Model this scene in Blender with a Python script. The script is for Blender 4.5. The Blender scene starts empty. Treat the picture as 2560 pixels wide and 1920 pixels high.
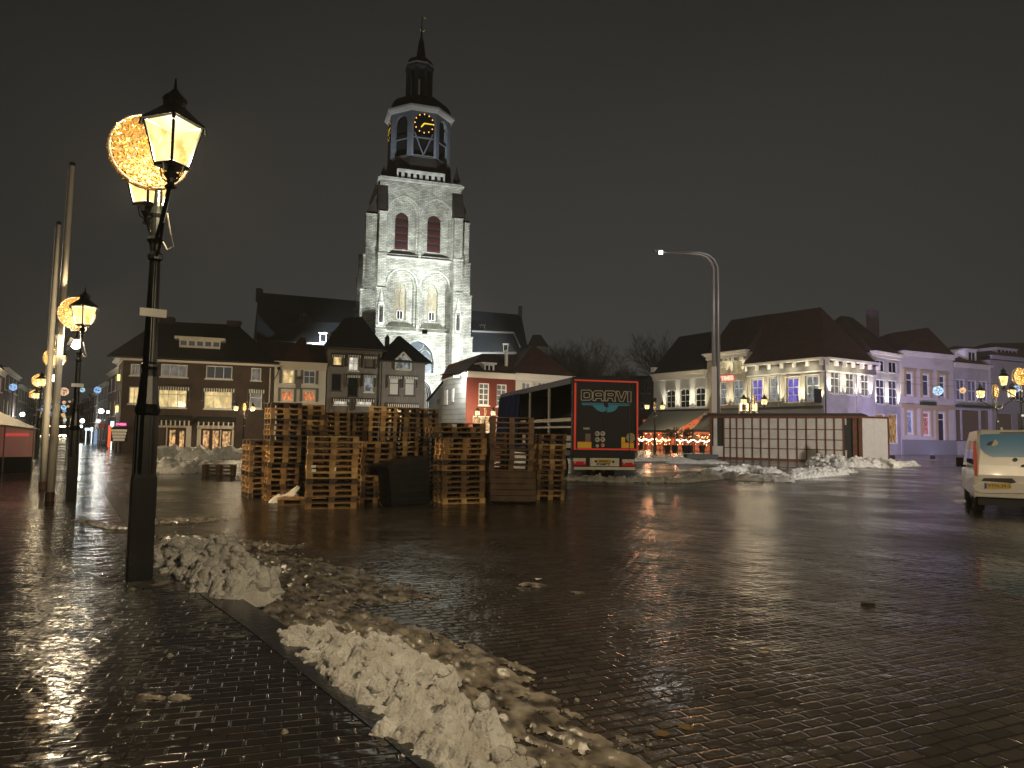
import bpy, math, random
import numpy as np
from mathutils import Vector, Matrix, noise as mn
random.seed(7)
SC = bpy.context.scene
COL = SC.collection
R = math.radians
# ------------------------------------------------------------------ camera
CZ = 1.88; FPX = 1775.0; PITCH = R(3.964); ROLL = R(0.9)
_r0 = Vector((1,0,0)); _f = Vector((0,math.cos(PITCH),math.sin(PITCH))); _u0 = Vector((0,-math.sin(PITCH),math.cos(PITCH)))
_r = _r0*math.cos(ROLL)+_u0*math.sin(ROLL); _u = -_r0*math.sin(ROLL)+_u0*math.cos(ROLL)
CAM = Vector((0,0,CZ))
cd = bpy.data.cameras.new('camera'); cam = bpy.data.objects.new('camera', cd); COL.objects.link(cam)
cd.sensor_width = 36; cd.lens = FPX/2560*36; cd.clip_end = 2000; cd.clip_start = .05
M = Matrix((_r,_u,-_f)).transposed().to_4x4(); M.translation = CAM; cam.matrix_world = M
SC.camera = cam
# ------------------------------------------------------------------ night sky
w = bpy.data.worlds.new("World"); SC.world = w; w.use_nodes = True
nt = w.node_tree; bg = nt.nodes['Background']
tc = nt.nodes.new('ShaderNodeTexCoord'); sx = nt.nodes.new('ShaderNodeSeparateXYZ'); cr = nt.nodes.new('ShaderNodeValToRGB')
nt.links.new(tc.outputs['Generated'], sx.inputs[0]); nt.links.new(sx.outputs['Z'], cr.inputs[0]); 
dp = nt.nodes.new('ShaderNodeVectorMath'); dp.operation = 'DOT_PRODUCT'; dp.inputs[1].default_value = (.02,.975,.222); nt.links.new(tc.outputs['Generated'], dp.inputs[0])
gl = nt.nodes.new('ShaderNodeMapRange'); gl.inputs[1].default_value = .70; gl.inputs[2].default_value = 1.0; gl.inputs[3].default_value = .40; gl.inputs[4].default_value = 1.06; nt.links.new(dp.outputs['Value'], gl.inputs[0])
gs = nt.nodes.new('ShaderNodeVectorMath'); gs.operation = 'SCALE'; nt.links.new(cr.outputs[0], gs.inputs[0]); nt.links.new(gl.outputs[0], gs.inputs['Scale'])   # town glow low over the church, sky colour darkened outwards to mimic lens vignetting
nt.links.new(gs.outputs[0], bg.inputs[0])
e = cr.color_ramp.elements
e[0].position = 0.0; e[0].color = (.052,.0495,.0445,1); e[1].position = .62; e[1].color = (.021,.0195,.018,1)
e2 = cr.color_ramp.elements.new(.2); e2.color = (.040,.0385,.0355,1)
bg.inputs[1].default_value = 0.80
SC.view_settings.view_transform = 'Standard'; SC.view_settings.look = 'None'; SC.view_settings.exposure = 0.30; SC.view_settings.gamma = 1
SC.render.engine = 'CYCLES'
cy = SC.cycles; cy.use_denoising = True; cy.max_bounces = 6; cy.diffuse_bounces = 3; cy.glossy_bounces = 3; cy.transparent_max_bounces = 12
cy.sample_clamp_indirect = 2.0; cy.sample_clamp_direct = 30; cy.caustics_reflective = False; cy.caustics_refractive = False; cy.blur_glossy = 0.5

# ------------------------------------------------------------------ pixel -> world helpers (authoring only; everything gets its own real place)
def ray(px, py):
    return _f + _r*((px-1280)/FPX) + _u*((960-py)/FPX)
def G(px, py, z=0.0):
    d = ray(px, py); t = (z-CZ)/d.z; return CAM + d*t
def PY(px, py, Y):
    d = ray(px, py); return CAM + d*(Y/d.y)
def XY(px, Y, z=0.0):
    """world point at depth Y on the column px"""
    d = ray(px, 1085); p = CAM + d*(Y/d.y); return Vector((p.x, Y, z))
class Fac:
    """a vertical facade plane through A and B (seen left to right); u along it, w out of it towards the square, z up"""
    def __init__(s, A, B):
        s.A = Vector((A[0],A[1],0)); B = Vector((B[0],B[1],0)); s.U = (B-s.A).normalized(); s.N = Vector((s.U.y,-s.U.x,0)); s.L = (B-s.A).length
    def P(s, u, w, z):
        return s.A + s.U*u + s.N*w + Vector((0,0,z))
    def px(s, x, y, w=0.0):
        d = ray(x, y); t = (s.A + s.N*w - CAM).dot(s.N)/d.dot(s.N); p = CAM + d*t - s.A
        return p.dot(s.U), p.z
    def u(s, x, y=1000, w=0.0): return s.px(x, y, w)[0]
    def z(s, x, y, w=0.0): return s.px(x, y, w)[1]
    def rect(s, x0, y0, x1, y1, w=0.0):
        mx, my = (x0+x1)/2, (y0+y1)/2
        return (s.px(x0,my,w)[0], s.px(mx,y1,w)[1], s.px(x1,my,w)[0], s.px(mx,y0,w)[1])   # u0,z0,u1,z1

# ------------------------------------------------------------------ materials
MT = {}
def mat(name, col, rough=.6, metal=0., emit=None, es=0., spec=.5, var=0., vscale=3., bump=0., bscale=20., coat=0., objvar=0., det=4.):
    if name in MT: return MT[name]
    m = bpy.data.materials.new(name); m.use_nodes = True; n = m.node_tree; b = n.nodes['Principled BSDF']
    b.inputs['Base Color'].default_value = (*col,1); b.inputs['Roughness'].default_value = rough; b.inputs['Metallic'].default_value = metal
    b.inputs['Specular IOR Level'].default_value = spec; b.inputs['Coat Weight'].default_value = coat
    if emit: b.inputs['Emission Color'].default_value = (*emit,1); b.inputs['Emission Strength'].default_value = es
    if var or objvar:
        t = n.nodes.new('ShaderNodeTexCoord'); ns = n.nodes.new('ShaderNodeTexNoise'); ns.inputs['Scale'].default_value = vscale; ns.inputs['Detail'].default_value = det
        n.links.new(t.outputs['Object'], ns.inputs['Vector'])
        mr = n.nodes.new('ShaderNodeMapRange'); mr.inputs[1].default_value = .3; mr.inputs[2].default_value = .7; mr.inputs[3].default_value = 1-var; mr.inputs[4].default_value = 1+var
        n.links.new(ns.outputs[0], mr.inputs[0]); src = mr.outputs[0]
        if objvar:
            oi = n.nodes.new('ShaderNodeObjectInfo'); m2 = n.nodes.new('ShaderNodeMapRange'); m2.inputs[3].default_value = 1-objvar; m2.inputs[4].default_value = 1+objvar
            n.links.new(oi.outputs['Random'], m2.inputs[0]); mu = n.nodes.new('ShaderNodeMath'); mu.operation = 'MULTIPLY'
            n.links.new(src, mu.inputs[0]); n.links.new(m2.outputs[0], mu.inputs[1]); src = mu.outputs[0]
        mx = n.nodes.new('ShaderNodeVectorMath'); mx.operation = 'SCALE'; mx.inputs[0].default_value = col; n.links.new(src, mx.inputs['Scale'])
        n.links.new(mx.outputs[0], b.inputs['Base Color'])
    if bump:
        t = n.nodes.new('ShaderNodeTexCoord'); ns = n.nodes.new('ShaderNodeTexNoise'); ns.inputs['Scale'].default_value = bscale; ns.inputs['Detail'].default_value = 5
        n.links.new(t.outputs['Object'], ns.inputs['Vector']); bp = n.nodes.new('ShaderNodeBump'); bp.inputs['Strength'].default_value = .6; bp.inputs['Distance'].default_value = bump
        n.links.new(ns.outputs[0], bp.inputs['Height']); n.links.new(bp.outputs[0], b.inputs['Normal'])
    MT[name] = m; return m
def emi(name, col, s):
    if name in MT: return MT[name]
    m = bpy.data.materials.new(name); m.use_nodes = True; n = m.node_tree; n.nodes.clear()
    o = n.nodes.new('ShaderNodeOutputMaterial'); em = n.nodes.new('ShaderNodeEmission'); em.inputs[0].default_value = (*col,1); em.inputs[1].default_value = s
    n.links.new(em.outputs[0], o.inputs[0]); MT[name] = m; return m
def N(n, kind, **kw):
    x = n.nodes.new(kind)
    for k, v in kw.items(): setattr(x, k, v)
    return x
def brickmat(name, c1, c2, mortar, scale=1.0, bw=.22, bh=.07, rough=.85, bump=.01, msize=.012, vary=.25, axis=None):
    """brick courses on vertical walls; u runs along the wall (object x+y), v = z"""
    if name in MT: return MT[name]
    m = bpy.data.materials.new(name); m.use_nodes = True; n = m.node_tree; b = n.nodes['Principled BSDF']; b.inputs['Roughness'].default_value = rough
    t = N(n,'ShaderNodeTexCoord'); s = N(n,'ShaderNodeSeparateXYZ'); n.links.new(t.outputs['Object'], s.inputs[0])
    a = N(n,'ShaderNodeMath', operation='ADD'); n.links.new(s.outputs[0], a.inputs[0]); n.links.new(s.outputs[1], a.inputs[1])
    c = N(n,'ShaderNodeCombineXYZ'); n.links.new(a.outputs[0], c.inputs[0]); n.links.new(s.outputs[2], c.inputs[1])
    br = N(n,'ShaderNodeTexBrick'); n.links.new(c.outputs[0], br.inputs['Vector']); br.inputs['Scale'].default_value = scale
    br.inputs['Color1'].default_value = (*c1,1); br.inputs['Color2'].default_value = (*c2,1); br.inputs['Mortar'].default_value = (*mortar,1)
    br.inputs['Brick Width'].default_value = bw; br.inputs['Row Height'].default_value = bh; br.inputs['Mortar Size'].default_value = msize
    ns = N(n,'ShaderNodeTexNoise'); ns.inputs['Scale'].default_value = .9; ns.inputs['Detail'].default_value = 6; n.links.new(t.outputs['Object'], ns.inputs['Vector'])
    mr = N(n,'ShaderNodeMapRange'); mr.inputs[1].default_value=.3; mr.inputs[2].default_value=.7; mr.inputs[3].default_value=1-vary; mr.inputs[4].default_value=1+vary; n.links.new(ns.outputs[0], mr.inputs[0])
    sc = N(n,'ShaderNodeVectorMath', operation='SCALE'); n.links.new(br.outputs[0], sc.inputs[0]); n.links.new(mr.outputs[0], sc.inputs['Scale']); n.links.new(sc.outputs[0], b.inputs['Base Color'])
    bp = N(n,'ShaderNodeBump'); bp.inputs['Distance'].default_value = bump; bp.invert = True; n.links.new(br.outputs['Fac'], bp.inputs['Height']); n.links.new(bp.outputs[0], b.inputs['Normal'])
    MT[name] = m; return m
def litmat(name, col, s, dark=.25, sx_=1.6, warm2=None):
    """a lit room seen through a window: walls, curtains and furniture give uneven light"""
    if name in MT: return MT[name]
    m = bpy.data.materials.new(name); m.use_nodes = True; n = m.node_tree; b = n.nodes['Principled BSDF']; b.inputs['Base Color'].default_value=(.02,.02,.02,1); b.inputs['Roughness'].default_value=.08
    t = N(n,'ShaderNodeTexCoord'); mp = N(n,'ShaderNodeMapping'); mp.inputs['Scale'].default_value=(sx_,sx_,sx_*.6); n.links.new(t.outputs['Object'], mp.inputs[0])
    oi = N(n,'ShaderNodeObjectInfo'); cb = N(n,'ShaderNodeCombineXYZ'); ml = N(n,'ShaderNodeMath',operation='MULTIPLY'); ml.inputs[1].default_value=50; n.links.new(oi.outputs['Random'], ml.inputs[0]); n.links.new(ml.outputs[0], cb.inputs[0]); n.links.new(cb.outputs[0], mp.inputs['Location'])
    v = N(n,'ShaderNodeTexVoronoi', distance='CHEBYCHEV'); v.inputs['Scale'].default_value=1.5; n.links.new(mp.outputs[0], v.inputs['Vector'])
    ns = N(n,'ShaderNodeTexNoise'); ns.inputs['Scale'].default_value=2.2; ns.inputs['Detail'].default_value=5; n.links.new(mp.outputs[0], ns.inputs['Vector'])
    cr = N(n,'ShaderNodeValToRGB'); n.links.new(ns.outputs[0], cr.inputs[0]); el = cr.color_ramp.elements
    el[0].position=.35; el[0].color=(*[c*dark for c in col],1); el[1].position=.62; el[1].color=(*col,1)
    mx = N(n,'ShaderNodeMix', data_type='RGBA', blend_type='MULTIPLY'); mx.inputs[0].default_value=.6; n.links.new(cr.outputs[0], mx.inputs[6])
    c2 = N(n,'ShaderNodeValToRGB'); n.links.new(v.outputs['Color'], c2.inputs[0]); c2.color_ramp.elements[0].color=(*(warm2 or (.35,.3,.25)),1); c2.color_ramp.elements[1].color=(1,1,1,1); c2.color_ramp.elements[1].position=.6
    n.links.new(c2.outputs[0], mx.inputs[7]); n.links.new(mx.outputs[2], b.inputs['Emission Color']); b.inputs['Emission Strength'].default_value=s
    MT[name]=m; return m
# ------------------------------------------------------------------ mesh builder
ORG = {}
def setp(o, label=None, cat=None, group=None, kind=None):
    if label: o['label'] = label
    if cat: o['category'] = cat
    if group: o['group'] = group
    if kind: o['kind'] = kind
    return o
def thing(name, label, cat, loc=(0,0,0), group=None):
    o = bpy.data.objects.new(name, None); COL.objects.link(o); o.location = loc; o.empty_display_size = .2
    setp(o, label, cat, group); ORG[o.name] = Vector(loc); return o
class MB:
    def __init__(s, T=None): s.v=[]; s.f=[]; s.m=[]; s.T=T; s.mi=0
    def add(s, vs, fs, raw=False):
        k=len(s.v)
        for p in vs: s.v.append(tuple(p) if (raw or s.T is None) else tuple(s.T(*p)))
        for f in fs: s.f.append(tuple(i+k for i in f)); s.m.append(s.mi)
        return s
    def box(s,x0,x1,y0,y1,z0,z1):
        return s.add([(x0,y0,z0),(x1,y0,z0),(x1,y1,z0),(x0,y1,z0),(x0,y0,z1),(x1,y0,z1),(x1,y1,z1),(x0,y1,z1)],
            [(0,3,2,1),(4,5,6,7),(0,1,5,4),(1,2,6,5),(2,3,7,6),(3,0,4,7)])
    def quad(s,a,b,c,d): return s.add([a,b,c,d],[(0,1,2,3)])
    def poly(s,pts): return s.add(pts,[tuple(range(len(pts)))])
    def prism(s, pts, d):
        """extrude polygon pts (3-tuples) by vector d"""
        n=len(pts); d=Vector(d); a=[Vector(p) for p in pts]; b=[p+d for p in a]
        return s.add(a+b, [tuple(range(n))[::-1], tuple(range(n,2*n))]+[(i,(i+1)%n,(i+1)%n+n,i+n) for i in range(n)])
    def tube(s, pts, rad, n=6, cap=True):
        pts=[Vector(p) for p in pts]; rs = rad if isinstance(rad,(list,tuple)) else [rad]*len(pts)
        vs=[];fs=[]; ref=None
        for i,p in enumerate(pts):
            d=(pts[min(i+1,len(pts)-1)]-pts[max(i-1,0)]).normalized()
            if ref is None: ref = Vector((0,0,1)) if abs(d.z)<.9 else Vector((1,0,0))
            a=d.cross(ref).normalized(); b=d.cross(a).normalized(); ref = -(d.cross(a)) if False else ref
            if a.length<.5: a=Vector((1,0,0)); b=d.cross(a)
            for j in range(n):
                t=2*math.pi*j/n; vs.append(p+(a*math.cos(t)+b*math.sin(t))*rs[i])
        for i in range(len(pts)-1):
            for j in range(n):
                fs.append((i*n+j,i*n+(j+1)%n,(i+1)*n+(j+1)%n,(i+1)*n+j))
        if cap: fs.append(tuple(range(n))[::-1]); fs.append(tuple((len(pts)-1)*n+j for j in range(n)))
        return s.add(vs,fs)
    def lathe(s, prof, c=(0,0,0), n=16, rot=0., sq=1., cap=True):
        """prof: list of (r,z) about vertical axis at c"""
        vs=[];fs=[]
        for r,z in prof:
            for j in range(n):
                t=2*math.pi*(j+.5)/n+rot; vs.append((c[0]+r*math.cos(t), c[1]+r*math.sin(t)*sq, c[2]+z))
        for i in range(len(prof)-1):
            for j in range(n): fs.append((i*n+j,i*n+(j+1)%n,(i+1)*n+(j+1)%n,(i+1)*n+j))
        if cap: fs.append(tuple(range(n))[::-1]); fs.append(tuple((len(prof)-1)*n+j for j in range(n)))
        return s.add(vs,fs)
    def ball(s,c,r,n=10,m=6,sz=1.):
        prof=[(max(r*math.sin(math.pi*i/m),1e-4), -r*sz*math.cos(math.pi*i/m)) for i in range(m+1)]
        return s.lathe(prof,c,n)
    def build(s, name, mats, parent=None, smooth=False, label=None, cat=None, group=None, kind=None, base=None):
        if not s.v: s.add([(0,0,0),(0,0,.001),(0,.001,0)],[(0,1,2)])
        me=bpy.data.meshes.new(name)
        a=np.array([tuple(p) for p in s.v],dtype=float)
        if parent is not None: og=ORG[parent.name]
        elif base is not None: og=Vector(base)
        else: og=Vector((float((a[:,0].min()+a[:,0].max())/2),float((a[:,1].min()+a[:,1].max())/2),float(a[:,2].min())))
        a=a-np.array(og); me.from_pydata([tuple(x) for x in a.tolist()],[],s.f)
        if not isinstance(mats,(list,tuple)): mats=[mats]
        for m in mats: me.materials.append(m)
        if len(mats)>1: me.polygons.foreach_set('material_index', s.m)
        if smooth: me.polygons.foreach_set('use_smooth',[True]*len(me.polygons))
        me.update()
        o=bpy.data.objects.new(name,me); COL.objects.link(o)
        if parent is None: o.location=og
        else: o.parent=parent
        ORG[o.name]=og
        return setp(o,label,cat,group,kind)
def light(kind, name, loc, energy, col=(1,1,1), size=.1, parent=None, aim=None, spot=None, blend=.5):
    ld=bpy.data.lights.new(name,kind); ld.energy=energy; ld.color=col
    if kind=='AREA': ld.size=size
    else: ld.shadow_soft_size=size
    if kind=='SPOT': ld.spot_size=R(spot); ld.spot_blend=blend
    o=bpy.data.objects.new(name,ld); COL.objects.link(o)
    loc=Vector(loc)
    if aim is not None: o.rotation_euler=(Vector(aim)-loc).to_track_quat('-Z','Y').to_euler()
    if parent is not None: o.parent=parent; loc=loc-ORG[parent.name]
    o.location=loc; return o
def text_mesh(name, body, size, Tm, matl, parent, extrude=.004, outline=0., offset=0., align='CENTER', kind=None, sx_=1.):
    """writing as mesh; Tm maps local (x right, y up, z out) to world"""
    c=bpy.data.curves.new(name,'FONT'); c.body=body; c.size=size; c.align_x=align; c.align_y='CENTER'; c.offset=offset
    if outline: c.fill_mode='NONE'; c.bevel_depth=outline; c.bevel_resolution=0
    else: c.extrude=extrude
    o=bpy.data.objects.new('tmp',c); COL.objects.link(o); dg=bpy.context.evaluated_depsgraph_get(); me0=o.evaluated_get(dg).to_mesh()
    vs=[Tm(v.co.x*sx_,v.co.y,v.co.z) for v in me0.vertices]; fs=[tuple(p.vertices) for p in me0.polygons]
    o.evaluated_get(dg).to_mesh_clear(); bpy.data.objects.remove(o)
    mb=MB(); mb.add(vs,fs,raw=True); return mb.build(name,matl,parent)
def copy_tree(root, loc, rz=None):
    c=root.copy(); COL.objects.link(c); c.location=loc
    if rz is not None: c.rotation_euler.z=rz
    for ch in [o for o in KIDS.get(root.name,[])]:
        d=ch.copy(); COL.objects.link(d); d.parent=c
        for g in KIDS.get(ch.name,[]):
            h=g.copy(); COL.objects.link(h); h.parent=d
    return c
KIDS={}
def reg_tree():
    KIDS.clear()
    for o in COL.objects:
        if o.parent: KIDS.setdefault(o.parent.name,[]).append(o)
# ================================================================== GROUND
def ground_mat(name, kind):
    m=bpy.data.materials.new(name); m.use_nodes=True; n=m.node_tree; b=n.nodes['Principled BSDF']
    t=N(n,'ShaderNodeTexCoord'); mp=N(n,'ShaderNodeMapping'); n.links.new(t.outputs['Object'], mp.inputs[0])
    big=N(n,'ShaderNodeTexNoise'); big.inputs['Scale'].default_value=.35; big.inputs['Detail'].default_value=5; n.links.new(t.outputs['Object'], big.inputs['Vector'])
    fine=N(n,'ShaderNodeTexNoise'); fine.inputs['Scale'].default_value=14; fine.inputs['Detail'].default_value=4; n.links.new(t.outputs['Object'], fine.inputs['Vector'])
    if kind=='cobble':
        mp.inputs['Rotation'].default_value=(0,0,R(-24)); 
        wob=N(n,'ShaderNodeTexNoise'); wob.inputs['Scale'].default_value=3.2; wob.inputs['Detail'].default_value=3; n.links.new(t.outputs['Object'], wob.inputs['Vector'])
        ad=N(n,'ShaderNodeMix',data_type='RGBA',blend_type='ADD'); ad.inputs[0].default_value=.06; n.links.new(mp.outputs[0], ad.inputs[6]); n.links.new(wob.outputs['Color'], ad.inputs[7])
        br=N(n,'ShaderNodeTexBrick'); n.links.new(ad.outputs[2], br.inputs['Vector']); br.inputs['Brick Width'].default_value=.21; br.inputs['Row Height'].default_value=.115
        br.inputs['Mortar Size'].default_value=.02; br.inputs['Mortar Smooth'].default_value=1.0; br.inputs['Scale'].default_value=1
        br.inputs['Color1'].default_value=(.066,.053,.040,1); br.inputs['Color2'].default_value=(.034,.028,.022,1); br.inputs['Mortar'].default_value=(.014,.012,.010,1)
    else:
        mp.inputs['Rotation'].default_value=(0,0,R(-17))
        br=N(n,'ShaderNodeTexBrick'); n.links.new(mp.outputs[0], br.inputs['Vector']); br.inputs['Brick Width'].default_value=.2; br.inputs['Row Height'].default_value=.1
        br.inputs['Mortar Size'].default_value=.012; br.inputs['Mortar Smooth'].default_value=.9; br.inputs['Scale'].default_value=1
        br.inputs['Color1'].default_value=(.034,.027,.023,1); br.inputs['Color2'].default_value=(.019,.016,.014,1); br.inputs['Mortar'].default_value=(.012,.010,.009,1)
    mr=N(n,'ShaderNodeMapRange'); mr.inputs[1].default_value=.35; mr.inputs[2].default_value=.65; mr.inputs[3].default_value=.75; mr.inputs[4].default_value=1.3; n.links.new(big.outputs[0], mr.inputs[0])
    sc=N(n,'ShaderNodeVectorMath',operation='SCALE'); n.links.new(br.outputs[0], sc.inputs[0]); n.links.new(mr.outputs[0], sc.inputs['Scale']); n.links.new(sc.outputs[0], b.inputs['Base Color'])
    rr=N(n,'ShaderNodeMapRange'); n.links.new(big.outputs[0], rr.inputs[0]); rr.inputs[1].default_value=.4; rr.inputs[2].default_value=.62
    rr.inputs[3].default_value=.08 if kind=='cobble' else .07; rr.inputs[4].default_value=.27 if kind=='cobble' else .17; n.links.new(rr.outputs[0], b.inputs['Roughness'])
    # height = stones domed out of their joints + per-stone tilt + fine grit; standing water flattens it
    inv=N(n,'ShaderNodeMath',operation='SUBTRACT'); inv.inputs[0].default_value=1; n.links.new(br.outputs['Fac'], inv.inputs[1])
    wv=N(n,'ShaderNodeTexNoise'); wv.inputs['Scale'].default_value=5.5 if kind=='cobble' else 7; wv.inputs['Detail'].default_value=2; n.links.new(t.outputs['Object'], wv.inputs['Vector'])
    h1=N(n,'ShaderNodeMath',operation='MULTIPLY_ADD'); n.links.new(wv.outputs[0], h1.inputs[0]); h1.inputs[1].default_value=.9 if kind=='cobble' else .30; 
    mn_=N(n,'ShaderNodeTexNoise'); mn_.inputs['Scale'].default_value=2.6; mn_.inputs['Detail'].default_value=3; n.links.new(t.outputs['Object'], mn_.inputs['Vector'])
    mrj=N(n,'ShaderNodeMapRange'); mrj.inputs[1].default_value=.36; mrj.inputs[2].default_value=.6; mrj.inputs[3].default_value=.15; mrj.inputs[4].default_value=1.25; n.links.new(mn_.outputs[0],mrj.inputs[0])
    jm=N(n,'ShaderNodeMath',operation='MULTIPLY'); n.links.new(inv.outputs[0],jm.inputs[0]); n.links.new(mrj.outputs[0],jm.inputs[1]); n.links.new(jm.outputs[0], h1.inputs[2])
    h2=N(n,'ShaderNodeMath',operation='MULTIPLY_ADD'); n.links.new(fine.outputs[0], h2.inputs[0]); h2.inputs[1].default_value=1.5 if kind=='cobble' else .35; n.links.new(h1.outputs[0], h2.inputs[2])
    cw_=N(n,'ShaderNodeTexNoise'); cw_.inputs['Scale'].default_value=1.7; cw_.inputs['Detail'].default_value=3; n.links.new(t.outputs['Object'], cw_.inputs['Vector'])
    h3=N(n,'ShaderNodeMath',operation='MULTIPLY_ADD'); n.links.new(cw_.outputs[0],h3.inputs[0]); h3.inputs[1].default_value=6.5 if kind=='cobble' else .25; n.links.new(h2.outputs[0],h3.inputs[2]); h2=h3
    pud=N(n,'ShaderNodeMapRange'); n.links.new(big.outputs[0], pud.inputs[0]); pud.inputs[1].default_value=.36; pud.inputs[2].default_value=.5; pud.inputs[3].default_value=.25; pud.inputs[4].default_value=1.0
    bp=N(n,'ShaderNodeBump'); bp.inputs['Distance'].default_value=.0065 if kind=='cobble' else .0078; n.links.new(h2.outputs[0], bp.inputs['Height']); n.links.new(pud.outputs[0], bp.inputs['Strength'])
    n.links.new(bp.outputs[0], b.inputs['Normal']); b.inputs['Specular IOR Level'].default_value=.5
    MT[name]=m; return m
PH=.13   # pavement height above the square
mb=MB(); mb.add([(-180,-60,0),(180,-60,0),(180,260,0),(-180,260,0)],[(0,1,2,3)],raw=True)
mb.build('square_ground', ground_mat('wet_cobbles','cobble'), kind='structure', base=(0,0,0))
# pavement edge, from the foreground away to the left
kp=[G(1010,1890,PH),G(955,1842,PH),G(790,1712,PH),G(623,1575,PH),G(512,1495,PH),G(430,1432,PH)]
kd=(kp[4]-kp[0]).normalized()
far=G(335,1345,PH); far2=G(270,1245,PH); far3=far2+(far2-far)*2.3
edge=[kp[0]-kd*14,kp[0]-kd*3]+kp+[far,far2,far3]
edge=[Vector((p.x,p.y,0)) for p in edge]
def offs(pl,d):
    out=[]
    for i,p in enumerate(pl):
        t=(pl[min(i+1,len(pl)-1)]-pl[max(i-1,0)]).normalized(); out.append(p+Vector((t.y,-t.x,0))*d)
    return out
# left->: pavement lies to the left of the edge (direction goes away from the viewer, left side = -x)
e1=edge; e2=offs(edge,.30); 
mb=MB(); L=[Vector((-60,p.y,0)) for p in e1]
for i in range(len(e1)-1):
    a,b_,c,d=L[i],e1[i],e1[i+1],L[i+1]; mb.add([(a.x,a.y,PH),(b_.x,b_.y,PH),(c.x,c.y,PH),(d.x,d.y,PH)],[(0,1,2,3)],raw=True)
mb.build('pavement', ground_mat('wet_pavers','paver'), kind='structure', base=(0,0,PH))
kerbm=mat('kerb_stone',(.03,.03,.031),.22,var=.25,vscale=6,bump=.004,bscale=30)
mb=MB()
e0=offs(edge,-.002)
for i in range(len(e1)-1):
    a,b_=e1[i],e1[i+1]; c,d=e2[i],e2[i+1]
    z=PH+.006
    mb.add([(a.x,a.y,z),(c.x,c.y,z),(d.x,d.y,z),(b_.x,b_.y,z),(c.x,c.y,-.05),(d.x,d.y,-.05),(a.x,a.y,PH-.05),(b_.x,b_.y,PH-.05)],[(0,1,2,3),(1,4,5,2),(6,0,3,7)],raw=True)
mb.build('kerb', kerbm, kind='structure')
# ------------------------------------------------------------------ snow
def snowmat():
    m=bpy.data.materials.new('snow'); m.use_nodes=True; n=m.node_tree; b=n.nodes['Principled BSDF']; b.inputs['Roughness'].default_value=.55
    t=N(n,'ShaderNodeTexCoord'); ns=N(n,'ShaderNodeTexNoise'); ns.inputs['Scale'].default_value=4.5; ns.inputs['Detail'].default_value=8; n.links.new(t.outputs['Object'], ns.inputs['Vector'])
    cr=N(n,'ShaderNodeValToRGB'); n.links.new(ns.outputs[0], cr.inputs[0]); el=cr.color_ramp.elements; el[0].position=.33; el[0].color=(.62,.59,.54,1); el[1].position=.6; el[1].color=(.88,.87,.85,1)
    n.links.new(cr.outputs[0], b.inputs['Base Color'])
    f=N(n,'ShaderNodeTexNoise'); f.inputs['Scale'].default_value=45; f.inputs['Detail'].default_value=7; n.links.new(t.outputs['Object'], f.inputs['Vector'])
    bp=N(n,'ShaderNodeBump'); bp.inputs['Distance'].default_value=.03; n.links.new(f.outputs[0], bp.inputs['Height']); n.links.new(bp.outputs[0], b.inputs['Normal'])
    MT['snow']=m; return m
def slushmat():
    m=bpy.data.materials.new('slush'); m.use_nodes=True; n=m.node_tree; b=n.nodes['Principled BSDF']; b.inputs['Roughness'].default_value=.3
    t=N(n,'ShaderNodeTexCoord'); ns=N(n,'ShaderNodeTexNoise'); ns.inputs['Scale'].default_value=6; ns.inputs['Detail'].default_value=8; n.links.new(t.outputs['Object'], ns.inputs['Vector'])
    cr=N(n,'ShaderNodeValToRGB'); n.links.new(ns.outputs[0], cr.inputs[0]); el=cr.color_ramp.elements; el[0].position=.38; el[0].color=(.06,.05,.038,1); el[1].position=.62; el[1].color=(.33,.29,.235,1)
    n.links.new(cr.outputs[0], b.inputs['Base Color'])
    bp=N(n,'ShaderNodeBump'); bp.inputs['Distance'].default_value=.015; n.links.new(ns.outputs[0], bp.inputs['Height']); n.links.new(bp.outputs[0], b.inputs['Normal'])
    MT['slush']=m; return m
SNOW=snowmat(); SLUSH=slushmat()
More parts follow.
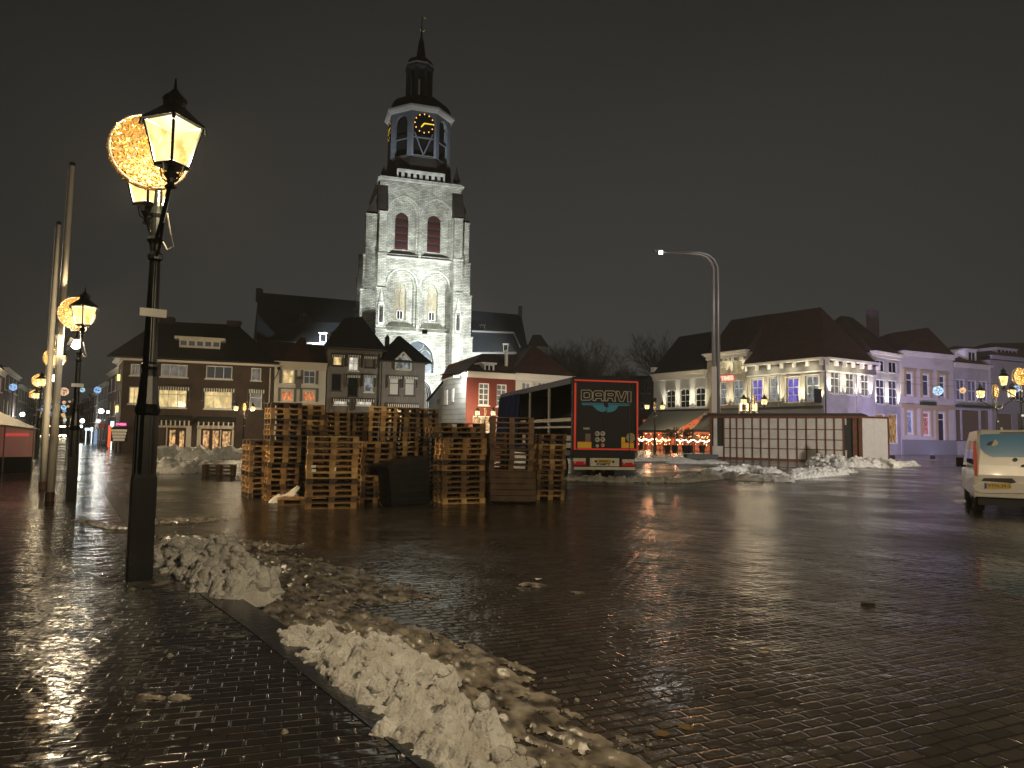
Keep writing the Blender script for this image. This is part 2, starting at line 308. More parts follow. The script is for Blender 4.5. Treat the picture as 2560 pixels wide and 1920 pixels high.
def snow_field(name, strips, step, label, m=SNOW, chunk=1., z0=0., freq=3.2, seed=0., cat=None, kind='stuff', thr=.02, lumps=0, lump=.05, flat=False):
    """strips: list of (polyline [(x,y)], half width, height); a lumpy height field over them"""
    P=[p for s in strips for p in s[0]]; wmax=max(s[1] for s in strips)
    x0=min(p[0] for p in P)-wmax*1.3; x1=max(p[0] for p in P)+wmax*1.3; y0=min(p[1] for p in P)-wmax*1.3; y1=max(p[1] for p in P)+wmax*1.3
    nx=int((x1-x0)/step)+2; ny=int((y1-y0)/step)+2
    xs=x0+np.arange(nx)*step; ys=y0+np.arange(ny)*step; X,Y=np.meshgrid(xs,ys)
    H=np.full(X.shape,-1.0)
    for pl,hw,h in strips:
        D=np.full(X.shape,1e9)
        if len(pl)==1: D=np.hypot(X-pl[0][0],Y-pl[0][1])
        for (ax,ay),(bx,by) in zip(pl[:-1],pl[1:]):
            dx,dy=bx-ax,by-ay; L2=dx*dx+dy*dy+1e-9; t=np.clip(((X-ax)*dx+(Y-ay)*dy)/L2,0,1); D=np.minimum(D,np.hypot(X-ax-t*dx,Y-ay-t*dy))
        q=1-(D/hw)**2; H=np.maximum(H,h*(np.where(q>0,q if flat else np.maximum(q,0)**.7,q*.6)))
    Z=np.zeros(X.shape); idx=-np.ones(X.shape,dtype=int); verts=[]; mask=H>-.25
    hm=max(s[2] for s in strips)
    for j in range(ny):
        for i in range(nx):
            if not mask[j,i]: continue
            x,y=float(X[j,i]),float(Y[j,i]); v=Vector((x*freq,y*freq,seed))
            if flat:
                v=Vector(((x*kd.x+y*kd.y)*freq*.45,(-x*kd.y+y*kd.x)*freq*1.25,seed))
            w_=v+mn.noise_vector(v*.8)*.35+mn.noise_vector(v*2.5)*.12; d,_=mn.voronoi(w_*.9); c=1-min(d[0]*1.1,1.2)**2
            d2,_=mn.voronoi(w_*2.3); c2=1-min(d2[0]*1.2,1.2)**2
            f=mn.fractal(v*1.5,.9,2.1,4)
            n_=.62*c*chunk+.25*c2*chunk+.42*f*(.6+.4*chunk)
            hh=float(H[j,i]); z=(hh*(.35+.9*n_)+hm*(.95*n_-.52)) if flat else hh*(.62+.75*n_)+hm*(.34*n_-.13)
            Z[j,i]=z
            idx[j,i]=len(verts); verts.append((x+mn.noise(v*2.1)*step*.4, y+mn.noise(v*2.1+Vector((9,9,9)))*step*.4, z0+max(z,-.02-z0)))
    faces=[]
    for j in range(ny-1):
        for i in range(nx-1):
            a,b_,c,d=idx[j,i],idx[j,i+1],idx[j+1,i+1],idx[j+1,i]
            if min(a,b_,c,d)<0: continue
            if max(Z[j,i],Z[j,i+1],Z[j+1,i+1],Z[j+1,i])<thr: continue
            faces.append((int(a),int(b_),int(c),int(d)))
    if not faces: return
    mb=MB(); mb.add(verts,faces,raw=True)
    rl=random.Random(int(seed*10)+1); cand=[(j,i) for j in range(ny) for i in range(nx) if idx[j,i]>=0 and H[j,i]>-.02 and Z[j,i]>-.01]
    for _k in range(lumps):
        j,i=rl.choice(cand); x,y,z=verts[idx[j,i]]; r=lump*rl.uniform(.35,1.0)**1.0*(1.0 if rl.random()<.8 else 1.5); o=Vector((rl.random()*90,rl.random()*90,0)); vs=[];fs=[]; nn,mm_=10,7
        sq=(rl.uniform(.75,1.35),rl.uniform(.75,1.35),rl.uniform(.6,1.0))
        for a in range(mm_+1):
            for b_ in range(nn):
                th=math.pi*a/mm_; ph=2*math.pi*b_/nn; d=Vector((math.sin(th)*math.cos(ph),math.sin(th)*math.sin(ph),-math.cos(th))); rr_=r*(1+.45*mn.noise(d*1.6+o)+.18*mn.noise(d*4+o)); vs.append((x+d.x*rr_*sq[0],y+d.y*rr_*sq[1],max(z,z0)+r*.25+d.z*rr_*sq[2]))
        for a in range(mm_):
            for b_ in range(nn): fs.append((a*nn+b_,a*nn+(b_+1)%nn,(a+1)*nn+(b_+1)%nn,(a+1)*nn+b_))
        mb.add(vs,fs,raw=True)
    return mb.build(name,m,smooth=True,label=label,cat=cat,kind=kind,base=(float(xs.mean()),float(ys.mean()),0))
g2=lambda x,y,z=0.: (G(x,y,z).x,G(x,y,z).y)
# lumpy heap by the lamp post, thrown over the kerb
snow_field('snow_heap',[([g2(445,1425),g2(520,1462),g2(600,1510)],.40,.26),([g2(530,1420),g2(640,1500)],.26,.25),([g2(405,1400),g2(460,1395)],.2,.12),([g2(575,1468)],.3,.36)],.014,
  'chunky heap of shovelled snow beside the nearest lamp post',chunk=1.0,freq=4.6,seed=3.1,thr=.01,z0=.04,lumps=320,lump=.065)
# long foreground bank in the gutter
snow_field('snow_bank',[([g2(780,1640),g2(885,1725),g2(1030,1830),g2(1200,1960)],.29,.15),([g2(800,1625),g2(960,1660),g2(1080,1720)],.20,.12),([g2(860,1690),g2(980,1760),g2(1130,1850),g2(1230,1930)],.16,.22),([g2(1010,1880),g2(1130,1945)],.22,.17),([g2(715,1622),g2(800,1660)],.12,.12)],.0125,
  'long bank of crumbling snow along the kerb in the foreground',chunk=.8,freq=5.5,seed=8.4,thr=.01,z0=.05,lumps=70,lump=.045)
# thin grey slush spread over the stones
snow_field('slush_sheet',[([g2(640,1500),g2(900,1640),g2(1150,1760),g2(1500,1905)],.30,.022),([g2(500,1390),g2(700,1440),g2(840,1500)],.42,.022),([g2(430,1345),g2(700,1370)],.3,.018),([g2(760,1530),g2(1000,1610),g2(1180,1690)],.42,.04),([g2(620,1490),g2(760,1560)],.3,.035),([g2(300,1310),g2(500,1300)],.4,.02),([g2(620,1400),g2(820,1450),g2(960,1490)],.5,.022),([g2(900,1600),g2(1120,1690),g2(1330,1790)],.3,.02)],.017,
  'thin grey slush trodden over the stones beside the snow bank',m=SLUSH,chunk=1.2,freq=7,seed=1.7,thr=.008,flat=True,lumps=700,lump=.02)
snow_field('slush_patch',[([g2(1320,1462),g2(1350,1464)],.12,.03),([g2(1280,1470),g2(1310,1474)],.08,.010),([g2(1390,1478),g2(1440,1482)],.1,.008),([g2(700,1395),g2(860,1430)],.3,.018)],.03,'faint streak of slush on the open cobbles in mid square',m=SLUSH,chunk=.8,freq=4,seed=5,thr=.006,flat=True,lumps=12,lump=.03)
snow_field('snow_ridge',[([g2(1430,1200),g2(1560,1205),g2(1700,1205),g2(1780,1198)],.42,.16),([g2(1755,1197),g2(1800,1192),g2(1850,1198)],.4,.24),([g2(1850,1200),g2(1960,1204)],.45,.18),([g2(1950,1200),g2(2100,1186)],.4,.16)],.05,
  'low ridge of swept snow across the square behind the truck',freq=2.6,seed=2.2,thr=.03,lumps=260,lump=.075)
snow_field('snow_ridge',[([g2(1790,1180),g2(1870,1176),g2(1930,1182)],.6,.22),([g2(2010,1182),g2(2100,1180)],.9,.22)],.09,'two small snow ridges between the swept ridge and the white pavilion',freq=2.2,seed=4.2,thr=.04,lumps=90,lump=.08)
snow_field('snow_heap',[([g2(2050,1162),g2(2110,1166),g2(2210,1168)],1.0,.5),([g2(2200,1168),g2(2270,1164)],.7,.2)],.11,'snow heap against the front corner of the white pavilion',freq=1.8,seed=6.2,thr=.05,lumps=120,lump=.13)
snow_field('snow_heap',[([g2(395,1180),g2(440,1182),g2(500,1178)],.7,.42)],.08,'crumbled snow heap left of the small pallet pile',freq=2,seed=7.2,thr=.05,lumps=60,lump=.1)
snow_field('snow_bank',[([g2(385,1146),g2(470,1144),g2(500,1150)],1.0,.6),([g2(540,1148),g2(600,1146)],1.0,.55)],.13,'snow banked up before the brick corner restaurant',freq=1.2,seed=9.2,thr=.08)
snow_field('snow_heap',[([g2(695,1256),g2(735,1250)],.22,.16)],.03,'small dirty snow heap at the foot of the tallest left pallets',freq=5,seed=9.9)
snow_field('snow_heap',[([g2(1590,1152),g2(1700,1150)],1.0,.16),([g2(1700,1158),g2(1790,1158)],.9,.2)],.15,'patchy snow left in front of the cafe terrace',freq=1.3,seed=11.,thr=.04)
snow_field('snow_patch',[([g2(330,1475,PH),g2(430,1455,PH)],.05,.02),([g2(205,1300,PH),g2(270,1318,PH),g2(335,1322,PH)],.16,.02),([g2(350,1745,PH),g2(480,1745,PH)],.035,.018),([g2(425,1640,PH)],.03,.02),([g2(712,1832,PH)],.02,.02)],.012,
  'melting scraps of snow on the wet pavement bricks',z0=PH,freq=9,seed=12.,thr=.006,m=SLUSH,flat=True)
# ================================================================== STREET LAMPS
blackm=mat('black_metal',(.009,.010,.009),.3,.0,spec=.35,bump=.002,bscale=30)
def panemat():
    m=bpy.data.materials.new('lamp_glass'); m.use_nodes=True; n=m.node_tree; n.nodes.clear(); o=N(n,'ShaderNodeOutputMaterial'); mx=N(n,'ShaderNodeMixShader'); tr=N(n,'ShaderNodeBsdfTransparent'); tr.inputs[0].default_value=(1,.93,.78,1); em=N(n,'ShaderNodeEmission')
    t=N(n,'ShaderNodeTexCoord'); ns=N(n,'ShaderNodeTexNoise'); ns.inputs['Scale'].default_value=5; n.links.new(t.outputs['Object'],ns.inputs['Vector']); cr=N(n,'ShaderNodeValToRGB'); n.links.new(ns.outputs[0],cr.inputs[0])
    cr.color_ramp.elements[0].position=.35; cr.color_ramp.elements[0].color=(.75,.45,.12,1); cr.color_ramp.elements[1].position=.65; cr.color_ramp.elements[1].color=(1.6,1.15,.5,1); n.links.new(cr.outputs[0],em.inputs[0]); em.inputs[1].default_value=1.35
    mx.inputs[0].default_value=.55; n.links.new(tr.outputs[0],mx.inputs[1]); n.links.new(em.outputs[0],mx.inputs[2]); n.links.new(mx.outputs[0],o.inputs[0]); return m
pane_m=panemat()
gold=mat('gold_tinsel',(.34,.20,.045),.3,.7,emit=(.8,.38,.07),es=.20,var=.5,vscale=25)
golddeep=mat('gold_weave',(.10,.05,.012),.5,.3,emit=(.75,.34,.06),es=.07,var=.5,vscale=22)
led=emi('warm_led',(1,.72,.32),14); whiteglow=emi('lamp_glow_white',(1,.93,.8),18); zincm=mat('cable_grey',(.5,.47,.4),.4)
signm=mat('white_sign_plate',(.88,.86,.8),.5)
def build_lamp():
    t=thing('street_lamp','tall black street lamp nearest the viewer with two lit lanterns and a gold light disc','street lamp',(0,0,0),'old style street lamps')
    b=MB(); b.lathe([(.185,0),(.185,1.22),(.16,1.27)],n=4,rot=R(0),c=(0,0,0)); b.lathe([(.122,1.2),(.118,1.98),(.14,2.01),(.148,2.06),(.125,2.12),(.112,2.28),(.10,2.46),(.085,2.54),(.10,2.58),(.10,2.61),(.07,2.65)],n=12)
    for k in range(10):
        a=2*math.pi*k/10; b.tube([(math.cos(a)*.118,math.sin(a)*.118,1.22),(math.cos(a)*.114,math.sin(a)*.114,1.98)],.018,n=5)
    b.build('base',blackm,t)
    s=MB(); s.lathe([(.075,2.6),(.055,3.9),(.085,3.93),(.09,3.98),(.06,4.03),(.075,4.12),(.11,4.17),(.07,4.22),(.06,4.45),(.09,4.5),(.05,4.6),(.045,4.8),(.02,4.85)],n=12)
    for k in range(8):
        a=2*math.pi*k/8; s.tube([(math.cos(a)*.07,math.sin(a)*.07,2.62),(math.cos(a)*.05,math.sin(a)*.05,3.9)],.012,n=4)
    s.build('shaft',blackm,t,smooth=False)
    for sy in (-1,1):
        a=MB(); pts=[(0,sy*.04,4.2)]+[(0,sy*(.05+.85*q),4.22+.46*(q**1.6)) for q in (.15,.35,.55,.75,.9,1.)]; a.tube(pts,.028,n=6)
        a.tube([(0,sy*.04,3.95),(0,sy*.3,4.02),(0,sy*.5,4.28)],.016,n=5); a.tube([(0,sy*.9,4.6),(0,sy*.9,4.84)],.04,n=8)
        a.lathe([(.07,4.60),(.035,4.64),(.05,4.7),(.09,4.76)],c=(0,sy*.9,0),n=8)
        for q in range(4):
            an=math.pi/4+q*math.pi/2; a.tube([(.03*math.cos(an),sy*.9+.03*math.sin(an),4.66),(.12*math.cos(an),sy*.9+.12*math.sin(an),4.72),(.15*math.cos(an),sy*.9+.15*math.sin(an),4.84)],.009,n=4)
        a.build('arm',blackm,t)
        L=MB(); c=(0,sy*.9,0)
        rb,rt=.175,.31
        for q in range(4):
            an=R(-9)+q*math.pi/2
            def cr(r,z,an=an): return (c[0]+r*math.cos(an),c[1]+r*math.sin(an),z)
            L.tube([cr(rb,4.86),cr(rt,5.36)],.016,n=4)
            an2=an+math.pi/2
            L.tube([cr(rb,4.86),cr(rb,4.86,an2)],.02,n=4); L.tube([cr(rt,5.36),cr(rt,5.36,an2)],.02,n=4)
            L.tube([cr(rt+.02,5.36),cr(rt+.03,5.28)],.02,n=4)
        L.lathe([(.185,4.83),(.185,4.86)],c=c,n=4,rot=R(-9)-math.pi/4)
        L.lathe([(.34,5.36),(.33,5.39),(.19,5.50),(.12,5.56),(.12,5.62),(.14,5.63),(.11,5.68),(.05,5.71),(.02,5.76),(.008,5.9)],c=c,n=4,rot=R(-9)-math.pi/4)
        L.lathe([(.10,5.55),(.13,5.6),(.12,5.66),(.06,5.72),(.015,5.78)],c=c,n=10)
        lo=L.build('lantern',blackm,t)
        g=MB()
        for q in range(4):
            an=R(-9)+q*math.pi/2; an2=an+math.pi/2; k=.965
            g.quad(*[(c[0]+r_*k*math.cos(z_),c[1]+r_*k*math.sin(z_),h) for r_,z_,h in ((rb,an,4.87),(rb,an2,4.87),(rt,an2,5.35),(rt,an,5.35))])
        g.build('lantern_glass',pane_m,lo)
        light('POINT','bulb',(c[0],c[1],5.06),LAMP_W,(1,.85,.63),.075,parent=t)
    # gold disc of tinsel with small lights, standing between the lanterns
    d=MB(); rad=.45; cz=5.22
    rim=MB()
    rim.tube([(rad*math.cos(a),.06,cz+rad*math.sin(a)) for a in [2*math.pi*k/36 for k in range(37)]],.012,n=4,cap=False)
    rim.tube([(rad*math.cos(a),-.06,cz+rad*math.sin(a)) for a in [2*math.pi*k/36 for k in range(37)]],.012,n=4,cap=False)
    rn=random.Random(4)
    for k in range(36):
        a=2*math.pi*k/36; a2=2*math.pi*(k+1)/36
        d.quad((rad*math.cos(a)*.97,-.05,cz+rad*math.sin(a)*.97),(rad*math.cos(a2)*.97,-.05,cz+rad*math.sin(a2)*.97),(rad*math.cos(a2)*.97,.05,cz+rad*math.sin(a2)*.97),(rad*math.cos(a)*.97,.05,cz+rad*math.sin(a)*.97))
    for sd in (-.05,.05): d.poly([(rad*.95*math.cos(2*math.pi*k/28),sd,cz+rad*.95*math.sin(2*math.pi*k/28)) for k in range(28)])
    dsh=lambda b_: [b_.v.__setitem__(i,(p[0]-.12,p[1],p[2]+.05)) for i,p in enumerate(b_.v)]
    dsh(d); dsh(rim)
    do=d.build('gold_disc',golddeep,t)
    ts=MB()
    for k in range(3400):
        a=rn.random()*2*math.pi; r_=rad*math.sqrt(rn.random())*.99; sd=rn.choice((-1,1)); p=Vector((r_*math.cos(a),sd*(.055+rn.random()*.03),cz+r_*math.sin(a)))
        if rn.random()<.15: p.y=rn.uniform(-.06,.06); p.x,p.z=rad*1.01*math.cos(a),cz+rad*1.01*math.sin(a)
        v1=Vector((rn.uniform(-1,1),rn.uniform(-.6,.6),rn.uniform(-1,1)))*.030; v2=Vector((rn.uniform(-1,1),rn.uniform(-.6,.6),rn.uniform(-1,1)))*.011
        ts.add([p-v1,p+v2,p+v1,p-v2],[(0,1,2,3)])
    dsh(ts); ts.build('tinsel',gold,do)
    ld=MB()
    for k in range(60):
        a=rn.random()*2*math.pi; r_=rad*math.sqrt(rn.random()); sd=rn.choice((-1,1)); ld.ball((r_*math.cos(a),sd*.085,cz+r_*math.sin(a)),rn.choice((.005,.006,.010)),5,3)
    dsh(ld); ld.build('led_lights',led,do)
    rim.build('rim',mat('disc_rim',(.55,.5,.42),.35,.6),t)
    p=MB(); p.box(-.15,.15,-.075,-.06,3.2,3.30); p.build('number_plate',signm,t)
    c_=MB(); c_.tube([(.06,-.35,4.45),(.12,-.3,4.2),(.17,-.2,4.08),(.12,-.1,4.05),(.05,-.05,4.2)],.009,n=4); c_.build('cable',zincm,t)
    return t
LAMP_W=850.
lamp=build_lamp()
lb=G(347,1447,PH); lamp.location=(lb.x,lb.y,PH); lamp.scale=(.955,.955,.955); LZ=34.8
lamp.rotation_euler.z=R(LZ)
reg_tree()
def put_lamp(loc, rz, sc, label):
    c=copy_tree(lamp,loc,R(rz)); c.scale=(sc,sc,sc); c['label']=label; return c
def lamp_at(pxl, pyl, Y, rz, label, sc=None, zb=0.):
    """lamp with its lantern centre seen at pixel (pxl,pyl), at depth Y"""
    p=PY(pxl,pyl,Y); s=sc or (p.z-zb)/5.1; return put_lamp((p.x,Y,zb),rz,s,label)
lamp_at(203,800,16.6,LZ,'second black street lamp along the pavement behind the two flagpoles',zb=PH)
lamp_at(143,905,29,LZ,'third black street lamp in the pavement row, partly hidden by the flagpoles')
lamp_at(103,958,43,LZ,'fourth street lamp in the pavement row, its gold disc above the market stall')
lamp_at(90,990,58,LZ,'fifth and farthest street lamp of the pavement row at the street entrance')
lamp_at(611,1022,50,90,'small double street lamp with gold disc in front of the brick corner restaurant')
lamp_at(1213,1033,55,92,'double street lamp with gold disc before the red house, seen over the pallets')
lamp_at(1637,1018,88,80,'double street lamp before the white inn with arched windows')
lamp_at(1885,1005,66,75,'double street lamp behind the white pavilion before the beige corner building')
lamp_at(2490,985,46,40,'double street lamp with gold disc behind the white van')
lamp_at(2552,950,36,20,'double street lamp with gold disc at the right edge of the photo')
l0=put_lamp((4.2,-2.2,PH),LZ,1.0,'street lamp of the pavement row standing just behind the viewer')
for o_ in COL.objects:
    if o_.parent==l0 and o_.type=='LIGHT': o_.data=o_.data.copy(); o_.data.energy*=3.6
put_lamp((19,12.5,0),10,1.0,'street lamp at the right side of the square out of the picture')
# floodlights on the 2nd and 3rd posts of the row
hous=mat('floodlight_housing',(.05,.05,.05),.4)
def flood(px,py,Y,aim,W,label,col=(1,.86,.62),spot=120,size=.12,fw=.17,glow=True,hm=None):
    p=PY(px,py,Y); d=(Vector(aim)-p).normalized(); q=d.to_track_quat('-Z','Y').to_matrix()
    T=lambda x,y,z: p+q@Vector((x,y,z))
    b=MB(T); b.box(-fw,fw,-fw*.6,fw*.6,.01,.1); b.box(-.02,.02,-.2,-fw*.6,.03,.06)
    o=b.build('floodlight',hm or hous,label=label,cat='floodlight',group='floodlights')
    if glow:
        g=MB(T); g.box(-fw*.88,fw*.88,-fw*.5,fw*.5,-.004,.012); g.ball((0,0,-.06),fw*.75,10,6); g.build('lamp_face',whiteglow,o)
    l=light('SPOT','flood_beam',p+d*.06,W,col,size,aim=aim,spot=spot,blend=.6); 
    l.parent=o; l.location=l.location-ORG[o.name]
    return o
flood(183,858,16.3,(-4.5,20,1.3),3600,'blazing floodlight clamped to the second street lamp',fw=.15,col=(1,.70,.33),spot=75)
flood(131,945,28.6,(2,24,0),2600,'bright floodlight clamped to the third street lamp',fw=.18)
# ================================================================== FLAGPOLES
polem=mat('flagpole_paint',(.80,.74,.62),.35,var=.1,vscale=2)
def flagpole(px,pyb,pxt,pyt,label):
    b=G(px,pyb,PH); top=PY(pxt,pyt,b.y); h=top.z
    t=thing('flagpole',label,'flagpole',(b.x,b.y,PH),'bare flagpoles on the pavement')
    m=MB(lambda x,y,z:Vector((b.x+x+(top.x-b.x)*(z-PH)/(h-PH),b.y+y,z))); m.lathe([(.085,PH+.2),(.08,PH+2.2),(.05,h)],n=14); m.build('pole',polem,t,smooth=True)
    f=MB(); f.lathe([(.1,0),(.1,.2),(.086,.21)],c=(b.x,b.y,PH),n=14); f.build('foot',mat('rusty_foot',(.09,.045,.025),.6,var=.4,vscale=8),t)
    k=MB(); k.lathe([(.05,0),(.075,.03),(.06,.08),(.01,.11)],c=(top.x,b.y,h),n=12); k.build('finial',blackm,t)
    r=MB(); r.tube([(b.x-.08,b.y-.05,PH+1.3),(top.x-.07,b.y-.04,h-.1)],.006,n=4); r.build('halyard',mat('halyard',(.4,.38,.33),.8),t)
flagpole(124,1252,181,415,'nearer and taller cream flagpole on the wet pavement')
flagpole(106,1222,147,562,'farther cream flagpole just left of the taller one')
# ================================================================== PALLETS
def woodmat(name,c):
    m=mat(name,c,.75,var=.35,vscale=5,bump=.003,bscale=18,objvar=.5); 
    return m
wood=woodmat('pallet_wood',(.22,.125,.048)); wood2=woodmat('wet_dark_wood',(.085,.05,.025)); wood3=woodmat('fresh_pallet_wood',(.38,.245,.10)); 
pm=MB()
rn=random.Random(2)
for y in (-.3275,-.165,0,.165,.3275):
    wdt=.0725 if abs(y)<.2 and y!=0 else .0725; pm.box(-.6,.6,y-wdt,y+wdt,.122,.144)
for x in (-.5275,0,.5275): pm.box(x-.0725,x+.0725,-.4,.4,.1,.1215)
for x in (-.5275,0,.5275):
    for y in (-.35,0,.35): pm.box(x-.0725,x+.0725,y-.05 if y else -.0725,y+.05 if y else .0725,.0225,.0995)
for y in (-.35,0,.35): pm.box(-.6,.6,y-.05 if y else -.0725,y+.05 if y else .0725,0,.022)
pal0=pm.build('pallet',wood,base=(0,0,0)); PAL=pal0.data
bpy.data.objects.remove(pal0); PAL2=PAL.copy(); PAL2.materials[0]=wood2; PAL3=PAL.copy(); PAL3.materials[0]=wood3; prn=random.Random(21)
ORD=['lowest','second','third','fourth','fifth','sixth','seventh','eighth','ninth','tenth','eleventh','twelfth','thirteenth','fourteenth','fifteenth','sixteenth','seventeenth','eighteenth','nineteenth','twentieth']
def pallet(loc,rot,label):
    q_=prn.random(); o=bpy.data.objects.new('pallet',PAL2 if ('leaning' in label or q_<.22) else PAL3 if q_>.84 else PAL); COL.objects.link(o); o.location=loc; o.rotation_euler=rot
    return setp(o,label,'pallet','wooden pallets stacked on the square')
def stack(px,py,yaw,long,n,desc,Y=None,jit=.012,rj=1.0,shift=None,kx=0):
    C=G(px,py) if Y is None else XY(px,Y); f=Vector((math.cos(R(yaw)),math.sin(R(yaw)),0)); b=Vector((-f.y,f.x,0))
    c=C+f*(.6 if long else .4)+b*(.4 if long else .6); rnn=random.Random(int(px*7+py))
    dx=dy=0
    for k in range(n):
        if rnn.random()<.2: dx,dy=rnn.uniform(-.03,.03),rnn.uniform(-.03,.03)
        s=Vector((0,0,0))
        if shift and k>=shift[0]: s=f*shift[1]+b*shift[2]
        p=c+f*(dx+rnn.uniform(-jit,jit))+b*(dy+rnn.uniform(-jit,jit))+s
        a=yaw+(0 if long else 90)+rnn.uniform(-rj,rj)+rnn.choice((0,180))
        w=ORD[k]+' from the ground' if k else 'lowest'
        if k==n-1: w='topmost'
        pallet((p.x,p.y,k*.1445),(0,0,R(a)),f'pallet, {w} in {desc}')
stack(621,1247,30,False,11,'the short far left stack')
stack(667,1253,27,False,18,'the tall stack second from left, orange sided')
stack(737,0,27,False,18,'the tall stack behind the stickered front stack',Y=19.9)
stack(763,1273,17,True,12,'the wide front stack with white stickers',rj=1.6)
stack(901,1259,22,False,11,'the stack just right of the stickered front stack')
stack(955,1262,22,False,5,'the low stack behind the leaning black bin')
stack(810,0,26,False,17,'the dark tall stack in the middle rear',Y=21.6)
stack(880,0,26,False,17,'the dark rear stack left of the orange-lit one',Y=22.1)
stack(922,0,12,False,18,'the orange-lit tall rear stack above the bin',Y=20.6)
stack(980,0,12,False,18,'the middle one of three tall stacks above the bin',Y=21.3)
stack(1030,0,12,False,18,'the rightmost tall rear stack below the tower',Y=21.9)
stack(1105,1261,24,True,14,'the big stack right of the black bin',shift=(12,-.22,.12),rj=1.8)
stack(1118,0,20,True,15,'the rear stack behind the one beside the bin',Y=21.6)
stack(1180,0,10,True,13,'the added low stack blocking light in the gap',Y=22.8)  # added stack, blocks the lamp glare between the front stacks
stack(960,0,12,False,17,'the added tall stack blocking light behind the orange-lit ones',Y=23.2)  # added stack, keeps bright walls from showing through the pallet holes
stack(1015,0,12,False,17,'the added tall stack blocking light behind the rightmost one',Y=23.6)  # second added stack that blocks light through the rear pallets
stack(1222,1257,4,True,16,'the stack with two pallets leaning on it')
stack(1343,1250,7,False,13,'the rightmost stack at the truck corner',kx=1)
stack(503,1189,14,True,3,'the small pile standing apart far left')
# two pallets leaning against the stack beside the truck
c=G(1281,1262); 
pallet((c.x,c.y+.02,.02),(R(68),0,R(4)),'weathered pallet leaning tilted against its stack, the front one of two')
bpy.context.view_layer.update()
o=[x for x in COL.objects if x.name.startswith('pallet') and 'front one of two' in x.get('label','')][0]
o.location=(c.x,c.y+.35,.40)
pallet((c.x+.03,c.y+.52,.43),(R(70),0,R(5)),'weathered pallet leaning tilted against its stack, the rear one of two')
pallet(tuple(G(735,1262)+Vector((.1,.35,0))),(0,0,R(20)),'single pallet lying on the ground between the left stacks')
# debris on it
p0=G(722,1256); b=MB(); b.prism([(p0.x-.16,p0.y,.16),(p0.x+.1,p0.y,.15),(p0.x+.24,p0.y+.1,.36),(p0.x+.16,p0.y+.1,.42),(p0.x+.02,p0.y+.08,.3)],(0,.05,.02))
b.build('torn_board',mat('white_board',(.7,.66,.58),.5),label='torn white board sticking up from the pallet on the ground',cat='debris')
# stickers on the wide front stack are paper sheets
def frontpt(px,py,px0,py0,yaw,out=.012):
    C=G(px0,py0); F=Fac((C.x,C.y),(C.x+math.cos(R(yaw)),C.y+math.sin(R(yaw)))); return F
F=frontpt(0,0,763,1273,17)
for (a,b_,c_,d) in ((778,1163,790,1169),(779,1173,790,1180),(836,1168,840,1178)):
    u0,z0,u1,z1=F.rect(a,b_,c_,d); m=MB(F.P); m.box(u0,u1,.028,.031,z0,z1)
    m.build('paper_sticker',mat('sticker_paper',(.75,.73,.68),.6),label='white paper label stuck on the front of the wide stack'+{778:', upper left one',779:', lower left one',836:', narrow right one'}[a],cat='label')
# black slatted bin leaning between the stacks
binm=mat('black_plastic',(.010,.011,.012),.35,var=.3,vscale=6,bump=.004,bscale=9)
A=G(980,1267); B=G(1074,1259); F=Fac((A.x,A.y),(B.x,B.y)); L=F.L
t=thing('plastic_bin','black plastic bulk bin leaning between two pallet stacks','bin',tuple((A+B)/2))
m=MB(F.P)
zt=F.z(1010,1145); 
lean=-.16
m.add([(0.0,0,0.02),(L,0,.02),(L,-.45,.02),(0.0,-.45,.02),(lean,.03,zt*.80),(L-.05,.03,zt),(L-.05,-.45,zt),(lean,-.45,zt*.86)],[(0,3,2,1),(4,5,6,7),(0,1,5,4),(1,2,6,5),(2,3,7,6),(3,0,4,7)])
m.build('body',binm,t)
m=MB(F.P)
for k in range(5):
    zz=.12+k*.2; x0=lean*zz/zt; m.box(x0+.03,L-.08,.002,.03,zz,zz+.05)
m.prism([(lean-.04,.05,zt*.78),(L,.05,zt*.985),(L,.05,zt*1.02),(lean-.04,.05,zt*.83)],F.U*0+Vector((0,-.9,0)) )
m.build('ribs',binm,t)
# ================================================================== TRUCK (open curtain-side semi trailer)
RL=XY(1429,27.5); fw=Vector((-2.95,13,0)).normalized(); rt=Vector((13,2.95,0)).normalized(); LEN=13.4; WD=2.55
TT=lambda x,y,z: RL+rt*x+fw*y+Vector((0,0,z))
FR=Fac((RL.x,RL.y),((RL+rt).x,(RL+rt).y))
navy=mat('trailer_navy',(.006,.009,.014),.5,var=.15,vscale=2); curt=mat('blue_tarpaulin',(.008,.018,.10),.75,spec=.15,bump=.02,bscale=3); alu=mat('trailer_aluminium',(.42,.41,.40),.35,.6)
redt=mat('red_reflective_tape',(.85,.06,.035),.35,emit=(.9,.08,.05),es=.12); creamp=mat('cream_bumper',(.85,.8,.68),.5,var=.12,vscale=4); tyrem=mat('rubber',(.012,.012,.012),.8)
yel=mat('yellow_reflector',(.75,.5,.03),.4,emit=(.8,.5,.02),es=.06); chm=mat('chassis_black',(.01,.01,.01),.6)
t=thing('semi_trailer','dark blue curtain-side lorry trailer with its left side open and DARVI on its rear doors','trailer',tuple(TT(1.27,0,0)))
ztop=FR.z(1510,946); zb=FR.z(1510,1130)
m=MB(TT); m.box(0,WD,0,LEN,1.05,1.25); m.box(.0,WD,LEN-.08,LEN,1.25,ztop-.02); m.box(0,WD,.0,LEN-.08,ztop-.1,ztop-.04)
m.box(WD-.03,WD,.1,LEN-.1,1.25,ztop-.1); m.build('body',navy,t)
m=MB(TT); m.box(-.03,.06,.1,LEN,ztop-.24,ztop); m.box(-.02,.02,.1,LEN,1.04,1.26); m.build('side_rail',mat('blue_grey_rail',(.03,.035,.085),.35,.3),t)
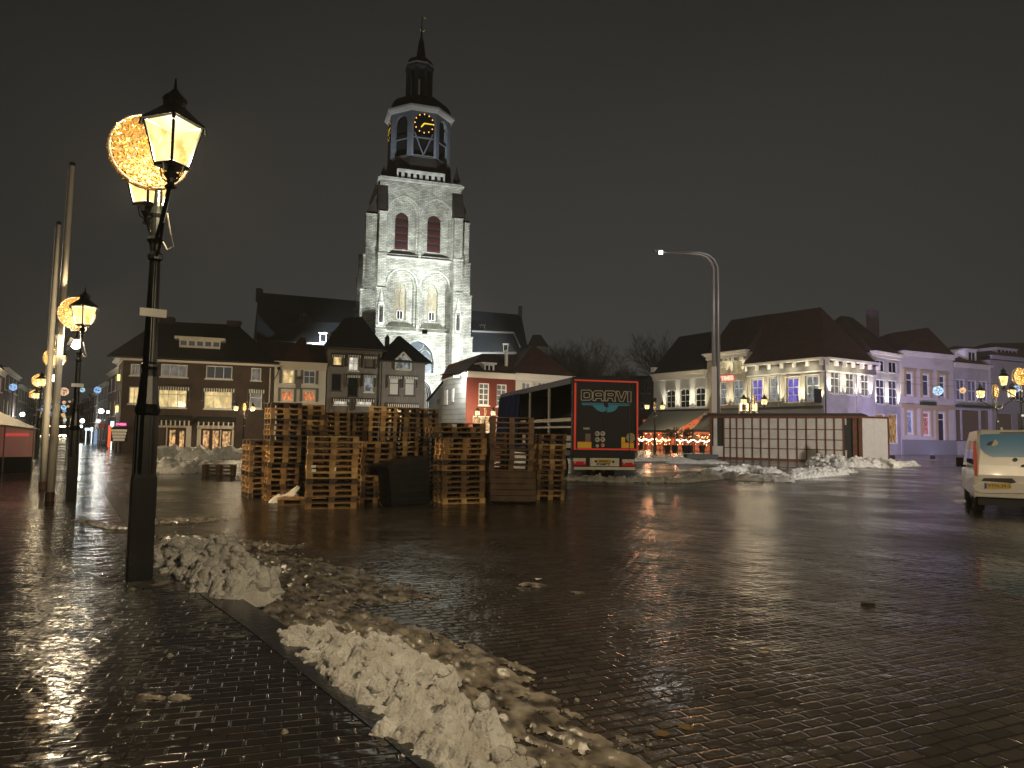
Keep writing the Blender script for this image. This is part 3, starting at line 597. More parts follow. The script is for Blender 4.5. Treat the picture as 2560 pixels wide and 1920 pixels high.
m=MB(TT); m.box(.0,.10,-.06,.05,1.05,ztop+.02); m.box(WD-.1,WD,-.06,.05,1.05,ztop+.02); m.box(.1,WD-.1,-.06,.05,ztop-.12,ztop+.02); m.box(.1,WD-.1,-.06,.0,1.0,1.2); m.build('rear_frame',navy,t)
m=MB(TT); m.box(.12,WD/2-.01,-.055,-.015,1.22,ztop-.14); dl=m.build('rear_door',navy,t)
m=MB(TT); m.box(WD/2+.01,WD-.12,-.055,-.015,1.22,ztop-.14); dr=m.build('rear_door',navy,t)
m=MB(TT)
for x in (.20,2.35): m.tube([(x,-.075,1.15),(x,-.075,ztop-.15)],.016,n=6)
m.build('lock_bars',mat('lock_bar',(.02,.024,.03),.35,.3),t)
def rr(a,b_,c_,d,w0,w1,mm,name,par): 
    u0,z0,u1,z1=FR.rect(a,b_,c_,d); k=MB(FR.P); k.box(u0,u1,w0,w1,z0,z1); return k.build(name,mm,par)
k=MB(FR.P)
for (a,b_,c_,d) in ((1435,951,1594,955),(1434,957,1439,1124),(1590,956,1594,1126)):
    u0,z0,u1,z1=FR.rect(a,b_,c_,d); k.box(u0,u1,.057,.066,z0,z1)
u0,z0,u1,z1=FR.rect(1434,1121,1592,1125); k.box(u0,u1,.057,.066,z0,z1)
k.build('reflective_tape',redt,t)
rr(1442,1106,1477,1119,.06,.07,yel,'marker_plate',t); rr(1552,1108,1583,1119,.06,.07,yel,'marker_plate',t); rr(1552,1093,1561,1106,.06,.07,yel,'marker_plate',t)
k=MB(FR.P); 
for (a,b_,c_,d) in ((1441,1104,1478,1106),(1441,1119,1478,1121),(1551,1106,1584,1108),(1551,1119,1584,1121)):
    u0,z0,u1,z1=FR.rect(a,b_,c_,d); k.box(u0,u1,.06,.072,z0,z1)
k.build('marker_border',redt,t)
rr(1462,1084,1475,1104,.06,.066,mat('grey_plate',(.22,.19,.16),.5),'document_box',t)
def disc(px,py,rpx,mm,name,w0=.06,w1=.067):
    u,z=FR.px(px,py); r_=rpx*27.5/1775; k=MB(FR.P); n=24
    a=[(u+r_*math.cos(2*math.pi*i/n),w0,z+r_*math.sin(2*math.pi*i/n)) for i in range(n)]; b_=[(p[0],w1,p[2]) for p in a]
    k.add(a+b_,[tuple(range(n)),tuple(range(n,2*n))]+[(i,(i+1)%n,(i+1)%n+n,i+n) for i in range(n)]); return k.build(name,mm,t)
wdisc=mat('white_sticker',(.62,.6,.55),.5); ink=mat('black_ink',(.01,.01,.01),.5); writ=mat('white_lettering',(.8,.74,.66),.5)
def ftext(s,px,py,size,mm,w,name='lettering',outline=0,sx_=1.,off=0.,F=FR,par=None):
    u,z=F.px(px,py,w); return text_mesh(name,s,size,lambda x,y,q:F.P(u+x,w+q,z+y),mm,par or t,extrude=.002,outline=outline,sx_=sx_,offset=off)
for s,px,py in (('80',1492,1084),('90',1505.5,1084),('60',1492,1099),('70',1505.5,1099)):
    disc(px,py,6.2,wdisc,'speed_disc'); ftext(s,px,py,.115,ink,.072,off=.003,sx_=.8)
disc(1492,1114.5,4.2,wdisc,'speed_disc'); disc(1505.5,1113,4.8,redt,'speed_disc'); disc(1505.5,1113,3.8,wdisc,'speed_disc',w0=.067,w1=.07); ftext('80',1505.5,1113,.075,ink,.074,off=.002,sx_=.8)
disc(1575,1094,12,mat('pale_yellow_disc',(.42,.42,.22),.5,var=.3,vscale=20),'disc_sticker')
ftext('50281',1466.5,1071.5,.11,writ,.062,off=.002)
# DARVI in wide outlined capitals
def outl(paths,name,par):
    k=MB()
    for pl in paths:
        pts=[]
        for (x,y) in pl+[pl[0]]:
            u,z=FR.px(x,y,.064); pts.append(FR.P(u,.064,z))
        for a,b_ in zip(pts[:-1],pts[1:]): k.tube([a,b_],.014,n=4)
    return k.build(name,writ,par)
def sk(x,y): return (x, y+ (x-1515)*.028)
def pth(l): return [sk(1220+a/5.53,920+(b_-(a-1630)*.028)/5.53) for a,b_ in l]
outl([pth([(1290,305),(1410,305),(1440,330),(1440,415),(1410,445),(1290,445)]),pth([(1328,342),(1390,342),(1403,355),(1403,398),(1390,410),(1328,410)]),
 pth([(1452,450),(1452,345),(1480,315),(1575,315),(1605,345),(1605,455),(1568,455),(1568,422),(1490,422),(1490,450)]),pth([(1490,385),(1490,362),(1505,350),(1555,350),(1568,362),(1568,387)]),
 pth([(1620,455),(1620,315),(1745,318),(1768,340),(1768,395),(1750,412),(1765,460),(1725,460),(1712,418),(1658,416),(1658,456)]),pth([(1658,380),(1658,352),(1722,354),(1730,362),(1730,380),(1722,386)]),
 pth([(1772,322),(1812,322),(1845,425),(1880,325),(1918,325),(1872,462),(1822,462)]),pth([(1930,328),(1978,328),(1978,468),(1930,468)])],'company_name',t)
# blue winged emblem
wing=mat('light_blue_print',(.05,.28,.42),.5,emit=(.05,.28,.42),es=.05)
def flat(l,w=.062):
    q=[]
    for a,b_ in l:
        u,z=FR.px(1220+a/5.53,920+b_/5.53,w); q.append((u,w,z))
    return q
k=MB(FR.P)
for l in ([(1295,480),(1600,484),(1600,496),(1295,492)],[(1300,500),(1600,504),(1600,518),(1300,512)],[(1660,486),(1972,492),(1972,504),(1660,500)],[(1660,505),(1970,512),(1970,524),(1660,522)],
  [(1440,516),(1600,516),(1612,535),(1640,548),(1640,585),(1612,600),(1570,606),(1530,594),(1496,570),(1470,545)],
  [(1648,590),(1646,548),(1668,535),(1680,516),(1800,524),(1790,548),(1772,572),(1748,592),(1716,604),(1680,612),(1635,610)]): k.poly(flat(l))
k.build('wing_emblem',wing,t)
# bumper beam
rr(1432,1145,1462,1153,.05,.12,creamp,'bumper_panel',t); rr(1473,1145,1545,1165,.05,.12,creamp,'bumper_panel',t); rr(1553,1148,1583,1156,.05,.12,creamp,'bumper_panel',t)
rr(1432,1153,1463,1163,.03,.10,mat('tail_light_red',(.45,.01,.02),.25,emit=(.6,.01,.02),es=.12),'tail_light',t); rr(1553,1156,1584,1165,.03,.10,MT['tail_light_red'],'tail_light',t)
rr(1433,1167,1584,1174,.05,.17,creamp,'underrun_bar',t)
m=MB(FR.P); u0,z0,u1,z1=FR.rect(1432,1143,1586,1167); m.box(u0,u1,-.1,.04,z0,z1); m.build('bumper_beam',chm,t)
rr(1491,1149,1525,1157,.12,.13,mat('number_plate_yellow',(.62,.40,.04),.4),'number_plate',t); ftext('OR-81-KK',1509,1153,.085,ink,.134,off=.001,sx_=.9)
ftext('SCHMITZ',1508,1161,.115,ink,.124,off=.005,sx_=1.15); disc(1487,1153,3.2,ink,'reflector',.12,.13); disc(1530,1154,3.2,ink,'reflector',.12,.13)
for (x,y) in ((1436,1156),(1459,1156),(1558,1158),(1580,1158)): disc(x,y,2.2,wdisc,'lamp_lens',.10,.108)
m=MB(TT); m.box(.7,.82,.3,LEN-.6,.85,1.05); m.box(WD-.82,WD-.7,.3,LEN-.6,.85,1.05)
for y in (9.8,): 
    for x in (.75,WD-.85): m.box(x,x+.1,y,y+.1,.05,1.0); m.box(x-.08,x+.18,y-.1,y+.2,0.0,.05)
m.build('chassis',chm,t)
def wheel(x,y,r=.5,wd=.36,T_=TT,par=None,rimm=None):
    k=MB(T_); prof=[(r*.55,0),(r*.9,0),(r,.05),(r,wd-.05),(r*.9,wd),(r*.55,wd)]; n=24; vs=[];fs=[]
    for rr_,zz in prof:
        for j in range(n): a=2*math.pi*j/n; vs.append((x+zz,y+rr_*math.cos(a),r+rr_*math.sin(a)))
    for i in range(len(prof)-1):
        for j in range(n): fs.append((i*n+j,i*n+(j+1)%n,(i+1)*n+(j+1)%n,(i+1)*n+j))
    k.add(vs,fs); o=k.build('wheel',tyrem,par)
    k=MB(T_); vs=[(x+wd*.5,y,r)]
    for rr_,zz in ((r*.56,.03),(r*.3,.1)):
        for j in range(n): a=2*math.pi*j/n; vs.append((x+zz,y+rr_*math.cos(a),r+rr_*math.sin(a)))
    vs.append((x+.1,y,r)); fs=[(1+j,1+(j+1)%n,1+n+(j+1)%n,1+n+j) for j in range(n)]+[(1+n+j,1+n+(j+1)%n,len(vs)-1) for j in range(n)]
    k.add(vs,fs); k.build('rim',rimm or alu,o); return o
for y in (2.2,3.5,4.8):
    for x in (.08,WD-.44): wheel(x,y,par=t)
# side posts and laths
m=None
def sidey(px,py=1040):
    Fs=Fac((RL.x,RL.y),((RL-fw).x,(RL-fw).y)); return -Fs.u(px,py)
for px in (1323,1371,1287):
    y=sidey(px); m=MB(TT); m.box(-.01,.07,y-.05,y+.05,1.25,ztop-.2); m.build('side_post',alu,t)
m=MB(TT); m.box(.0,.03,.15,LEN*.78,2.38,2.52); m.build('side_lath',mat('lath_grey',(.5,.47,.44),.5,.2),t)
m=MB(TT); m.box(.0,.03,.15,LEN*.78,2.12,2.2); m.build('side_lath',MT['lath_grey'],t)
for z in (1.34,1.62): 
    m=MB(TT); m.box(.0,.03,.15,LEN*.6,z,z+.2); m.build('side_lath',MT['lath_grey'],t)
# gathered curtain at the front of the open side
m=MB(TT); ya,yb=sidey(1302),LEN+.02; n=40; vs=[];fs=[]
for i in range(n+1):
    y=ya+(yb-ya)*i/n; x=-.06+.07*math.sin(i*1.9)+.03*math.sin(i*.7)
    vs.append((x,y+.0,ztop-.2)); vs.append((x*1.6-.05,y+.12*math.sin(i*.5),2.4)); vs.append((x*2-.04,y+.15,1.2))
for i in range(n):
    for j in (0,1): fs.append((i*3+j,(i+1)*3+j,(i+1)*3+j+1,i*3+j+1))
m.add(vs,fs); m.build('side_curtain',curt,t,smooth=True)
# cargo inside: a tall dark board and some metal racking
m=MB(TT); m.box(1.9,2.4,5.0,7.2,1.25,2.9); m.build('cargo_crate',mat('dark_crate',(.03,.028,.02),.7),label='dark crate standing inside the open trailer',cat='crate')
# ================================================================== WHITE PAVILION (kiosk) lying across the square
A=G(1778,1146); Bc=G(2153,1158); FP=Fac((A.x,A.y),(Bc.x,Bc.y)); FL=FP.L
panel=mat('pavilion_panel',(.58,.54,.48),.5,var=.12,vscale=1.2,bump=.01,bscale=1.5); rust=mat('rust_brown_timber',(.13,.045,.02),.6,var=.3,vscale=3); whitep=mat('white_panel',(.66,.63,.62),.5,var=.06)
t=thing('pavilion','long low white pavilion with rust-brown timber grid standing on the square','pavilion',tuple((A+Bc)/2))
H0=FP.z(1965,1037); pxs=[1810,1826,1842,1859,1881,1902,1923,1946,1969,1992,2016,2042,2064,2086,2109]
us=[FP.u(x,1090) for x in pxs]; zs=[FP.z(1965,y) for y in (1147,1122,1098,1073,1046)]
z0=zs[0]; z1=zs[-1]
m=MB(FP.P); m.box(.03,FL-.02,-4.6,-.12,.12,H0-.12); m.build('hall',mat('pavilion_dark_inside',(.02,.018,.016),.6),t)
m=MB(FP.P); m.box(-.25,FL+.1,-4.8,.12,H0-.08,H0+.12); m.build('roof',mat('pavilion_roof',(.035,.015,.012),.5),t)
m=MB(FP.P); m.box(us[0],us[-1],-.1,-.03,z0,z1); m.box(.05,us[0]-.1,-.1,-.03,z0,zs[1]+.1); m.box(us[-1]+.1,FL-1.0,-.1,-.03,z0,zs[1]); m.box(us[-1]+.1,FL-1.0,-.1,-.03,zs[-1]-.5,zs[-1]); m.box(.2,.5,-.1,-.03,zs[1]+.1,zs[-1]); m.build('wall_panels',panel,t)
m=MB(FP.P)
for u in us: m.box(u-.05,u+.05,-.03,.04,z0,z1)
for z in zs[1:-1]: m.box(us[0],us[-1],-.03,.025,z-.035,z+.035)
m.build('timber_grid',rust,t)
m=MB(FP.P); m.box(-.1,FL,-.08,.06,z0-.28,z0-.02); m.box(-.1,FL,-.08,.07,z1+.02,z1+.22); m.box(-.1,.1,-.08,.08,z0,z1); m.box(FL-.55,FL-.25,-.08,.08,z0,z1); m.box(FL-.12,FL+.12,-.1,.12,0,H0-.1); m.build('frame',rust,t)
Cc=G(2221,1158); 
FE=Fac((Bc.x,Bc.y),(Cc.x,Cc.y)); 
m=MB(FE.P); m.box(.15,FE.L*.51,-.06,.0,.15,H0-.25); m.box(FE.L*.515,FE.L-.02,-.06,.0,.15,H0-.25); m.build('end_doors',whitep,t)
m=MB(FE.P); m.box(.12,FE.L+.06,-.09,.05,H0-.25,H0-.09); m.box(FE.L-.02,FE.L+.1,-.09,.05,.05,H0-.25); m.box(.12,FE.L,-.09,-.06,.1,H0-.25); m.build('end_frame',rust,t)
m=MB(FP.P)
for u in (.5,3,6,9): m.box(u,u+.5,-.6,.0,-.02,.12)
m.box(FL-1.2,FL-.8,-.6,0,-.02,.12); m.build('footings',chm,t)
u=us[-1]+1.2; m=MB(FP.P); m.box(us[-1]+.5,us[-1]+1.1,-.6,-.5,zs[-1]-.9,zs[-1]-.8); m.build('light_tube',emi('dim_tube',(1,.85,.6),1.3),t)
# ================================================================== LIGHT MAST with curved arm
mastm=mat('galvanised_mast',(.22,.20,.20),.4,.35,var=.15,vscale=.6)
Ym=64.5; X0=PY(1784.5,900,Ym).x; X1=PY(1796.5,900,Ym).x; zc=PY(1790,690,Ym).z
t=thing('light_mast','tall galvanised twin-tube mast whose curved arm carries a floodlight to the left','light mast',((X0+X1)/2,Ym,0))
tip=PY(1643,627,Ym); 
for k,(X,dy) in enumerate(((X0,0),(X1,.12))):
    m=MB(); bend=[(X,Ym+dy,0),(X,Ym+dy,zc-1.2)]
    q=[PY(a,b_,Ym) for a,b_ in (((1784,672),(1778,655),(1767,643),(1750,636)) if k==0 else ((1795,668),(1786,648),(1772,637),(1752,631)))]
    bend+=[(p.x,Ym+dy,p.z) for p in q]+[(tip.x,Ym+dy,tip.z+ (0 if k else -.1))]
    m.tube(bend,[.2,.19]+[.17]*4+[.09],n=8); m.build('mast_tube',mastm,t,smooth=True)
m=MB(); m.box(X0-.28,X1+.28,Ym-.3,Ym+.42,0,1.1); m.build('mast_foot',mastm,t); m=MB(); m.box(X0-.27,X0+.2,Ym-.26,Ym-.2,4,8.2); m.build('access_panel',mat('tan_panel',(.4,.34,.26),.5),t)
m=MB(); m.box(tip.x-.35,tip.x+.5,Ym-.15,Ym+.3,tip.z-.05,tip.z+.12); m.build('lamp_head',hous,t)
pf=PY(1650,633,Ym); m=MB(); m.box(pf.x-.17,pf.x+.2,Ym-.35,Ym-.2,pf.z-.17,pf.z+.17); m.build('lamp_face',emi('cold_lamp_face',(1,1,.95),2),t)
light('SPOT','mast_beam',(pf.x,Ym-.4,pf.z-.25),160,(1,.93,.85),.5,parent=t,aim=(6,40,0),spot=110)
def fill_mast():  # added unseen fill source, brightens the pavilion and the right row
    p=Vector((30,-10,0)); t=thing('light_mast','added unseen mast with a fill floodlight behind the viewer on the right','light mast',tuple(p))
    m=MB(); m.tube([p,p+Vector((0,0,15.6))],[.2,.12],n=8); m.build('mast_tube',mastm,t); m=MB(); m.box(29.6,30.4,-10.2,-9.8,15.6,16.0); m.build('lamp_head',hous,t)
    light('SPOT','mast_beam',(30,-9.6,15.8),68000,(1,.94,.86),.35,parent=t,aim=(34,80,2),spot=62,blend=.4)
fill_mast()
# ================================================================== VAN
VA=XY(2432,18.6); vdir=Vector((2.4,4.3,0)).normalized(); vr=Vector((vdir.y,-vdir.x,0)); VT=lambda x,y,z: VA+vr*x+vdir*y+Vector((0,0,z))
FV=Fac((VA.x,VA.y),((VA+vr).x,(VA+vr).y))
vp=mat('van_white',(.74,.72,.68),.25,coat=.5,var=.05); glassd=mat('dark_glass',(.01,.012,.015),.06,spec=.8)
t=thing('van','white delivery van seen from behind, with blue film over its rear window','van',tuple(VT(.98,0,0)))
W_=1.97;H_=FV.z(2520,1074); Lv=4.95
prof=[(0.0,.42),(0.0,1.0),(.03,1.25),(.14,H_-.12),(.3,H_),(Lv-1.9,H_-.02),(Lv-1.2,H_-.45),(Lv-.9,1.15),(Lv-.1,.95),(Lv,.45)]
m=MB(VT); n=len(prof); vs=[]
secs=[(0,.0,.0),(.0,.0,0)]
def vx(z): # tumblehome
    return .0 if z<1.1 else (z-1.1)*.11
ins=[(0.05,.03),(0,0)]
cols=[]
for (side,inn) in ((0,.06),(0,0),(1,0),(1,.06)):
    row=[]
    for (y,z) in prof:
        x=vx(z)+inn; x = x if side==0 else W_-x
        yy=y+(.05 if inn and y<1 else (-.05 if inn else 0)); zz=z+(.04 if inn and z>1.9 else 0)
        row.append((x,yy,zz))
    cols.append(row)
# order: outer-left, inner-left, inner-right, outer-right with rounded shoulders
rows=[[(vx(z),y+ (.06 if y<.5 else 0),z-(.06 if z>H_-.2 else 0)) for y,z in prof],[(vx(z)+.07,y,z) for y,z in prof],[(W_-vx(z)-.07,y,z) for y,z in prof],[(W_-vx(z),y+(.06 if y<.5 else 0),z-(.06 if z>H_-.2 else 0)) for y,z in prof]]
vs=[p for r_ in rows for p in r_]; fs=[]
for k in range(3):
    for i in range(n-1): fs.append((k*n+i,k*n+i+1,(k+1)*n+i+1,(k+1)*n+i))
    fs.append((k*n+n-1,k*n,(k+1)*n,(k+1)*n+n-1))
fs.append(tuple(range(n))); fs.append(tuple(3*n+i for i in range(n))[::-1])
m.add(vs,fs); bod=m.build('body',vp,t)
mm=bod.modifiers.new('b','BEVEL'); mm.width=.03; mm.segments=2; mm.limit_method='ANGLE'
def vrect(name,pts,mm_,w0=.006,w1=.02,par=None):
    k=MB(VT); a=[]; b_=[]
    for (x,y) in pts:
        u,z=FV.px(x,y); lean_=0 if z<1.0 else (.03*(z-1)/.25 if z<1.25 else .03+.11*(z-1.25)/(H_-.12-1.25))
        a.append((u,lean_-w0,z)); b_.append((u,lean_-w1,z))
    nn=len(pts); k.add(a+b_,[tuple(range(nn)),tuple(range(nn,2*nn))[::-1]]+[(i,(i+1)%nn,(i+1)%nn+nn,i+nn) for i in range(nn)]); return k.build(name,mm_,par or t)
vrect('rear_window',[(2451,1087),(2462,1085),(2640,1083),(2640,1143),(2481,1142),(2463,1133),(2451,1120)],mat('blue_film',(.03,.22,.46),.15,spec=.6))
vrect('window_trim',[(2500,1080),(2640,1078),(2640,1083),(2503,1084)],mat('dark_trim',(.03,.005,.01),.3),.02,.03)
vrect('emblem',[(2480,1113),(2489,1098),(2497,1107),(2493,1113),(2484,1116)],mat('cream_print',(.6,.56,.42),.5),.021,.024)
vrect('emblem',[(2465,1112),(2474,1105),(2484,1102),(2481,1110),(2475,1114)],mat('navy_print',(.008,.015,.05),.5),.021,.024)
vrect('tail_light',[(2434,1104),(2440,1106),(2443,1140),(2442,1192),(2437,1186),(2433,1140)],mat('van_tail_light',(.35,.03,.02),.15,emit=(.5,.05,.03),es=.12),.0,.035)
vrect('bumper',[(2431,1213),(2450,1208),(2640,1208),(2640,1233),(2455,1232),(2436,1226)],vp,-.02,.09)
vrect('number_plate_recess',[(2453,1202),(2460,1195),(2530,1196),(2541,1206),(2530,1208)],mat('recess_black',(.01,.01,.01),.5),.006,.02)
vrect('number_plate',[(2460,1207),(2527,1208),(2527,1222),(2460,1221)],MT['number_plate_yellow'],.092,.1)
vrect('number_plate_band',[(2460,1207),(2466,1207),(2466,1221),(2460,1221)],mat('plate_blue',(.02,.04,.3),.4),.101,.103)
u,z=FV.px(2497,1214.5); text_mesh('lettering','VTH-39-S',.12,lambda x,y,q:VT(u+x,-.104-q,z+y),ink,t,extrude=.001)
vrect('door_handle',[(2552,1164),(2560,1161),(2600,1162),(2600,1168),(2554,1168)],mat('recess_black',(.01,.01,.01),.5),.006,.02)
k=MB(VT); u,z=FV.px(2538,1149); k.tube([(u,-.02,z),(u,-.04,z)],.05,n=12); k.build('badge',mat('dark_badge',(.02,.03,.02),.3,.5),t)
k=MB(VT); u,z=FV.px(2506,1072); k.box(u,u+.03,.25,.45,H_,H_+.06); k.build('aerial',mat('white_sign_plate',(.7,.7,.7)),t)
for x,y in ((.03,.85),(W_-.28,.85),(.03,Lv-1.1),(W_-.28,Lv-1.1)): wheel(x-.02,y,.34,.25,VT,t)
k=MB(VT); k.box(.1,W_-.1,.25,Lv-.2,.2,.42); k.build('underbody',chm,t)
k=MB(VT); 
for (y0,y1) in ((.5,2.0),(2.1,3.2)):
    z0_,z1_=1.25,H_-.3; k.add([(vx(z0_)-.012,y0,z0_),(vx(z0_)-.012,y1,z0_),(vx(z1_)-.012,y1-.05,z1_),(vx(z1_)-.012,y0+.05,z1_)],[(0,1,2,3)])
k.build('side_window',glassd,t)
k=MB(VT); k.box(-.22,-.04,Lv-1.55,Lv-1.35,1.08,1.36); k.box(-.06,.06,Lv-1.5,Lv-1.42,1.08,1.14); k.build('wing_mirror',mat('mirror_black',(.02,.02,.02),.4),t)
# ================================================================== FACADE TOOLS
def wall_grid(mb,u0,u1,z0,z1,w,holes):
    us=sorted(set([u0,u1]+[h[0] for h in holes]+[h[2] for h in holes])); zs=sorted(set([z0,z1]+[h[1] for h in holes]+[h[3] for h in holes]))
    us=[u for u in us if u0<=u<=u1]; zs=[z for z in zs if z0<=z<=z1]
    for i in range(len(us)-1):
        # merge vertical runs
        run=None
        for j in range(len(zs)-1):
            cu,cz=(us[i]+us[i+1])/2,(zs[j]+zs[j+1])/2
            ins=any(h[0]<cu<h[2] and h[1]<cz<h[3] for h in holes)
            if ins:
                if run is not None: mb.quad((us[i],w,run),(us[i+1],w,run),(us[i+1],w,zs[j]),(us[i],w,zs[j])); run=None
            elif run is None: run=zs[j]
        if run is not None: mb.quad((us[i],w,run),(us[i+1],w,run),(us[i+1],w,zs[-1]),(us[i],w,zs[-1]))
def arch_pts(u0,u1,zs,za,n=8,seg=False):
    a=(u1-u0)/2; c=(u0+u1)/2; h=za-zs; out=[]
    if seg:
        for i in range(2*n+1):
            t=-1+i/n; out.append((c+a*t, zs+h*(1-t*t)))
        return out
    Rr=(a*a+h*h)/(2*a); k=a-Rr
    for i in range(2*n+1):
        x=-a+a*i/n; q=abs(x)-k; out.append((c+x, zs+math.sqrt(max(Rr*Rr-q*q,0))))
    return out
def arch_hole(mb,u0,u1,z0,zs,za,wf,wb,n=8,seg=False,sill=True):
    """fills the corners above the arch inside its bounding rectangle and makes the reveals from wf back to wb"""
    P=arch_pts(u0,u1,zs,za,n,seg)
    for (a,za_),(b,zb_) in zip(P[:-1],P[1:]):
        mb.quad((a,wf,za_),(b,wf,zb_),(b,wf,za),(a,wf,za)); mb.quad((a,wf,za_),(a,wb,za_),(b,wb,zb_),(b,wf,zb_))
    mb.quad((u0,wf,z0),(u0,wb,z0),(u0,wb,P[0][1]),(u0,wf,P[0][1])); mb.quad((u1,wb,z0),(u1,wf,z0),(u1,wf,P[-1][1]),(u1,wb,P[-1][1]))
    if sill: mb.quad((u0,wf,z0),(u1,wf,z0),(u1,wb,z0),(u0,wb,z0))
def arch_panel(mb,u0,u1,z0,zs,za,w,n=8,seg=False):
    P=arch_pts(u0,u1,zs,za,n,seg); mb.poly([(u0,w,z0),(u1,w,z0)]+[(a,w,z) for a,z in reversed(P)])
def arch_band(mb,u0,u1,z0,zs,za,t,w0,w1,n=8,seg=False,legs=True):
    """projecting moulding of width t round the outside of an arch"""
    A=arch_pts(u0,u1,zs,za,n,seg); B=arch_pts(u0-t,u1+t,zs,za+t*1.15,n,seg)
    for i in range(len(A)-1):
        a,b,c,d=A[i],A[i+1],B[i+1],B[i]
        mb.add([(a[0],w1,a[1]),(b[0],w1,b[1]),(c[0],w1,c[1]),(d[0],w1,d[1]),(a[0],w0,a[1]),(b[0],w0,b[1]),(c[0],w0,c[1]),(d[0],w0,d[1])],[(0,1,2,3),(3,2,6,7),(1,0,4,5)])
    if legs: mb.box(u0-t,u0,w0,w1,z0,zs); mb.box(u1,u1+t,w0,w1,z0,zs)
# ================================================================== CHURCH TOWER
stone=brickmat('tower_stone',(.56,.55,.48),(.33,.32,.27),(.20,.19,.16),bw=.62,bh=.2,bump=.09,msize=.028,vary=.38)
stone2=mat('ashlar',(.50,.49,.44),.8,var=.3,vscale=1.2,bump=.05,bscale=4); slate=mat('slate_roof',(.028,.032,.042),.55,var=.25,vscale=2,bump=.01,bscale=6)
mossy=mat('weathered_sill',(.13,.125,.09),.85,var=.4,vscale=3,bump=.04,bscale=5); leadm=mat('dark_leadwork',(.03,.022,.018),.6,var=.3,vscale=1.5)
tanm=mat('tan_infill',(.36,.31,.21),.85,var=.2,vscale=3,bump=.02,bscale=6); redl=mat('louvre_red',(.085,.022,.02),.6); bluegrey=mat('belfry_blue_grey',(.20,.225,.27),.6,var=.12,vscale=2); whitew=mat('white_woodwork',(.72,.71,.67),.5,var=.06)
goldl=emi('gold_clock_light',(1,.50,.10),1.6); goldh=emi('gold_clock_hand',(1,.72,.05),.95); blackv=mat('void_black',(.004,.004,.005),.9)
a=PY(951,451,85); b=PY(1153,468,88); FT=Fac((a.x,a.y),(b.x,b.y)); W=FT.L
c5=lambda x,y:(860+x/2.592,420+y/2.592)
def TU(x,y=600,w=0): return FT.u(*c5(x,y),w)
def TZ(x,y,w=0): return FT.z(*c5(x,y),w)
tower=thing('church_tower','tall floodlit pale stone church tower with dark octagonal belfry and gold clock','church tower',tuple(FT.P(W/2,-W/2,0)))
ztopT=TZ(500,92)
arches=[]
for (u0,u1,y0,ys,ya,i0,i1,ib,is_,ia,kind) in ((288,488,560,300,187,338,425,520,325,277,'louvre'),(503,700,580,322,210,548,635,540,345,297,'louvre'),(277,474,1030,765,657,335,410,980,795,730,'panel'),(492,685,1045,782,674,545,615,990,812,750,'panel')):
    cx=(u0+u1)/2; arches.append((TU(u0,ys),TU(u1,ys),TZ(cx,y0),TZ(cx,ys),TZ(cx,ya),TU(i0,ys),TU(i1,ys),TZ(cx,ib),TZ(cx,is_),TZ(cx,ia),kind))
bw=(FT.u(1001,890),FT.u(1085,890),FT.z(1043,932),FT.z(1043,903),FT.z(1043,853)); dw=(FT.u(1008,1000),FT.u(1078,1000),0,FT.z(1043,985),FT.z(1043,948))
holes=[(a_[0],a_[2],a_[1],a_[4]) for a_ in arches]+[(bw[0],bw[2],bw[1],bw[4]),(dw[0],-1,dw[1],dw[4])]
m=MB(FT.P); wall_grid(m,0,W,0,ztopT,0,holes)
for q in arches:
    arch_hole(m,q[0],q[1],q[2],q[3],q[4],0,-.35); t_=.32
    # middle order: a stepped ring
    n0,n1=q[0]+t_,q[1]-t_; 
    P1=arch_pts(q[0],q[1],q[3],q[4]); P2=arch_pts(n0,n1,q[3],q[4]-t_*1.1)
    for (a1,b1),(a2,b2) in zip(zip(P1[:-1],P1[1:]),zip(P2[:-1],P2[1:])):
        m.quad((a1[0],-.35,a1[1]),(b1[0],-.35,b1[1]),(b2[0],-.35,b2[1]),(a2[0],-.35,a2[1])); m.quad((a2[0],-.35,a2[1]),(b2[0],-.35,b2[1]),(b2[0],-.7,b2[1]),(a2[0],-.7,a2[1]))
    m.quad((q[0],-.35,q[2]),(n0,-.35,q[2]),(n0,-.35,q[3]),(q[0],-.35,q[3])); m.quad((n1,-.35,q[2]),(q[1],-.35,q[2]),(q[1],-.35,q[3]),(n1,-.35,q[3]))
    m.quad((n0,-.35,q[2]),(n0,-.7,q[2]),(n0,-.7,q[3]),(n0,-.35,q[3])); m.quad((n1,-.35,q[2]),(n1,-.7,q[2]),(n1,-.7,q[3]),(n1,-.35,q[3]))
    wall_grid(m,n0-.01,n1+.01,q[2]-.1,q[4],-.7,[(q[5],q[7],q[6],q[9])]); arch_hole(m,q[5],q[6],q[7],q[8],q[9],-.7,-1.0)
arch_hole(m,*bw,0,-.6); arch_hole(m,*dw,0,-.9)
for q in (1,): 
    m.quad((0,0,0),(0,-W,0),(0,-W,ztopT),(0,0,ztopT)); m.quad((W,0,0),(W,-W,0),(W,-W,ztopT),(W,0,ztopT)); m.quad((0,-W,0),(W,-W,0),(W,-W,ztopT),(0,-W,ztopT))
m.quad((0,0,ztopT),(W,0,ztopT),(W,-W,ztopT),(0,-W,ztopT))
m.build('wall',stone,tower)
m=MB(FT.P)
for q in arches: m=MB(FT.P); arch_band(m,q[0],q[1],q[3]-.5,q[3],q[4],.15,0,.13,legs=False); m.build('arch_moulding',stone2,tower)
m=MB(FT.P); arch_band(m,*bw,.22,0,.12); m.build('arch_moulding',stone2,tower); m=MB(FT.P); arch_band(m,*dw,.25,0,.15)
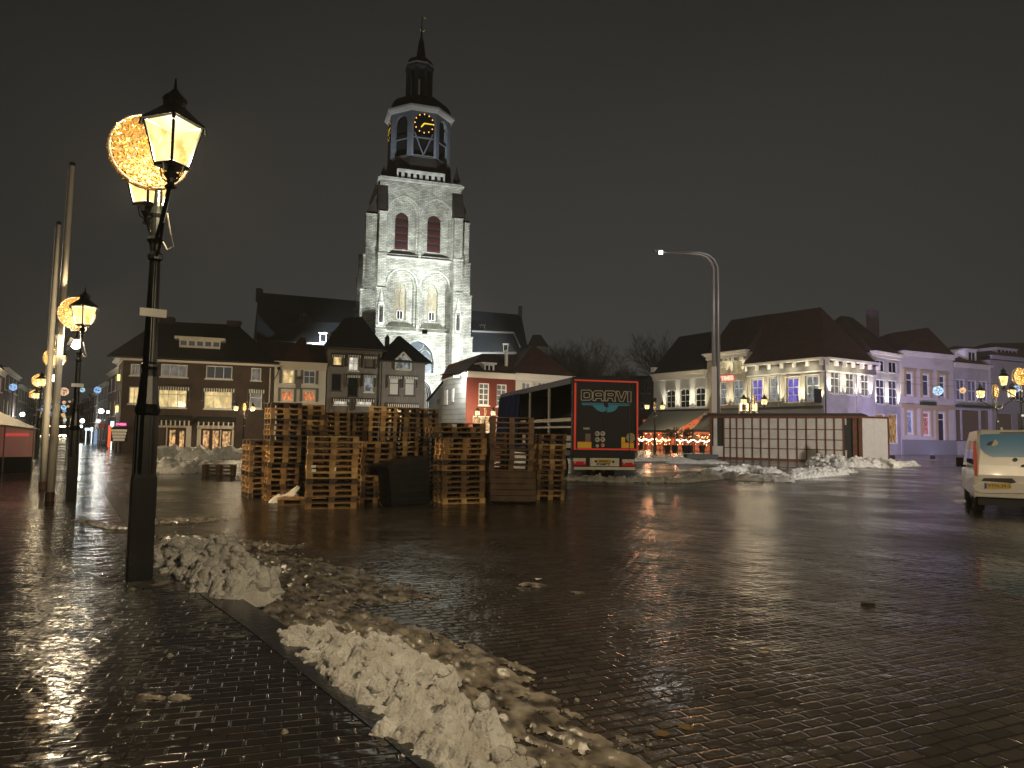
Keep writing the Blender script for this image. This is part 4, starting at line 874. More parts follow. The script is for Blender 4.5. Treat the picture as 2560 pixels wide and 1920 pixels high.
for k in range(3):
    s_=.14*(k+1); arch_band(m,dw[0]+s_,dw[1]-s_,dw[2],dw[3],dw[4]-s_*1.1,.06,-.3*(k+1),-.3*(k+1)+.12)
m.build('arch_moulding',stone2,tower)
for q in arches:
    m=MB(FT.P)
    if q[10]=='louvre':
        arch_panel(m,q[5],q[6],q[7],q[8],q[9],-.98); o=m.build('belfry_opening',blackv,tower); k=MB(FT.P); nz=5; h=(q[8]-q[7])/4.0
        for i in range(5):
            z=q[7]+.1+i*h
            if z<q[9]-.4: 
                k.add([(q[5]+.03,-.62,z),(q[6]-.03,-.62,z),(q[6]-.03,-.62,z+.07),(q[5]+.03,-.62,z+.07),(q[5]+.03,-.95,z+h*.75),(q[6]-.03,-.95,z+h*.75)],[(0,1,2,3),(3,2,5,4),(0,4,5,1)])
        k.build('louvre',redl,o)
    else:
        arch_panel(m,q[5],q[6],q[7],q[8],q[9],-.98); m.build('blind_window',tanm,tower); k=MB(FT.P); cx=(q[5]+q[6])/2; r_=(q[6]-q[5])/2
        k.tube([(cx,-.95,q[7]),(cx,-.95,q[8])],.05,n=5)
        for sg in (-1,1):
            k.tube([(cx+sg*r_*.5+r_*.42*math.cos(t),-.95,q[8]-.05+r_*.6*math.sin(t)) for t in [math.pi*i/8 for i in range(9)]],.05,n=5)
            k.tube([(cx+sg*r_*.36+r_*.3*math.cos(t),-.95,q[8]+r_*.75+r_*.3*math.sin(t)) for t in [2*math.pi*i/10 for i in range(11)]],.04,n=5)
        k.tube([(cx+r_*.28*math.cos(t),-.95,q[8]+r_*1.4+r_*.28*math.sin(t)) for t in [2*math.pi*i/10 for i in range(11)]],.04,n=5)
        k.build('tracery',stone2,tower)
        w_=.42; zb_=q[7]+.08; zt_=zb_+1.15; k=MB(FT.P)
        for (x0,x1,a_,b_) in ((cx-w_,cx-w_+.12,zb_,zt_),(cx+w_-.12,cx+w_,zb_,zt_),(cx-.05,cx+.05,zb_,zt_),(cx-w_,cx+w_,zb_,zb_+.1),(cx-w_,cx+w_,zt_-.1,zt_)): k.box(x0,x1,-.97,-.88,a_,b_)
        fo=k.build('window',whitew,tower); k=MB(FT.P); k.quad((cx-w_,-.94,zb_),(cx+w_,-.94,zb_),(cx+w_,-.94,zt_),(cx-w_,-.94,zt_)); k.build('pane',mat('dark_glass',(.01,.012,.015),.06),fo)
    k=MB(FT.P); zb_=q[7]; z0_=q[2]
    k.add([(q[0]-.02,.06,z0_-.12),(q[1]+.02,.06,z0_-.12),(q[6]+.1,-.9,zb_),(q[5]-.1,-.9,zb_),(q[0]-.02,.06,z0_-.35),(q[1]+.02,.06,z0_-.35)],[(0,1,2,3),(4,5,1,0)]); k.build('sloping_sill',mossy if q[10]=='panel' else leadm,tower)
# west window and door
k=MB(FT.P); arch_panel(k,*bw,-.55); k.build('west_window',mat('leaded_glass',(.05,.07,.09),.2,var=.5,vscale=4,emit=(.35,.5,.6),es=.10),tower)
k=MB(FT.P); cx=(bw[0]+bw[1])/2; r_=(bw[1]-bw[0])/2
for q in (-.5,0,.5): k.box(cx+q*r_-.05,cx+q*r_+.05,-.55,-.42,bw[2],bw[3]+.3*(bw[4]-bw[3]))
for q in (-.5,.5): k.tube([(cx+q*r_+r_*.42*math.cos(t),-.48,bw[3]+r_*.7*math.sin(t)) for t in [math.pi*i/8 for i in range(9)]],.05,n=5)
k.tube([(cx+r_*.4*math.cos(t),-.48,bw[3]+r_*1.0+r_*.35*math.sin(t)) for t in [2*math.pi*i/12 for i in range(13)]],.05,n=5)
k.box(bw[0]-.2,bw[1]+.2,-.5,.12,bw[2]-.25,bw[2]); k.build('window_tracery',stone2,tower)
k=MB(FT.P); arch_panel(k,*dw,-.88); k.build('door',mat('oak_door',(.06,.04,.025),.6),tower)
# string courses
m=MB(FT.P)
for yy,d_ in ((1068,.16),(592,.12),(88,.3)):
    z=TZ(480,yy); m=MB(FT.P); m.box(-.05,W+.05,.0,d_,z-.12,z+.12); m.build('string_course',stone2,tower)
m=MB(FT.P)
zc_=TZ(500,95); m.box(-.3,W+.3,-W-.3,.30,zc_-.15,zc_+.08)
m.build('string_course',stone2,tower)
# buttresses
def buttress(u0,u1,w0,w1,stages,front=True,dirn=1,name='buttress'):
    """stages: list of z tops from low to high; sets back at each"""
    m=MB(FT.P); z=0; n=len(stages)
    for i,zt in enumerate(stages):
        s=.22*(n-1-i); t=.06*i
        if front: a=(u0+t,u1-t,w0,w1+s)
        elif dirn<0: a=(u0-s,u1,w0+t,w1-t)
        else: a=(u0,u1+s,w0+t,w1-t)
        m.box(a[0],a[1],a[2],a[3],z,zt-.35)
        m.box(a[0]-.08,a[1]+.08,a[2]-(.08 if not front else 0),a[3]+.08,zt-.35,zt-.22)
        # weathering slope
        s2=.22
        if front: m.add([(a[0],a[2],zt-.22),(a[1],a[2],zt-.22),(a[1],a[3],zt-.22),(a[0],a[3],zt-.22),(a[0],a[2],zt+.1),(a[1],a[2],zt+.1)],[(3,2,5,4),(2,1,5),(0,3,4)])
        z=zt-.22
        # sunk panel frame on the front of the shaft
        if i>0:
            fz0,fz1=(stages[i-1]+.25,zt-.6); fw_=a[3]
            m.box(a[0]+.12,a[0]+.2,fw_,fw_+.05,fz0,fz1); m.box(a[1]-.2,a[1]-.12,fw_,fw_+.05,fz0,fz1); m.box(a[0]+.2,a[1]-.2,fw_,fw_+.05,fz1-.1,fz1)
    return m.build(name,stone,tower)
st=[TZ(240,1030,1.3),TZ(240,762,1.3),TZ(240,535,1.3),TZ(240,262,1.3)]
uL0,uL1=FT.u(*c5(208,800),1.3),FT.u(*c5(275,800),1.3); uR0,uR1=FT.u(*c5(702,800),1.3),FT.u(*c5(772,800),1.3)
st2=[TZ(740,1068,1.3),TZ(740,795,1.3),TZ(740,578,1.3),TZ(740,312,1.3)]
buttress(uL0,uL1,0,1.15,st); buttress(uR0,uR1,0,1.15,st2)
buttress(-1.5,0,-1.5,-.2,st,front=False,dirn=-1); buttress(-1.5,0,-W,-W+1.3,[s-1 for s in st[:-1]]+[st[-1]-3],front=False,dirn=-1)
buttress(W,W+1.25,-1.5,-.2,st2,front=False,dirn=1)
m=MB(FT.P)
for (u0,u1,zt) in ((uL0,uL1,st[3]),(uR0,uR1,st2[3])):
    m=MB(FT.P); hh=(ztopT-zt)*.78; m.add([(u0,0,zt),(u1,0,zt),(u1,1.15,zt+.05),(u0,1.15,zt+.05),(u0,0,zt+hh),(u1,0,zt+hh)],[(3,2,5,4),(2,1,5),(0,3,4),(0,1,2,3)]); m.build('buttress_cap',leadm,tower)
m=MB(FT.P); hh=(ztopT-st[3])*.7
m.add([(-1.5,-.2,st[3]),(-1.5,-1.5,st[3]),(0,-1.5,st[3]),(0,-.2,st[3]),(0,-1.5,st[3]+hh),(0,-.2,st[3]+hh)],[(0,1,4,5),(0,5,3),(1,2,4)]); m.build('buttress_cap',leadm,tower); m=MB(FT.P)
m.add([(W+1.25,-.2,st2[3]),(W+1.25,-1.5,st2[3]),(W,-1.5,st2[3]),(W,-.2,st2[3]),(W,-1.5,st2[3]+hh),(W,-.2,st2[3]+hh)],[(0,1,4,5),(0,5,3),(1,2,4)])
m.build('buttress_cap',leadm,tower)
# canopied statue niches on the front buttresses
for (uu,yy) in (((uL0+uL1)/2,1000),((uR0+uR1)/2,1025)):
    zb_=TZ(240,yy,1.9); m=MB(FT.P); wv=1.15+.22*2+.18
    m.box(uu-.3,uu+.3,wv-.3,wv+.15,zb_-.3,zb_); m.lathe([(.3,2.2),(.34,2.4),(.2,2.7),(.24,2.8),(.12,3.3),(.15,3.4),(.03,4.0)],c=(uu,wv-.05,zb_),n=6)
    for sx_ in (-.28,.28): m.box(uu+sx_-.05,uu+sx_+.05,wv-.2,wv+.05,zb_,zb_+2.2)
    o=m.build('niche',stone2,tower); k=MB(FT.P); k.lathe([(.17,0),(.2,.5),(.14,1.0),(.17,1.15),(.2,1.45),(.07,1.6),(.1,1.7),(.11,1.82),(.05,1.92)],c=(uu,wv,zb_),n=8); k.build('statue',leadm,o)
# roof skirt, balustrade and octagon
m=MB(FT.P); z=ztopT+.2
oc=FT.P(W/2,-W/2,0); Yc=oc.y
def zr(px,py): return PY(px,py,Yc-(3.7 if py>262 else 2.6 if py>225 else 1.5 if py>125 else 0)).z
def rr_(wpx,py): return wpx/2*PY(1048,py,Yc).y/FPX/math.cos(R(22.5))*1.0
OC=lambda py: PY(1048+ (700-py)*.004,py,Yc)
ox=PY(1046,400,Yc).x
rotO=math.atan2(FT.U.y,FT.U.x)
zsk=zr(1046,432); m=MB()
m.lathe([(W*.49,ztopT+.3),(rr_(158,430),zsk),(rr_(155,400),zr(1046,397)),(rr_(151,390),zr(1046,393))],c=(ox,Yc,0),n=8,rot=rotO); m.build('octagon_base',leadm,tower)
for k in range(8):
    pass
# parapet with slots on the front
m=MB(FT.P); u0,u1=FT.u(992,443,-.1),FT.u(1112,443,-.1); z0,z1=FT.z(1050,459,-.1),FT.z(1050,428,-.1)
n=9; zb_=z0+.25
m.box(u0,u1,-.4,-.02,z0,zb_); m.box(u0,u1,-.45,.02,z1-.3,z1)
for i in range(n):
    q=u0+(u1-u0)*i/(n-1); m.box(q-.19 if i else q,q+.19 if i<n-1 else q,-.38,-.04,zb_,z1-.3)
m.build('parapet',stone2,tower)
m=MB(FT.P); m.lathe([(.35,0),(.4,.6),(.5,.7),(.2,1.6),(.03,2.6)],c=(W-.4,-1,ztopT+.3),n=6); m.build('corner_turret',leadm,tower); m=MB(FT.P); m.lathe([(.35,0),(.4,.6),(.3,.9),(.03,1.5)],c=(.5,-1,ztopT+.3),n=6); m.build('corner_turret',leadm,tower)
# belfry faces with arched openings
Rb=rr_(150,330); zf=zr(1046,372); zfl=zr(1046,394); zt=zr(1046,278); zap=zr(1046,286); zsp=zr(1046,306)
cw=MB(); fr=MB(); core=MB(); br_=MB(); bal=MB()
for k in range(8):
    a0=2*math.pi*(k-.5)/8+rotO-math.pi/2; a1=2*math.pi*(k+.5)/8+rotO-math.pi/2
    A=(ox+Rb*math.cos(a0),Yc+Rb*math.sin(a0)); B=(ox+Rb*math.cos(a1),Yc+Rb*math.sin(a1)); F8=Fac(A,B); L=F8.L
    m=MB(F8.P); hw=.82 if k%2==0 else .60
    z0_=zr(1046,388); wall_grid(m,0,L,zfl-.6,zt,0,[(L/2-hw*L*.5,z0_,L/2+hw*L*.5,zap)]) ; arch_hole(m,L/2-hw*L*.5,L/2+hw*L*.5,z0_,zsp,zap,0,-.35,seg=False)
    cw.add(m.v,m.f,raw=True)
    m=MB(F8.P)
    if k%2==0:
        m.box(L*.1,L*.9,-.2,-.08,z0_+ (zap-z0_)*.42,z0_+(zap-z0_)*.42+.16)
        for sg in (-1,1): m.tube([(L/2,-.12,z0_+.1),(L/2+sg*L*.36,-.12,z0_+(zap-z0_)*.55)],.10,n=4)
    else: m.box(L*.2,L*.8,-.2,-.08,z0_+(zap-z0_)*.4,z0_+(zap-z0_)*.4+.12)
    br_.add(m.v,m.f,raw=True)
    m=MB(F8.P)
    m.box(L*.12,L*.88,.02,.1,z0_-.35,z0_-.22); m.box(L*.12,L*.88,.02,.1,z0_-1.0,z0_-.88)
    for i in range(9): q=L*(.13+.74*i/8); m.box(q-.04,q+.04,.03,.09,z0_-.88,z0_-.35)
    bal.add(m.v,m.f,raw=True)
    if k%2==0:
        cx=L/2; czk=zr(1046,309); rk=25*Yc/FPX; m=MB(F8.P); n=28
        m.poly([(cx+rk*math.cos(2*math.pi*i/n),.03,czk+rk*math.sin(2*math.pi*i/n)) for i in range(n)]); fo=m.build('clock_face',blackv,tower)
        m=MB(F8.P)
        for i in range(12):
            an=2*math.pi*i/12; c_=(cx+rk*.93*math.cos(an),.06,czk+rk*.93*math.sin(an)); m.add([(c_[0]-.09,.07,c_[2]),(c_[0],.07,c_[2]-.12),(c_[0]+.09,.07,c_[2]),(c_[0],.07,c_[2]+.12)],[(0,1,2,3)])
        m.build('clock_mark',goldl,fo)
        m=MB(F8.P); 
        def hand(an,l,wd): 
            d=(math.cos(an),math.sin(an)); nn=(-d[1],d[0]); m.poly([(cx-nn[0]*wd,.1,czk-nn[1]*wd),(cx+d[0]*l-nn[0]*wd*.7,.1,czk+d[1]*l-nn[1]*wd*.7),(cx+d[0]*l+nn[0]*wd*.7,.1,czk+d[1]*l+nn[1]*wd*.7),(cx+nn[0]*wd,.1,czk+nn[1]*wd)])
        hand(0.0,rk*.86,.09); hand(R(-127),rk*.52,.10); m.build('clock_hand',goldh,fo)
cw.build('belfry_wall',bluegrey,tower); br_.build('timber_brace',bluegrey,tower); bal.build('balustrade',mat('dark_balustrade',(.12,.11,.10),.7),tower)
m=MB(); m.lathe([(Rb*.78,zfl-.6),(Rb*.78,zt)],c=(ox,Yc,0),n=8,rot=rotO); m.build('belfry_core',blackv,tower)
m=MB(); m.lathe([(Rb*.98,zt-.1),(Rb*1.06,zt+.05),(Rb*1.13,zt+.35),(Rb*1.13,zt+.6),(Rb*1.02,zt+.66)],c=(ox,Yc,0),n=8,rot=rotO); m.build('cornice',whitew,tower)
ztd=zt+.6; zd1=zr(1050,233); Rl=rr_(62,200); prof=[]
for i in range(9):
    t=i/8*math.pi/2; prof.append((Rl*.95+(Rb*1.02-Rl*.95)*math.cos(t)**.9, ztd+(zd1-ztd)*math.sin(t)))
m=MB(); m.lathe(prof,c=(ox,Yc,0),n=8,rot=rotO); m.build('dome',leadm,tower)
oxl=PY(1048.5,200,Yc).x; zl0=zr(1050,234); zl1=zr(1050,160); m=MB(); m.lathe([(Rl*1.05,zl0-.3),(Rl*1.05,zl0+.2),(Rl*.95,zl0+.2)],c=(oxl,Yc,0),n=8,rot=rotO); m.lathe([(Rl*.95,zl1-.5),(Rl*1.1,zl1-.2),(Rl*1.12,zl1+.1),(Rl*.9,zl1+.15)],c=(oxl,Yc,0),n=8,rot=rotO)
darkblue=mat('lantern_woodwork',(.06,.068,.085),.6,var=.1)
for k in range(8):
    a=2*math.pi*(k+.5)/8+rotO; c_=(oxl+Rl*.9*math.cos(a),Yc+Rl*.9*math.sin(a)); m.lathe([(.26,zl0),(.26,zl1-.4)],c=(c_[0],c_[1],0),n=6)
m.build('lantern',darkblue,tower)
m=MB(); m.lathe([(Rl*1.13,zl1+.1),(Rl*1.14,zl1+.3),(Rl*1.05,zl1+.35)],c=(oxl,Yc,0),n=8,rot=rotO); m.build('lantern_cornice',stone2,tower)
zs1=zr(1052,133); prof=[(Rl*1.02,zl1+.3)]+[(Rl*1.02*math.cos(t)+.25*math.sin(t),zl1+.3+(zs1-zl1-.3)*math.sin(t)) for t in [math.pi/2*i/6 for i in range(1,7)]]
m=MB(); m.lathe(prof,c=(oxl,Yc,0),n=8,rot=rotO); zz=zr(1053,105); m.lathe([(.3,zs1-.1),(.62,zs1+.5),(.55,zs1+.9),(.35,zz),(.14,zz+.6),(.08,zr(1055,70)),(.03,zr(1056,40))],c=(oxl+.15,Yc,0),n=8); m.build('spire',leadm,tower)
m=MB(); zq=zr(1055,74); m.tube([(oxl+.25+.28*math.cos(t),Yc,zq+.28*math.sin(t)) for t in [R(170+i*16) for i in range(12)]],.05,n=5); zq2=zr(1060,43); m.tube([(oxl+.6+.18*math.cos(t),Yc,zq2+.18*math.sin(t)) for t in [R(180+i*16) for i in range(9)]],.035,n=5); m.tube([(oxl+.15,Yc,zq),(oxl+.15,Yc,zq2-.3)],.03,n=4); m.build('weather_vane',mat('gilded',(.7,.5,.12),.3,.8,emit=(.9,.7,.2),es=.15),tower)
# floodlights for the tower, standing on roofs round the square
tc_=FT.P(W/2,0,0)
for (x,y,z,e_,aim,sp,lab) in ((-22,68,9.5,17500,(-12,87,15),58,'left'),(1,72,9.0,31000,(-11,87,12),75,'right'),(-8.0,64,11,29000,(-11.5,88,28),38,'middle')):
    p=Vector((x,y,z)); d=(Vector(aim)-p).normalized(); q=d.to_track_quat('-Z','Y').to_matrix(); T=lambda a,b,c,p=p,q=q: p+q@Vector((a,b,c))
    m=MB(T); m.box(-.25,.25,-.18,.18,0.02,.2); o=m.build('floodlight',hous,label=f'dark floodlight on the roofs below the church, {lab} one of three, aimed at the tower',cat='floodlight',group='floodlights')
    l=light('SPOT','tower_beam',p+d*.1,e_,(.92,1.0,.99),.25,aim=aim,spot=sp,blend=.7); l.parent=o; l.location=l.location-ORG[o.name]
light('SPOT','belfry_fill_beam',(-14,70,14),5200,(.85,.93,1.0),.4,aim=(ox,Yc,zr(1046,320)),spot=26,blend=.5,parent=None)  # bare spot without a housing, added to brighten the belfry
# ================================================================== CHURCH ROOFS
def slab_roof(m,eL,eR,rL,rR,zb=None,hipL=0,hipR=0):
    """two slopes: front eave eL-eR, ridge rL-rR, mirrored back eave, plus end faces"""
    eL,eR,rL,rR=map(Vector,(eL,eR,rL,rR))
    mid=lambda e,r: Vector((2*r.x-e.x,2*r.y-e.y,e.z))
    d=((rL+rR)-(eL+eR))/2; d.z=0; ax=(eR-eL); ax.z=0; ax.normalize(); d=d-ax*d.dot(ax)
    bL,bR=eL+2*d,eR+2*d
    m.add([eL,eR,rR,rL,bL,bR],[(0,1,2,3),(4,3,2,5),(0,3,4),(1,5,2)],raw=True)
    if zb is not None:
        V=[Vector((p.x,p.y,zb)) for p in (eL,eR,bR,bL)]; m.add([eL,eR,bR,bL]+V,[(0,4,5,1),(1,5,6,2),(2,6,7,3),(3,7,4,0)],raw=True)
churchw=mat('church_wall',(.20,.19,.17),.85,var=.25)
t=thing('church_nave','long dark slate church roof rising behind the houses on both sides of the tower','church',tuple(PY(900,1000,105).xy)+(0,))
m=MB(); slab_roof(m,PY(640,862,90),PY(1318,862,104),PY(646,731,98),PY(1303,787,113)); m.build('roof',slate,t)
m=MB(); e1_,e2_=PY(640,862,90),PY(1318,862,104)
m.add([e1_,e2_,Vector((e2_.x,e2_.y,0)),Vector((e1_.x,e1_.y,0))],[(0,1,2,3)],raw=True); a_=PY(640,862,106); m.add([e1_,Vector((e1_.x-2,e1_.y+16,e1_.z)),Vector((e1_.x-2,e1_.y+16,0)),Vector((e1_.x,e1_.y,0))],[(0,1,2,3)],raw=True); m.build('wall',churchw,t)
for (x,y,Y) in ((648,738,98),(1300,780,113)):
    p=PY(x,y,Y); m=MB(); m.box(p.x-.3,p.x+.35,p.y-.5,p.y+.5,p.z-1.0,p.z+.9); m.build('gable_chimney',leadm,t)
def dormer(px0,py0,px1,py1,Y,par,frame=None,cols=2,w=.9,pane=None,arch=False,cap=True,roofm=None):
    F=Fac((PY(px0,py1,Y).x,Y),(PY(px1,py1,Y).x,Y)); u1=F.L; z0=F.z((px0+px1)/2,py1); z1=F.z((px0+px1)/2,py0)
    m=MB(F.P); t_=max(.07,u1*.12); m.box(0,t_,-.06,.03,z0,z1); m.box(u1-t_,u1,-.06,.03,z0,z1); m.box(t_,u1-t_,-.06,.03,z0,z0+t_); m.box(t_,u1-t_,-.06,.03,z1-t_,z1)
    for i in range(1,cols): q=u1*i/cols; m.box(q-t_*.3,q+t_*.3,-.05,.02,z0+t_,z1-t_)
    if cap: m.box(-.12,u1+.12,-w,.12,z1,z1+.12)
    m.box(0.01,u1-.01,-w,-.08,z0,z1-.01)
    o=m.build('dormer',frame or whitew,par); k=MB(F.P); k.quad((t_,-.04,z0+t_),(u1-t_,-.04,z0+t_),(u1-t_,-.04,z1-t_),(t_,-.04,z1-t_)); k.build('pane',pane or mat('dark_glass',(.01,.012,.015),.06),o); return o
greyf=mat('grey_frame',(.25,.25,.25),.6)
dormer(750,786,765,801,92.5,t,greyf,1,2.5); dormer(1200,813,1212,825,106,t,greyf,1,2.5)
t=thing('church_aisle','lower dark slate aisle roof left of the tower, above the white house','church aisle',tuple(PY(780,1000,80).xy)+(0,))
m=MB(); slab_roof(m,PY(655,856,74),PY(880,862,76),PY(735,803,79),PY(872,808,81),zb=0); m.build('roof',slate,t)
dormer(799,834,816,855,74.5,t,greyf,1,2)
m=MB(); p1,p2=PY(640,853,73.5),PY(812,860,75.5); m.tube([p1,p2],.13,n=5); m.build('gutter',mat('snowy_gutter',(.4,.4,.4),.7),t)
t=thing('church_side_chapel','dark hipped slate roof with a snowy ridge right of the tower','church chapel',tuple(PY(1240,1000,96).xy)+(0,))
m=MB(); eL,eR,rL,rR=PY(1170,884,92),PY(1345,884,97),PY(1180,829,96),PY(1284,833,98.5); slab_roof(m,eL,eR,rL,rR,zb=0); m.build('roof',slate,t)
m=MB(); m.tube([rL+Vector((0,-.1,.05)),rR+Vector((0,-.1,.05)),PY(1300,868,96.5)],.13,n=5); m.tube([eL,PY(1290,883,95)],.2,n=5); m.build('ridge_snow',mat('snowy_gutter',(.4,.4,.4),.7),t)
dormer(1258,861,1270,878,93.5,t,whitew,1,2)
m=MB(); a_,b_=PY(1174,900,91.5),PY(1292,900,94.5); F=Fac((a_.x,a_.y),(b_.x,b_.y)); z1=F.z(1230,884); m=MB(F.P); m.box(0,F.L,-.2,.0,0,z1); m.build('wall',mat('pale_plaster',(.5,.5,.47),.8,var=.1),t)
p=PY(1273,900,70); 
t=thing('mansard_house','distant grey house with truncated mansard roof right of the red house','house',tuple(PY(1345,1000,120).xy)+(0,))
m=MB(); p=lambda x,y,Y=120: PY(x,y,Y); 
a_,b_,c_,d_=p(1318,865),p(1372,865),p(1352,837,123),p(1332,837,123); m.add([a_,b_,c_,d_]+[q+Vector((0,8,0)) for q in (a_,b_)]+[q+Vector((0,2,0)) for q in (c_,d_)],[(0,1,2,3),(1,5,6,2),(0,3,7,4),(3,2,6,7),(4,7,6,5)],raw=True); m.build('roof',mat('grey_slate',(.06,.06,.055),.8),t)
m=MB(); m.box(a_.x+.2,b_.x-.2,120.2,128,0,a_.z); m.build('wall',churchw,t)
# ================================================================== HOUSES
dg=mat('dark_glass',(.01,.012,.015),.06,spec=.7)
def dimglass(name,col,es): return mat(name,(.015,.015,.018),.08,emit=col,es=es,spec=.7)
dimp=dimglass('dim_pane',(.5,.5,.45),.06); greyb=litmat('curtain_grey',(.32,.29,.25),.45,dark=.5)
litw=litmat('lit_warm_room',(1.,.70,.30),.85,dark=.3); lity=litmat('lit_yellow_room',(1.,.74,.32),.85,dark=.5,warm2=(.45,.38,.25)); lito=litmat('lit_orange_room',(1.,.33,.12),.85,dark=.15,sx_=3,warm2=(.4,.35,.3)); litc=litmat('lit_cafe',(1.,.55,.22),.9,dark=.12,sx_=3,warm2=(.2,.3,.45))
litwh=litmat('lit_white_shop',(1.,.93,.78),.8,dark=.4); blind=mat('pale_blind',(.5,.47,.42),.8,emit=(.6,.55,.48),es=.10); pur=litmat('lit_purple_room',(.22,.14,.9),.7,dark=.2,warm2=(.1,.1,.3)); cool=litmat('cool_room',(.55,.6,.62),.4,dark=.15)
creamw=mat('cream_woodwork',(.62,.57,.48),.5,var=.08); darkw=mat('dark_woodwork',(.02,.022,.02),.5)
def win(F,par,r,cols=2,rows=2,pane=dg,frame=None,t=.07,arch=0,rowsplit=None,sill=True,name='window',depth=.12,seg=True):
    u0,z0,u1,z1=r; fm=frame or whitew; m=MB(F.P); w0,w1=-depth-.03,-depth+.05
    m.box(u0,u0+t,w0,w1,z0,z1); m.box(u1-t,u1,w0,w1,z0,z1); m.box(u0+t,u1-t,w0,w1,z0,z0+t); m.box(u0+t,u1-t,w0,w1,z1-t,z1)
    for i in range(1,cols): q=u0+(u1-u0)*i/cols; m.box(q-t*.35,q+t*.35,w0,w1-.01,z0+t,z1-t)
    zr_=rowsplit or [i/rows for i in range(1,rows)]
    for f_ in zr_: q=z0+(z1-z0)*f_; m.box(u0+t,u1-t,w0,w1-.005,q-t*.4,q+t*.4)
    if sill: m.box(u0-.08,u1+.08,.0,.09,z0-.1,z0-.01)
    o=m.build(name,fm,par)
    k=MB(F.P); k.quad((u0+t*.5,-depth,z0+t*.5),(u1-t*.5,-depth,z0+t*.5),(u1-t*.5,-depth,z1-t*.5),(u0+t*.5,-depth,z1-t*.5)); k.build('pane',pane,o)
    return o
def walls(F,par,u0,u1,z1,wm,depth,rects,name='wall',z0=0,arched=False,rev=.16,left=True,right=True):
    m=MB(F.P); wall_grid(m,u0,u1,z0,z1,0,rects)
    for (a,b,c,d) in rects:
        if arched:
            arch_hole(m,a,c,b,d-(c-a)*.16,d,0,-rev,n=5,seg=True)
        else:
            m.quad((a,0,b),(a,-rev,b),(a,-rev,d),(a,0,d)); m.quad((c,-rev,b),(c,0,b),(c,0,d),(c,-rev,d)); m.quad((a,0,b),(c,0,b),(c,-rev,b),(a,-rev,b)); m.quad((a,-rev,d),(c,-rev,d),(c,0,d),(a,0,d))
    if left: m.quad((u0,-depth,z0),(u0,0,z0),(u0,0,z1),(u0,-depth,z1))
    if right: m.quad((u1,0,z0),(u1,-depth,z0),(u1,-depth,z1),(u1,0,z1))
    m.quad((u1,-depth,z0),(u0,-depth,z0),(u0,-depth,z1),(u1,-depth,z1)); m.quad((u0,0,z1),(u1,0,z1),(u1,-depth,z1),(u0,-depth,z1))
    return m.build(name,wm,par)
def cornice(F,par,u0,u1,z0,z1,cm,out=.35,name='cornice',ends=.2):
    m=MB(F.P); h=z1-z0; m.box(u0-.02,u1+.02,.0,out*.35,z0,z0+h*.55); m.box(u0-ends*.5,u1+ends*.5,.0,out*.7,z0+h*.55,z0+h*.8); m.box(u0-ends,u1+ends,-.1,out,z0+h*.8,z1)
    return m.build(name,cm,par)
def roof(F,par,u0,u1,ze,rp,depth,rm,over=.3,name='roof',rw=None):
    """pitched roof; rp = ridge end pixels"""
    rw=-depth/2 if rw is None else rw; R_=[]
    for (x,y) in rp: a,z=F.px(x,y,rw); R_.append((a,rw,z))
    m=MB(F.P); a,b,c,d=(u0-.1,over,ze),(u1+.1,over,ze),(u1+.1,-depth-over,ze),(u0-.1,-depth-over,ze); e_,f_=R_
    m.add([a,b,c,d,e_,f_],[(0,1,5,4),(2,3,4,5),(3,0,4),(1,2,5),(3,2,1,0)]); m.box(u0-.1,u1+.1,over-.12,over,ze-.12,ze-.003)
    k=MB(F.P); return m.build(name,rm,par)
def valance(F,par,r,mm,out=.25,h=.28,stripe=None,n=9):
    """striped awning rolled in over a window, with side tails"""
    u0,z0,u1,z1=r; m=MB(F.P); m.box(u0-.18,u1+.18,0.02,out,z1+.05,z1+.16)
    o=m.build('awning',mm,par); k=MB(F.P); d=MB(F.P)
    for i in range(n*2):
        a=u0-.15+(u1-u0+.3)*i/(2*n); b=u0-.15+(u1-u0+.3)*(i+1)/(2*n)
        (k if i%2 else d).box(a,b,out-.015,out,z1+.05-h,z1+.05)
    for q in (u0-.2,u1+.14):
        for i in range(4): (k if i%2==0 else d).box(q,q+.06,.03+i*.05,.08+i*.05,z1-1.0+i*.03,z1+.05)
    k.build('valance_stripe',creamw,o); d.build('valance_cloth',darkw,o)
    return o
def chimney(F,par,px,py0,py1,w,mm,wd=.5):
    u,z1=F.px(px,py0,w); z0=F.z(px,py1,w)-1.5; m=MB(F.P); m.box(u-wd,u+wd,w-.4,w+.4,z0,z1); m.box(u-wd-.08,u+wd+.08,w-.48,w+.48,z1-.2,z1-.08)
    return m.build('chimney',mm,par)
tile_r=mat('red_brown_tiles',(.10,.03,.02),.7,var=.3,vscale=1.5,bump=.02,bscale=7); tile_d=mat('dark_tiles',(.012,.012,.014),.7,var=.3,vscale=1.5,bump=.02,bscale=7); tile_b=mat('brown_tiles',(.06,.028,.02),.7,var=.3,vscale=1.5,bump=.02,bscale=7)
brown=brickmat('brown_brick',(.085,.05,.036),(.06,.036,.027),(.05,.04,.032),bw=.22,bh=.075,bump=.008)
FL_=Fac((PY(303,1100,54).x,54),(PY(1062,1100,62).x,62))
def RX(F,*l): return [F.rect(*q) for q in l]
